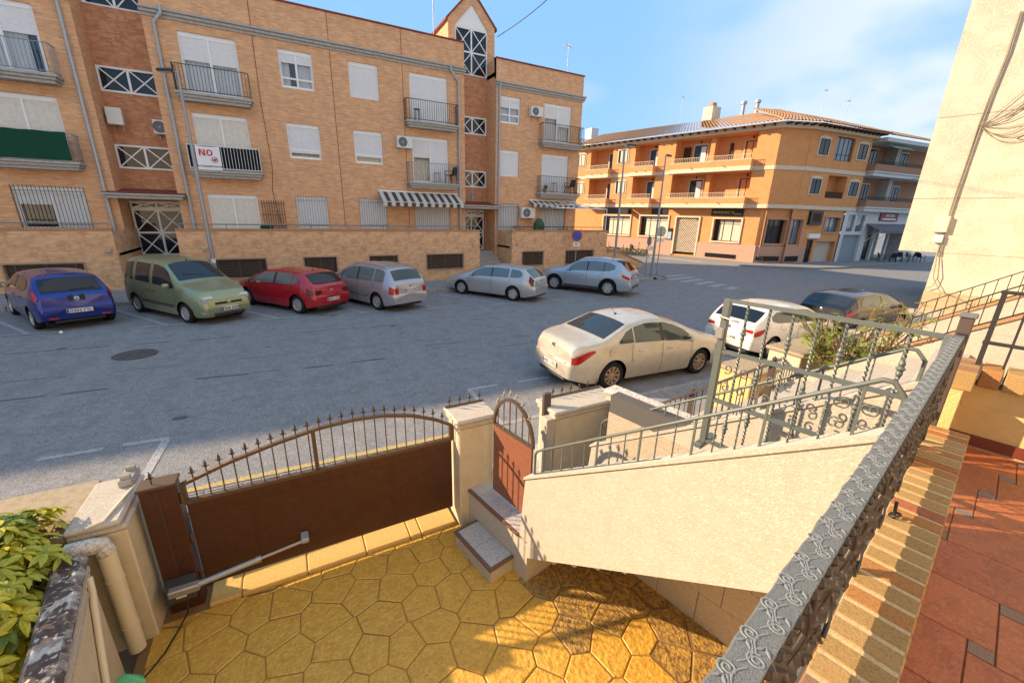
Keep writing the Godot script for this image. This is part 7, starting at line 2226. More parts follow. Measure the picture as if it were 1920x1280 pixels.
func corner_building():
	tri_mat("orange_wall", mottled(512, lin(0.64, 0.30, 0.125), [[0.012, 0.42, 0.7, lin(0.58, 0.262, 0.105), 0.8, 221], [0.05, 0.56, 0.75, lin(0.66, 0.35, 0.14), 0.6, 222]], 0.05), 6.0, 0.92)
	tri_mat("cream_trim", mottled(256, lin(0.66, 0.56, 0.42), [[0.03, 0.45, 0.7, lin(0.58, 0.48, 0.35), 0.7, 223]], 0.05), 2.0)
	tri_mat("pink_stone", mottled(512, lin(0.50, 0.30, 0.22), [[0.03, 0.45, 0.7, lin(0.42, 0.245, 0.18), 0.7, 224], [0.12, 0.55, 0.72, lin(0.57, 0.37, 0.29), 0.7, 225]], 0.08), 2.0)
	mat("grey_pane", lin(0.16, 0.20, 0.23), 0.05, 0.2)
	mat("plate_green", lin(0.30, 0.42, 0.33), 0.8)
	mat("brown_frame", lin(0.035, 0.02, 0.014), 0.5)
	mat("rafter", lin(0.075, 0.04, 0.025), 0.8)
	mat("sign_black", lin(0.012, 0.012, 0.012), 0.4)
	mat("gold", lin(0.50, 0.38, 0.10), 0.5)
	mat("sign_red", lin(0.20, 0.02, 0.03), 0.5)
	mat("pale_shutter", lin(0.50, 0.43, 0.34), 0.6)
	mat("grey_shutter", lin(0.24, 0.27, 0.30), 0.6)
	mat("poster_blue", lin(0.30, 0.42, 0.55), 0.6)
	mat("awning_grey", lin(0.17, 0.16, 0.17), 0.8)
	var b := thing("corner_building", "orange three-storey corner building with tiled roof, balconies and ground-floor bar", "building")
	# ---- wing along the side street: x runs along the front, z out of it
	frame = Transform3D(Basis(Vector3.UP, deg_to_rad(-75.0)), V(36, 0, -22))
	var X0 := -20.6; var X1 := 0.0
	var mb := Mb.new()
	var lo := [[-18.7, -15.7], [-13.1, -10.5], [-8.8, -1.6]]
	for fl in [4.42, 7.45]:
		var holes := []
		for q in lo: holes.append([q[0] + 0.05, q[1] - 0.05, fl + 0.3, fl + 2.95])
		wall_with_holes(mb, X0, X1, fl, fl + (3.03 if fl < 5 else 3.25), 0.0, holes, 1.2)
	part(b, "wall", mb, "orange_wall")
	for fl in [4.42, 7.45]:
		for q in lo:
			mb = Mb.new(); mb.box(V(q[0], fl + 0.3, -1.3), V(q[1], fl + 2.95, -1.2)); part(b, "loggia_wall", mb, "orange_wall")
		mb = Mb.new(); mb.box(V(-5.6, fl + 0.3, -1.2), V(-5.2, fl + 2.95, -0.3)); part(b, "loggia_pier", mb, "orange_wall")
	# ground floor
	mb = Mb.new()
	var gh := [[-16.4, -13.0, 1.55, 3.5], [-11.8, -8.7, 1.6, 3.55], [-7.8, -5.6, 0.0, 3.5], [-4.2, -1.85, 1.5, 3.45]]
	wall_with_holes(mb, X0, X1, -0.4, 4.42, -0.25, gh, 0.5)
	part(b, "wall", mb, "orange_wall")
	mb = Mb.new()
	for q in [[-20.6, -7.95], [-5.45, 0.0]]:
		mb.box(V(q[0], -0.4, -0.249), V(q[1], 1.30, -0.16))
	part(b, "plinth", mb, "pink_stone")
	for q in gh:
		if q[2] < 0.5:
			opening(b, q[0], q[1], q[2], q[3], -0.7, {"called": "shop_door", "rim": 0.0, "glass": "dark_glass", "leaves": 2})
			var mb2 := Mb.new()
			for s in [[q[0] - 0.14, q[0]], [q[1], q[1] + 0.14]]: mb2.box(V(s[0], 0.0, -0.249), V(s[1], q[3], -0.12))
			mb2.box(V(q[0] - 0.14, q[3], -0.249), V(q[1] + 0.14, q[3] + 0.14, -0.12))
			part(b, "door_surround", mb2, "cream_trim")
			# folding lattice across the doorway
			var lt := sub(b, "lattice_gate", V(q[0], q[2] + 0.25, -0.34))
			var W: float = q[1] - q[0]; var H: float = q[3] - q[2] - 0.3
			for k in range(-12, 10):
				for s in [0, 1]:
					var xa := k * 0.22; var xb := k * 0.22 + H
					var ya := 0.0; var yb := H
					if xa < 0: ya = -xa; xa = 0.0
					if xb > W: yb = H - (xb - W); xb = W
					if yb <= ya: continue
					var bb := Mb.new()
					if s == 0: bb.bar(V(xa, ya, 0), V(xb, yb, 0), 0.018, 0.05)
					else: bb.bar(V(W - xa, ya, 0.02), V(W - xb, yb, 0.02), 0.018, 0.05)
					part(lt, "lattice_bar", bb, "cream_trim")
		else:
			opening(b, q[0], q[1], q[2], q[3], -0.62, {"rim": 0.0, "leaves": 3, "curtain": 0.8, "curtain_paint": "curtain_cream", "transom": q[3] - q[2] - 0.45})
			var mb2 := Mb.new()
			for s in [[q[0] - 0.13, q[0]], [q[1], q[1] + 0.13]]: mb2.box(V(s[0], q[2] - 0.13, -0.249), V(s[1], q[3] + 0.13, -0.14))
			mb2.box(V(q[0], q[3], -0.249), V(q[1], q[3] + 0.13, -0.141)); mb2.box(V(q[0], q[2] - 0.13, -0.249), V(q[1], q[2], -0.11))
			part(b, "window_surround", mb2, "cream_trim")
	for q in [[-4.55, -1.8], [0.4, 2.4]]:
		opening(b, q[0], minf(q[1], -0.2) if q[0] < 0 else q[0] - 0.6, 0.02, 0.38, -0.2, {"called": "cellar_window", "rim": 0.0, "bars": true, "leaves": 1})
	# white bands at the floors
	for y in [4.42, 7.45]:
		mb = Mb.new(); mb.bevel(V(X0, y - 0.02, 0.002), V(X1, y + 0.30, 0.06), 0.02)
		part(b, "floor_band", mb, "cream_trim")
	for q in lo:
		for fl in [4.42, 7.45]:
			var out := 0.75
			mb = Mb.new(); mb.bevel(V(q[0], fl - 0.04, 0.061), V(q[1], fl + 0.33, out), 0.02)
			part(b, "balcony_slab", mb, "cream_trim")
			mb = Mb.new(); mb.box(V(q[0] + 0.02, fl + 0.331, out - 0.16), V(q[1] - 0.02, fl + 0.80, out - 0.02)); mb.box(V(q[1] - 0.16, fl + 0.331, 0.0), V(q[1] - 0.02, fl + 0.80, out - 0.16)); mb.box(V(q[0] + 0.02, fl + 0.331, 0.0), V(q[0] + 0.16, fl + 0.80, out - 0.16))
			part(b, "balcony_parapet", mb, "orange_wall")
			mb = Mb.new(); mb.box(V(q[0], fl + 0.801, out - 0.18), V(q[1], fl + 0.85, out)); mb.box(V(q[1] - 0.18, fl + 0.801, 0.01), V(q[1], fl + 0.85, out - 0.18))
			part(b, "parapet_coping", mb, "cream_trim")
			front_rail(b, q[0] + 0.04, q[1] - 0.04, fl + 0.85, 0.42, out - 0.09)
			for s in 2:
				mb = Mb.new(); mb.tube([V(lerpf(q[0], q[1], 0.3 + 0.4 * s), fl + 0.38, out - 0.02), V(lerpf(q[0], q[1], 0.3 + 0.4 * s), fl + 0.34, out + 0.16)], 0.035, 6)
				part(b, "spout", mb, "rafter")
	for fl in [4.42, 7.45]:
		for x in [[-16.9, -15.9], [-11.95, -10.85], [-7.4, -6.25], [-2.9, -1.75]]:
			opening(b, x[0], x[1], fl + 0.32, fl + 2.5, -1.2, {"called": "balcony_door", "rim": 0.14, "arch": 0.08, "curtain": 0.45, "frame": "brown_frame"})
			wall_lamp(b, (x[0] + x[1]) / 2, fl + 2.75, -1.2)
		for x in [[-20.45, -19.4], [-15.0, -13.9]]:
			opening(b, x[0], x[1], fl + 1.4, fl + 2.62, 0.0, {"rim": 0.13, "arch": 0.06, "curtain": 0.75, "curtain_paint": "curtain_cream"})
	opening(b, -8.45, -7.75, 7.8, 9.9, -1.2, {"called": "shutter_door", "rim": 0.0, "glass": "rafter", "leaves": 1})
	opening(b, -4.2, -3.9, 7.8, 9.9, -1.2, {"called": "shutter_door", "rim": 0.0, "glass": "rafter", "leaves": 1})
	potted_plant((frame * V(-5.1, 5.4, 0.4)), 0.9, "bushy green plant on the lower long balcony of the orange building", 11)
	# eaves and roof
	var EY := 10.72
	mb = Mb.new(); mb.bevel(V(X0, EY - 0.22, -1.3), V(X1 + 0.2, EY + 0.098, 0.34), 0.02)
	part(b, "eave_board", mb, "cream_trim")
	mb = Mb.new(); mb.box(V(X0, EY + 0.1, -1.3), V(X1 + 0.3, EY + 0.125, 0.93))
	part(b, "roof_deck", mb, "cream_trim")
	var rf := Mb.new(); rf.bevel(V(-0.06, -0.20, 0.2), V(0.06, -0.062, 0.90), 0.01)
	var rfm := rf.done()
	for k in 27: part(b, "rafter", rfm, "rafter", Transform3D(Basis(), V(X0 + 0.4 + k * 0.76, EY + 0.16, 0.0)))
	tiled_plane(b, V(X0, EY + 0.12, 0.95), V(X1 + 0.5, EY + 0.12, 0.95), V(X1 - 3.6, EY + 2.0, -4.6), V(X0, EY + 2.0, -4.6))
	# fascia sign of the bar and small signs
	var sg := thing("bar_sign", "long black fascia sign with gold letters above the bar window", "sign", frame.origin, -75.0)
	frame = Transform3D()
	mb = Mb.new(); mb.bevel(V(-4.55, 3.70, -0.24), V(-1.8, 4.32, -0.12), 0.015); part(sg, "board", mb, "sign_black")
	lettering(sg, "MARQUEZ SL", V(-3.45, 4.02, -0.117), 0.32, "gold", 0.01)
	mb = Mb.new(); mb.box(V(-2.55, 3.86, -0.119), V(-1.95, 3.93, -0.112)); part(sg, "small_print", mb, "silver")
	frame = Transform3D(Basis(Vector3.UP, deg_to_rad(-75.0)), V(36, 0, -22))
	for q in [[-16.3, -13.1], [-10.6, -8.9]]:
		mb = Mb.new(); mb.bevel(V(q[0], 3.75, -0.24), V(q[1], 4.3, -0.14), 0.015); part(b, "blank_sign", mb, "sign_black")
	mb = Mb.new(); mb.bevel(V(-13.0, 3.7, -0.2), V(-12.9, 4.2, 0.6), 0.01); part(b, "hanging_sign", mb, "sign_black")
	mb = Mb.new(); mb.bevel(V(-8.65, 1.35, -0.24), V(-8.1, 2.45, -0.17), 0.01); part(b, "menu_board", mb, "sign_black")
	mb = Mb.new(); mb.box(V(-8.58, 1.42, -0.169), V(-8.17, 2.1, -0.166)); part(b, "menu", mb, "poster_blue")
	# ---- chamfered corner
	frame = Transform3D(Basis(Vector3.UP, atan2(-1.0, 2.55)), V(36, 0, -22))
	mb = Mb.new()
	wall_with_holes(mb, 0.0, 2.74, 4.42, 10.72, 0.0, [], 0.1)
	part(b, "wall", mb, "orange_wall")
	mb = Mb.new(); wall_with_holes(mb, -0.2, 2.9, -0.4, 4.42, -0.3, [[0.5, 2.3, 1.5, 3.5]], 0.4); part(b, "wall", mb, "orange_wall")
	mb = Mb.new(); mb.box(V(-0.2, -0.4, -0.299), V(2.9, 1.30, -0.2)); part(b, "plinth", mb, "pink_stone")
	opening(b, 0.5, 2.3, 1.5, 3.5, -0.65, {"rim": 0.0, "leaves": 4})
	mb = Mb.new()
	for s in [[0.37, 0.5], [2.3, 2.43]]: mb.box(V(s[0], 1.37, -0.199), V(s[1], 3.63, -0.16))
	mb.box(V(0.5, 3.5, -0.299), V(2.3, 3.63, -0.16)); mb.box(V(0.5, 1.37, -0.199), V(2.3, 1.5, -0.15)); part(b, "window_surround", mb, "pink_stone")
	opening(b, 0.3, 2.2, 0.02, 0.42, -0.2, {"called": "cellar_window", "rim": 0.0, "bars": true, "leaves": 1})
	for y in [4.42, 7.45]:
		mb = Mb.new(); mb.bevel(V(-0.02, y - 0.02, 0.002), V(2.78, y + 0.30, 0.06), 0.02); part(b, "floor_band", mb, "cream_trim")
	mb = Mb.new(); mb.bevel(V(-0.2, EY - 0.222, -1.0), V(2.95, EY + 0.096, 0.33), 0.02); part(b, "eave_board", mb, "cream_trim")
	mb = Mb.new(); mb.box(V(-0.35, EY + 0.103, -1.0), V(3.1, EY + 0.128, 0.88)); part(b, "roof_deck", mb, "cream_trim")
	for k in 5: part(b, "rafter", rfm, "rafter", Transform3D(Basis(), V(0.1 + k * 0.7, EY + 0.16, 0.0)))
	tiled_plane(b, V(-0.55, EY + 0.125, 0.9), V(3.4, EY + 0.125, 0.9), V(2.6, EY + 2.05, -4.4), V(0.0, EY + 2.05, -4.4))
	# ---- wing along the main street
	frame = Transform3D(Basis(Vector3.UP, deg_to_rad(-5.0)), V(38.5, 0, -21))
	mb = Mb.new()
	wall_with_holes(mb, 0.0, 8.35, 4.42, 10.6, 0.0, [[3.4, 5.9, 8.45, 10.3], [3.4, 6.0, 5.42, 7.25]], 0.9)
	part(b, "wall", mb, "orange_wall")
	mb = Mb.new(); mb.box(V(3.4, 5.42, -1.0), V(6.0, 7.25, -0.9)); part(b, "loggia_wall", mb, "orange_wall")
	mb = Mb.new(); mb.quad(V(8.35, 4.42, 0), V(8.35, 4.42, -6), V(8.35, 10.6, -6), V(8.35, 10.6, 0)); part(b, "wall", mb, "orange_wall")
	mb = Mb.new(); mb.box(V(3.42, 5.43, -0.14), V(5.98, 5.95, -0.1)); part(b, "loggia_rail", mb, "rafter")
	opening(b, 3.42, 5.88, 8.47, 10.28, -0.25, {"called": "glazed_loggia", "rim": 0.0, "leaves": 4, "glass": "grey_pane", "transom": 0.45})
	mb = Mb.new()
	wall_with_holes(mb, -0.2, 7.0, -0.4, 4.42, -0.1, [[-0.1, 1.4, 1.45, 3.55], [4.5, 6.6, 2.55, 3.8], [2.6, 3.5, -0.3, 1.85], [3.85, 6.75, -0.3, 1.7]], 0.5)
	part(b, "wall", mb, "orange_wall")
	mb = Mb.new(); mb.box(V(-0.2, -0.4, -0.099), V(2.5, 1.30, -0.02)); part(b, "plinth", mb, "pink_stone")
	opening(b, -0.1, 1.4, 1.45, 3.55, -0.4, {"rim": 0.0, "leaves": 2, "glass": "grey_pane"})
	mb = Mb.new()
	for s in [[-0.2, -0.1], [1.4, 1.55]]: mb.box(V(s[0], 1.32, -0.099), V(s[1], 3.7, -0.01))
	mb.box(V(-0.1, 3.55, -0.099), V(1.4, 3.7, -0.012)); part(b, "window_surround", mb, "pink_stone")
	opening(b, 4.5, 6.6, 2.55, 3.8, -0.4, {"rim": 0.0, "leaves": 2, "glass": "grey_pane"})
	mb = Mb.new()
	for s in [[4.37, 4.5], [6.6, 6.73]]: mb.box(V(s[0], 2.42, -0.099), V(s[1], 3.93, -0.01))
	mb.box(V(4.5, 3.8, -0.099), V(6.6, 3.93, -0.012)); mb.box(V(4.5, 2.42, -0.099), V(6.6, 2.55, -0.012)); part(b, "window_surround", mb, "pink_stone")
	opening(b, 2.6, 3.5, -0.3, 1.85, -0.3, {"called": "cellar_door", "rim": 0.0, "leaves": 1, "bars": true})
	mb = Mb.new(); mb.box(V(3.85, -0.3, -0.55), V(6.75, 1.7, -0.5)); part(b, "garage_door", mb, "pale_shutter")
	mb = Mb.new(); mb.bevel(V(2.0, 3.15, -0.099), V(3.7, 4.3, 0.12), 0.02); part(b, "sign_box", mb, "sign_black")
	mb = Mb.new(); mb.box(V(2.35, 3.4, 0.121), V(3.4, 4.1, 0.124)); part(b, "sign_face", mb, "rafter")
	mb = Mb.new(); mb.bevel(V(2.35, 1.98, -0.099), V(3.9, 2.38, 0.15), 0.02); part(b, "light_box", mb, "white_frame")
	opening(b, -0.1, 1.6, 0.0, 0.45, -0.02, {"called": "cellar_window", "rim": 0.0, "bars": true, "leaves": 1})
	for x in [[1.2, 2.4], [6.55, 7.75]]:
		opening(b, x[0], x[1], 8.75, 9.95, 0.0, {"rim": 0.16, "arch": 0.12}); opening(b, x[0], x[1], 5.7, 6.88, 0.0, {"rim": 0.16, "arch": 0.12})
	for y in [4.42, 7.45]:
		mb = Mb.new(); mb.bevel(V(-0.03, y - 0.02, 0.002), V(8.36, y + 0.30, 0.06), 0.02); part(b, "floor_band", mb, "cream_trim")
	mb = Mb.new(); mb.bevel(V(-0.1, EY - 0.224, -1.0), V(8.7, EY + 0.094, 0.32), 0.02); part(b, "eave_board", mb, "cream_trim")
	mb = Mb.new(); mb.box(V(-0.3, EY + 0.106, -1.0), V(9.0, EY + 0.131, 0.86)); part(b, "roof_deck", mb, "cream_trim")
	for k in 15: part(b, "rafter", rfm, "rafter", Transform3D(Basis(), V(0.2 + k * 0.6, EY + 0.16, 0.0)))
	tiled_plane(b, V(-0.4, EY + 0.13, 0.88), V(9.2, EY + 0.13, 0.88), V(9.2, EY + 2.05, -4.4), V(1.0, EY + 2.05, -4.4))
	frame = Transform3D()
	# mass of the building behind its fronts
	mb = Mb.new(); mb.prism([Vector2(36.8, -23.2), Vector2(39.0, -22.4), Vector2(46.6, -21.7), Vector2(48, -34), Vector2(36, -44), Vector2(32.4, -41.9)], V(0, 4.5, 0), Vector3.RIGHT, Vector3.BACK, V(0, 6.2, 0))
	part(b, "core", mb, "orange_wall")
	# on the roof
	mb = Mb.new(); mb.bevel(V(38.0, 12.2, -31.5), V(39.2, 13.9, -30.4), 0.02); part(b, "chimney", mb, "cream_trim")
	mb = Mb.new(); mb.bevel(V(38.3, 13.9, -31.2), V(38.9, 14.3, -30.7), 0.02); part(b, "chimney_cap", mb, "brick_plain")
	for q in [V(40.0, 12.4, -28.6), V(40.6, 12.4, -27.6)]:
		mb = Mb.new(); mb.lathe(q, [Vector2(0.16, 0), Vector2(0.16, 1.5), Vector2(0.26, 1.52), Vector2(0.26, 1.75), Vector2(0, 1.8)], 12); part(b, "flue", mb, "zinc")
	antenna(V(37.2, 12.2, -33.5), 3.0, "antenna on the orange building beside its white chimney")
	antenna(V(48.5, 12.4, -26.0), 3.4, "tall antenna behind the roof of the orange building")
	antenna(V(51.0, 12.0, -25.0), 3.0, "antenna above the far brick-balconied building")

func far_buildings():
	tri_mat("brick_far", mottled(256, lin(0.36, 0.19, 0.12), [[0.1, 0.45, 0.6, lin(0.46, 0.28, 0.18), 0.9, 231], [0.2, 0.55, 0.7, lin(0.22, 0.11, 0.075), 0.8, 232]], 0.2), 1.0)
	tri_mat("white_wall", mottled(256, lin(0.60, 0.60, 0.59), [[0.03, 0.45, 0.7, lin(0.52, 0.52, 0.51), 0.7, 233]], 0.05), 3.0)
	var b := thing("apartment_building", "far apartment house with brick balconies above a white shop front", "building")
	frame = Transform3D(Basis(Vector3.UP, deg_to_rad(-5.0)), V(38.5, 0, -21))
	var mb := Mb.new()
	mb.box(V(8.36, 4.4, -7), V(20.0, 10.6, -1.1)); part(b, "wall", mb, "brick_far")
	mb = Mb.new(); wall_with_holes(mb, 7.0, 20.0, -0.4, 4.4, 0.0, [[7.6, 8.7, 2.6, 4.1], [9.0, 10.2, 2.6, 4.1], [7.5, 10.3, -0.3, 2.3], [11.0, 17.5, -0.3, 3.3]], 1.5)
	part(b, "shop_front", mb, "white_wall")
	mb = Mb.new(); mb.box(V(7.5, -0.3, -0.3), V(10.3, 2.3, -0.25)); part(b, "garage_door", mb, "grey_shutter")
	for x in [[7.6, 8.7], [9.0, 10.2]]:
		mb = Mb.new(); mb.box(V(x[0], 2.6, -0.2), V(x[1], 4.1, -0.15)); part(b, "shop_window", mb, "grey_pane")
	mb = Mb.new(); mb.box(V(11.0, -0.3, -2.2), V(17.5, 3.3, -2.1)); part(b, "shop_interior", mb, "concrete")
	for x in [11.0, 12.6, 15.0]:
		mb = Mb.new(); mb.box(V(x, -0.3, -0.3), V(x + 0.3, 3.3, -0.1)); part(b, "shop_post", mb, "white_wall")
	mb = Mb.new(); mb.box(V(14.0, -0.3, -1.6), V(14.9, 2.2, -1.5)); part(b, "shop_door", mb, "dark_glass")
	for fl in [4.4, 7.45]:
		mb = Mb.new(); mb.bevel(V(8.6, fl, -1.1), V(20, fl + 0.30, 0.55), 0.03); mb.bevel(V(8.5, fl + 0.302, -1.1), V(20, fl + 0.42, 0.65), 0.02); part(b, "balcony_slab", mb, "white_wall")
		mb = Mb.new(); mb.box(V(8.55, fl + 0.422, 0.35), V(20, fl + 1.0, 0.6)); mb.box(V(8.55, fl + 0.422, -1.1), V(8.8, fl + 1.0, 0.35)); part(b, "balcony_parapet", mb, "brick_far")
		front_rail(b, 8.7, 20.0, fl + 1.0, 0.35, 0.45, "rail_iron")
		for x in [[9.0, 10.0], [10.3, 11.4], [15.5, 16.6]]: opening(b, x[0], x[1], fl + 0.45, fl + 2.5, -1.1, {"called": "balcony_door", "rim": 0.14, "rim_paint": "white_wall"})
		mb = Mb.new(); mb.box(V(12.9, fl + 0.42, -1.1), V(13.5, fl + 3.0, -0.2)); part(b, "pier", mb, "concrete")
	mb = Mb.new(); mb.box(V(8.9, 10.3, -7.2), V(20.2, 10.6, 0.8)); part(b, "eave_board", mb, "white_wall")
	tiled_plane(b, V(8.9, 10.7, 1.0), V(20.3, 10.7, 1.0), V(20.3, 12.6, -4.4), V(8.9, 12.6, -4.4))
	mb = Mb.new(); mb.quad(V(10.0, 9.8, 1.0), V(13.2, 9.8, 1.0), V(13.2, 10.25, 0.1), V(10.0, 10.25, 0.1)); part(b, "blind", mb, "plate_green")
	var sg := thing("shop_sign", "dark red shop sign with pale lettering on the white wall", "sign", frame.origin, -5.0)
	var aw := thing("awning", "grey folding awning over the white shop front", "awning", frame.origin, -5.0)
	frame = Transform3D()
	mb = Mb.new(); mb.bevel(V(12.4, 3.62, 0.002), V(15.4, 4.36, 0.12), 0.02); part(sg, "board", mb, "sign_red")
	lettering(sg, "CAFE BAR", V(13.95, 4.13, 0.122), 0.34, "banner", 0.006)
	mb = Mb.new(); mb.box(V(12.75, 3.74, 0.121), V(15.1, 3.86, 0.126)); part(sg, "small_print", mb, "banner")
	mb = Mb.new(); mb.quad(V(10.6, 2.75, 1.3), V(18, 2.75, 1.3), V(18, 3.35, 0.02), V(10.6, 3.35, 0.02)); part(aw, "cloth", mb, "awning_grey")
	mb = Mb.new(); mb.quad(V(10.6, 2.5, 1.302), V(18, 2.5, 1.302), V(18, 2.75, 1.302), V(10.6, 2.75, 1.302)); part(aw, "valance", mb, "awning_grey")
	for x in [10.8, 12.4, 15.8]:
		mb = Mb.new(); mb.bar(V(x, 1.6, 0.03), V(x + 0.1, 2.75, 1.25), 0.04); part(aw, "arm", mb, "white_frame")
	for k in 7:
		var p := Transform3D(Basis(Vector3.UP, deg_to_rad(-5.0)), V(38.5, 0, -21)) * V(12.2 + k * 0.95, -0.16, 1.2 + (k % 3) * 0.5)
		plastic_chair(p, 40 + k * 77, "dark bar chair under the grey awning, %s" % ["by the first awning arm", "by the shop door post", "facing the road", "before the shop door", "beside the white post", "near the last awning arm", "at the far end"][k], "rail_iron", "bar chairs under the grey awning")
	# white roofs left of the orange building, far behind
	var w := thing("rooftop", "pale flat roof with chimneys far behind the orange building", "building")
	mb = Mb.new(); mb.box(V(35, 0, -62), V(58, 13.2, -54)); part(w, "wall", mb, "white_wall")
	for q in [[38.0, 0.9, 15.2], [42.2, 1.3, 16.0], [52.0, 3.0, 14.6]]:
		mb = Mb.new(); mb.box(V(q[0], 13.2, -56), V(q[0] + q[1], q[2], -54.5)); part(w, "chimney", mb, "white_wall")
	for k in 30:
		mb = Mb.new(); mb.box(V(36 + k * 0.55, 13.2, -53.98), V(36.12 + k * 0.55, 14.2, -53.9)); part(w, "fence_post", mb, "concrete")
	mb = Mb.new(); mb.box(V(36, 14.1, -53.9), V(52.5, 14.2, -53.86)); part(w, "fence_rail", mb, "concrete")
	# pavement seating by the corner bar
	var hd := thing("planter_hedge", "low dark hedge with stakes round the bar seating", "hedge", V(36, 0, -22), -75.0)
	var r := RandomNumberGenerator.new(); r.seed = 19
	mb = Mb.new()
	for k in 1500:
		var x := r.randf_range(-19, -9.0); var y := r.randf_range(-0.1, 0.42); var z := 2.6 + r.randf_range(-0.2, 0.2)
		var a := V(r.randf_range(-1, 1), r.randf_range(-1, 1), r.randf_range(-1, 1)).normalized() * 0.09
		var e := a.cross(V(0.2, 0.9, 0.4)).normalized() * 0.05
		mb.quad(V(x, y, z) - a, V(x, y, z) + e, V(x, y, z) + a, V(x, y, z) - e)
	part(hd, "foliage", mb, "plant_dark")
	for k in 12:
		mb = Mb.new(); mb.bar(V(-18.8 + k * 0.88, -0.1, 2.6), V(-18.8 + k * 0.88, 0.9 + 0.2 * sin(k * 2.1), 2.6), 0.05)
		part(hd, "stake", mb, "twig")
	var HF := Transform3D(Basis(Vector3.UP, deg_to_rad(-75.0)), V(36, 0, -22))
	for k in 5:
		plastic_chair(HF * V(-17.0 + k * 1.9, -0.16, 1.5), -75 + 60 * k, ["white bar chair behind the hedge under the first bar window", "brown bar chair behind the hedge by the orange building", "white bar chair behind the hedge between brown and dark chairs", "dark bar chair behind the hedge by the orange building", "white bar chair behind the hedge near the menu board"][k], ["white_frame", "bronze", "white_frame", "rail_iron", "white_frame"][k], "bar chairs behind the hedge")

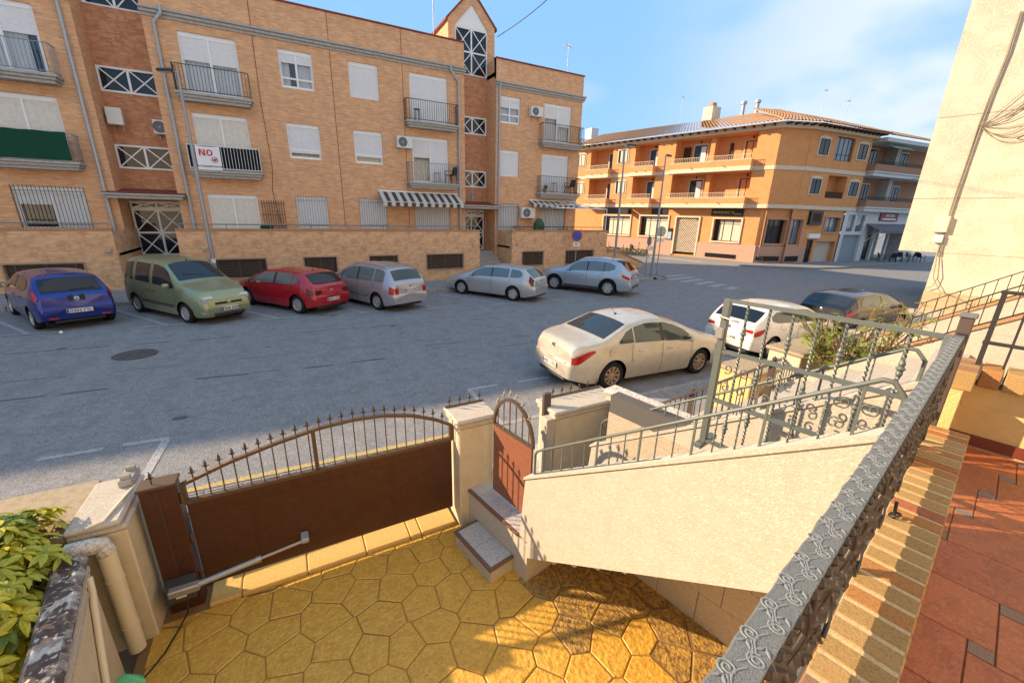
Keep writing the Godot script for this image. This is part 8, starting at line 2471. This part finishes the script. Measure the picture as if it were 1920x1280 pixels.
# ---------------------------------------------------------------- the houses next to ours
func neighbours():
	var t := thing("neighbour_house", "tall cream stucco house wall with overhanging upper floors", "building", Vector3.ZERO, HOUSE_TURN)
	var mb := Mb.new(); mb.box(V(23.6, 2.38, -3.27), V(36, 12.2, 12)); part(t, "upper_wall", mb, "aged_stucco")
	mb = Mb.new(); mb.box(V(23.62, -0.5, -2.12), V(36, 2.378, 12)); part(t, "lower_wall", mb, "aged_stucco")
	mb = Mb.new(); mb.bevel(V(23.3, 12.202, -3.7), V(36, 12.4, 12), 0.03); part(t, "eave", mb, "terracotta_plain")
	for i in 9:
		for j in 4:
			mb = Mb.new(); mb.bevel(V(23.59, -0.4 + j * 0.315, -2.13 + i * 0.5), V(23.619, -0.09 + j * 0.315, -1.64 + i * 0.5), 0.006); part(t, "base_tile", mb, "rough_tile")
	for y in [4.4, 7.3]:
		mb = Mb.new(); mb.box(V(23.592, y, -3.26), V(23.5995, y + 0.02, -0.6)); part(t, "wall_line", mb, "cable_grey")
	var mx := thing("meter_box", "cream electricity meter box on the tall stucco wall", "meter box", Vector3.ZERO, HOUSE_TURN)
	mb = Mb.new(); mb.bevel(V(23.42, 3.15, -2.42), V(23.599, 3.75, -2.02), 0.02); part(mx, "box", mb, "pvc")
	mb = Mb.new(); mb.bevel(V(23.45, 2.75, -2.3), V(23.599, 3.05, -2.05), 0.02); part(mx, "fuse", mb, "ac_white")
	# bundle of cables
	var r := RandomNumberGenerator.new(); r.seed = 14
	var cb := thing("cable_bundle", "bundle of grey cables running down and fanning out on the stucco wall", "cables", Vector3.ZERO, HOUSE_TURN)
	var run := [V(23.55, 10.34, -1.97), V(23.55, 9.11, -1.95), V(23.55, 7.99, -2.02), V(23.55, 6.95, -2.07), V(23.55, 5.74, -2.08), V(23.55, 4.44, -2.11), V(23.55, 3.26, -2.09), V(23.55, 2.25, -2.07)]
	for k in 5:
		var o := r.randf_range(-0.05, 0.05)
		var pts := []
		for q in run: pts.append(q + V(r.randf_range(-0.015, 0.015), 0, o + r.randf_range(-0.012, 0.012)))
		mb = Mb.new(); mb.tube(pts, 0.017, 5); part(cb, "cable", mb, "cable_grey")
	for k in 10:
		var pts := []
		var y1 := 6.5 + k * 0.3; var sag := r.randf_range(0.15, 0.7)
		for i in 9:
			var f := i / 8.0
			pts.append(V(23.54, lerpf(6.9, y1, f) - sin(f * PI) * sag, lerpf(-2.07, -0.5, f)))
		mb = Mb.new(); mb.tube(pts, 0.012, 5); part(cb, "cable", mb, "cable_grey")
	for q in [[V(23.55, 2.25, -2.07), V(23.5, 1.41, -1.98), V(23.45, 0.92, -1.68), V(23.45, 0.78, -1.23), V(23.45, 0.37, -0.5)], [V(23.55, 2.2, -2.0), V(23.5, 1.5, -1.85), V(23.48, 1.1, -1.9), V(23.5, 0.95, -2.08)]]:
		mb = Mb.new(); mb.tube(q, 0.015, 5); part(cb, "cable", mb, "cable_grey")
	# yards between the houses
	var yd := setting("yard")
	mb = Mb.new(); mb.box(V(4.52, -0.5, -3.0), V(23.6, 0.08, 9)); part(yd, "paving", mb, "stucco_white", Transform3D(Basis(Vector3.UP, deg_to_rad(HOUSE_TURN)), Vector3.ZERO))
	# railing just beyond the party wall
	var rl := thing("stair_railing", "brown flat-topped iron railing of the neighbouring stairs", "railing", Vector3.ZERO, HOUSE_TURN)
	var a := V(5.2, 0.82, -2.84); var b := V(5.2, 1.88, -1.5)
	mb = Mb.new(); mb.bar(a, b, 0.11, 0.03); part(rl, "handrail", mb, "post_brown")
	mb = Mb.new(); mb.bar(a + V(0, -0.72, 0), b + V(0, -0.72, 0), 0.03, 0.02); part(rl, "bottom_rail", mb, "post_brown")
	for k in 19:
		var p := a.lerp(b, (k + 0.5) / 19)
		mb = Mb.new(); mb.twist(V(0, -0.72, 0), V(0, -0.01, 0), 0.012, 5.0, 24); part(rl, "baluster", mb, "post_brown", Transform3D(Basis(), p))
	for f in [0.35, 1.0]:
		var p := a.lerp(b, f)
		mb = Mb.new(); mb.bevel(p + V(-0.03, -0.9, -0.03), p + V(0.03, 0.02, 0.03), 0.004); mb.lathe(p + V(0, 0.05, 0), [Vector2(0.012, -0.04), Vector2(0.03, 0), Vector2(0.0, 0.03)], 8); part(rl, "post", mb, "post_brown")
	var sl := thing("staircase", "cream stair wall of the neighbouring house beyond the party wall", "staircase", Vector3.ZERO, HOUSE_TURN)
	for u in [5.15, 8.1]:
		mb = Mb.new(); mb.prism([Vector2(-2.9, 0.0), Vector2(-2.9, 0.12), Vector2(-0.1, 2.1), Vector2(0.5, 2.1), Vector2(0.5, 0.0)], V(u, 0, 0), Vector3.BACK, Vector3.UP, V(0.12, 0, 0)); part(sl, "side_wall", mb, "stucco_white")
	for k in 9:
		mb = Mb.new(); mb.bevel(V(5.271, k * 0.19, -2.75 + k * 0.29), V(8.099, 0.08 + (k + 1) * 0.19, -2.41 + k * 0.29), 0.01); part(sl, "step", mb, "stucco_white")
	# gate pillars and front walls along the pavement
	for q in [[6.75, 7.5, 0.86, "yellow stucco gate pillar behind the open terrace gate"], [8.2, 9.7, 1.02, "broad stucco pillar with flat stone cap before the white hatchback"]]:
		var p := thing("gate_pillar", q[3], "pillar", V(0, 0, -4.1), 0.0, "pillars of the neighbouring front walls")
		mb = Mb.new(); mb.bevel(V(q[0], -0.4, -0.3), V(q[1], q[2], 0.3), 0.012); part(p, "shaft", mb, "stucco_yellow" if q[0] < 8 else "stucco")
		mb = Mb.new(); mb.bevel(V(q[0] - 0.05, q[2] + 0.002, -0.36), V(q[1] + 0.05, q[2] + 0.07, 0.36), 0.015); part(p, "cap", mb, "terrazzo")
	var fw := thing("front_wall", "low cream front wall with railing past the neighbouring pillars", "wall", V(0, 0, -4.1))
	mb = Mb.new(); mb.box(V(9.76, -0.4, -0.1), V(21, 0.45, 0.1)); part(fw, "body", mb, "stucco")
	mb = Mb.new(); mb.bevel(V(9.76, 0.452, -0.15), V(21, 0.52, 0.15), 0.015); part(fw, "coping", mb, "terracotta_plain")
	var ga := thing("garden_gate", "grey barred garden gate between neighbouring pillars", "gate", V(0, 0, -4.1))
	for k in 10:
		mb = Mb.new(); mb.bar(V(7.58 + k * 0.06, 0.1, 0), V(7.58 + k * 0.06, 0.95, 0), 0.014); part(ga, "bar", mb, "rail_grey")
	for y in [0.2, 0.9]:
		mb = Mb.new(); mb.bar(V(7.52, y, 0), V(8.18, y, 0), 0.03); part(ga, "rail", mb, "rail_grey")
	# railings of the next stairs, climbing to the right
	for q in [[10.2, "dark iron stair railing behind the thorny succulent bush"], [13.5, "dark iron stair railing before the tall stucco wall"]]:
		var st := thing("stair_railing", q[1], "railing", Vector3.ZERO, HOUSE_TURN, "neighbouring stair railings")
		var u: float = q[0]
		var A := V(u, 0.9, -2.3); var B := V(u, 2.75, 0.4)
		for o in [0.0, -0.5]:
			mb = Mb.new(); mb.bar(A + V(0, o, 0), B + V(0, o, 0), 0.035, 0.02); part(st, "rail", mb, "rail_iron")
		for k in 17:
			mb = Mb.new(); mb.bar(V(0, -0.52, 0), V(0, 0, 0), 0.014); part(st, "baluster", mb, "rail_iron", Transform3D(Basis(), A.lerp(B, (k + 0.5) / 17)))
		mb = Mb.new(); mb.prism([Vector2(-2.5, 0.0), Vector2(-2.5, 0.22), Vector2(0.4, 2.18), Vector2(0.8, 2.18), Vector2(0.8, 0)], V(u - 0.05, 0, 0), Vector3.BACK, Vector3.UP, V(0.14, 0, 0)); part(st, "stringer", mb, "stucco_white")
		mb = Mb.new(); mb.prism([Vector2(-2.5, 0.222), Vector2(-2.5, 0.27), Vector2(0.4, 2.23), Vector2(0.4, 2.182)], V(u - 0.08, 0, 0), Vector3.BACK, Vector3.UP, V(0.2, 0, 0)); part(st, "coping", mb, "terracotta_plain")
	# bush of thin branches with leaf tufts
	var bs := thing("succulent_bush", "branching succulent bush with pale yellow-green leaf tufts", "bush", Vector3.ZERO, HOUSE_TURN)
	var tw := Mb.new(); var lf := Mb.new()
	var tuft := leaf_rosette(9, 0.10, 0.030, r)
	for k in 30:
		var a0 := r.randf() * TAU
		var p0 := V(8.9 + r.randf_range(-0.05, 0.05), 0.2, -1.45 + r.randf_range(-0.05, 0.05))
		var d := V(cos(a0) * 0.42, 1.0, sin(a0) * 0.42).normalized()
		var l := r.randf_range(0.9, 2.1)
		var p1 := p0 + d * l * 0.5; var p2 := p1 + (d + V(r.randf_range(-0.4, 0.4), 0.1, r.randf_range(-0.4, 0.4))).normalized() * l * 0.5
		tw.tube([p0, p1, p2], [0.03, 0.016, 0.008], 5, false)
		for i in 9:
			var e := p1.lerp(p2, r.randf()) + V(r.randf_range(-0.16, 0.16), r.randf_range(-0.06, 0.14), r.randf_range(-0.16, 0.16))
			tw.tube([p1.lerp(p2, 0.5), e], [0.008, 0.005], 4, false)
			lf.st.append_from(tuft, 0, Transform3D(Basis.from_euler(V(r.randf_range(-0.5, 0.5), r.randf() * TAU, r.randf_range(-0.5, 0.5))).scaled(Vector3.ONE * r.randf_range(0.7, 1.2)), e))
	part(bs, "branches", tw, "twig"); part(bs, "leaf_tufts", lf, "succulent")
	# broad-leaved plant
	var bp := thing("broadleaf_plant", "plant with a few tall broad pointed green leaves by the stair", "plant", V(9.2, 0.5, -2.55))
	for k in 7:
		var an := k * 0.9 + 0.3
		var tilt: float = [0.5, 0.9, 0.3, 0.7, 1.0, 0.45, 0.8][k]
		var d := V(cos(an) * sin(tilt), cos(tilt), sin(an) * sin(tilt)); var s := d.cross(Vector3.UP).normalized()
		var L: float = [1.45, 1.1, 1.2, 1.0, 0.9, 1.3, 1.0][k]
		var g := []
		for i in 11:
			var f := i / 10.0
			var w := 0.15 * sin(pow(f, 0.8) * PI) + 0.006
			var c := d * L * f + V(0, -0.25 * f * f * L * sin(tilt), 0)
			g.append([c - s * w + V(0, w * 0.3, 0), c, c + s * w + V(0, w * 0.3, 0)])
		mb = Mb.new(); mb.sheet(g); part(bp, "leaf", mb, "big_leaf")

# ---------------------------------------------------------------- street furniture
func street_furniture():
	for q in [[V(-2.52, 0.19, -19.0), 7.5, 150.0, "tall grey street lamp on the pavement behind the green van-like car"], [V(17.2, -0.17, -19.1), 7.4, -10.0, "slim grey street lamp behind the ice-blue off-roader"], [V(20.2, -0.17, -18.9), 7.1, 20.0, "slim grey street lamp at the corner of the crossing"]]:
		var t := thing("street_lamp", q[3], "street lamp", q[0], q[2], "street lamps")
		var h: float = q[1]
		var mb := Mb.new(); mb.tube([V(0, 0, 0), V(0, 1.2, 0), V(0, h, 0)], [0.085, 0.075, 0.04], 10); part(t, "pole", mb, "pole")
		mb = Mb.new(); mb.lathe(Vector3.ZERO, [Vector2(0.14, 0), Vector2(0.14, 0.03), Vector2(0.1, 0.05), Vector2(0.1, 0.3), Vector2(0.08, 0.32)], 10); part(t, "base", mb, "pole")
		mb = Mb.new(); mb.bar(V(0, h - 0.03, 0), V(0.25, h + 0.02, 0), 0.04); part(t, "arm", mb, "pole")
		mb = Mb.new(); mb.bevel(V(0.12, h - 0.03, -0.12), V(0.66, h + 0.07, 0.12), 0.04); part(t, "head", mb, "ac_dark")
		mb = Mb.new(); mb.box(V(0.2, h - 0.034, -0.09), V(0.6, h - 0.031, 0.09)); part(t, "lens", mb, "lamp_lens")
		if q[0].x < 0:
			mb = Mb.new(); mb.tube([V(0, 1.25, 0), V(0, 1.4, 0)], 0.079, 10); part(t, "sticker", mb, "white_frame")
	mat("sign_blue", lin(0.02, 0.09, 0.42), 0.5); mat("sign_rim_red", lin(0.5, 0.02, 0.03), 0.5)
	var s := thing("traffic_sign", "round blue and red no-parking sign on a grey post by the brick wall", "traffic sign", V(15.2, -0.17, -20.3), -28.0)
	var mb := Mb.new(); mb.tube([V(0, 0, 0), V(0, 2.75, 0)], 0.03, 8); part(s, "post", mb, "pole")
	mb = Mb.new(); mb.lathe(V(0, 2.48, 0.035), [Vector2(0.32, 0), Vector2(0.32, 0.012), Vector2(0.25, 0.014)], 28, Vector3.BACK); part(s, "rim", mb, "sign_rim_red")
	mb = Mb.new(); mb.lathe(V(0, 2.48, 0.035), [Vector2(0.25, 0.012), Vector2(0, 0.012)], 28, Vector3.BACK); mb.lathe(V(0, 2.48, 0.033), [Vector2(0.32, 0.0), Vector2(0, 0.0)], 28, Vector3.BACK); part(s, "disc", mb, "sign_blue")
	mb = Mb.new(); mb.bar(V(-0.18, 2.66, 0.052), V(0.18, 2.30, 0.052), 0.06, 0.006); part(s, "slash", mb, "sign_rim_red")
	mb = Mb.new(); mb.bevel(V(-0.2, 1.86, 0.034), V(0.2, 2.10, 0.046), 0.003); part(s, "plate", mb, "white_frame")
	mb = Mb.new(); mb.box(V(-0.13, 2.0, 0.0465), V(0.13, 2.03, 0.048)); mb.box(V(-0.09, 1.93, 0.0465), V(0.09, 1.955, 0.048)); part(s, "print", mb, "dark_print")
	s = thing("traffic_sign", "grey back of a round sign with two small white plates at the crossing", "traffic sign", V(20.95, -0.17, -19.2), 160.0)
	mb = Mb.new(); mb.tube([V(0, 0, 0), V(0, 3.0, 0)], 0.03, 8); part(s, "post", mb, "pole")
	mb = Mb.new(); mb.lathe(V(0, 2.78, 0.035), [Vector2(0.32, -0.01), Vector2(0.32, 0.01), Vector2(0, 0.012)], 24, Vector3.BACK); mb.lathe(V(0, 2.78, 0.025), [Vector2(0.32, 0.0), Vector2(0, 0.0)], 24, Vector3.BACK); part(s, "disc", mb, "zinc")
	for x in [-0.17, 0.15]:
		mb = Mb.new(); mb.bevel(V(x - 0.11, 2.14, 0.03), V(x + 0.11, 2.40, 0.04), 0.003); part(s, "plate", mb, "white_frame")
	s = thing("traffic_sign", "grey sign turned edge-on beside the corner street lamp", "traffic sign", V(20.05, -0.17, -19.3), 70.0)
	mb = Mb.new(); mb.tube([V(0, 0, 0), V(0, 2.55, 0)], 0.03, 8); part(s, "post", mb, "pole")
	mb = Mb.new(); mb.lathe(V(0, 2.2, 0.035), [Vector2(0.3, -0.01), Vector2(0.3, 0.01), Vector2(0, 0.012)], 24, Vector3.BACK); mb.lathe(V(0, 2.2, 0.025), [Vector2(0.3, 0.0), Vector2(0, 0.0)], 24, Vector3.BACK); part(s, "disc", mb, "zinc")
	# overhead wire from the gable towards the viewer's right
	var pts := []
	for k in 31:
		var f := k / 30.0
		pts.append(V(11.6, 12.75, -24.0).lerp(V(8.2, 13.2, -2.0), f) + V(0, -1.3 * sin(f * PI), 0))
	mb = Mb.new(); mb.tube(pts, 0.018, 5, false)
	single("overhead_cable", mb, "cable_black", "thin black cable slung from the stair tower gable across the sky", "cable")
	pts = []
	for k in 21:
		var f := k / 20.0
		pts.append(V(46.0, 7.3, -20.0).lerp(V(22.5, 6.4, -5.4), f) + V(0, -0.9 * sin(f * PI), 0))
	mb = Mb.new(); mb.tube(pts, 0.016, 5, false)
	single("overhead_cable", mb, "cable_black", "thin cable from the orange building to the tall stucco wall", "cable")
	mb = Mb.new(); mb.lathe(V(-5.6, gy(-5.6), -14.9), [Vector2(0.0, 0.0), Vector2(0.04, 0.01), Vector2(0.045, 0.04), Vector2(0.02, 0.07), Vector2(0, 0.075)], 8)
	single("litter", mb, "white_frame", "crumpled white scrap of paper on the road behind the blue car", "litter")
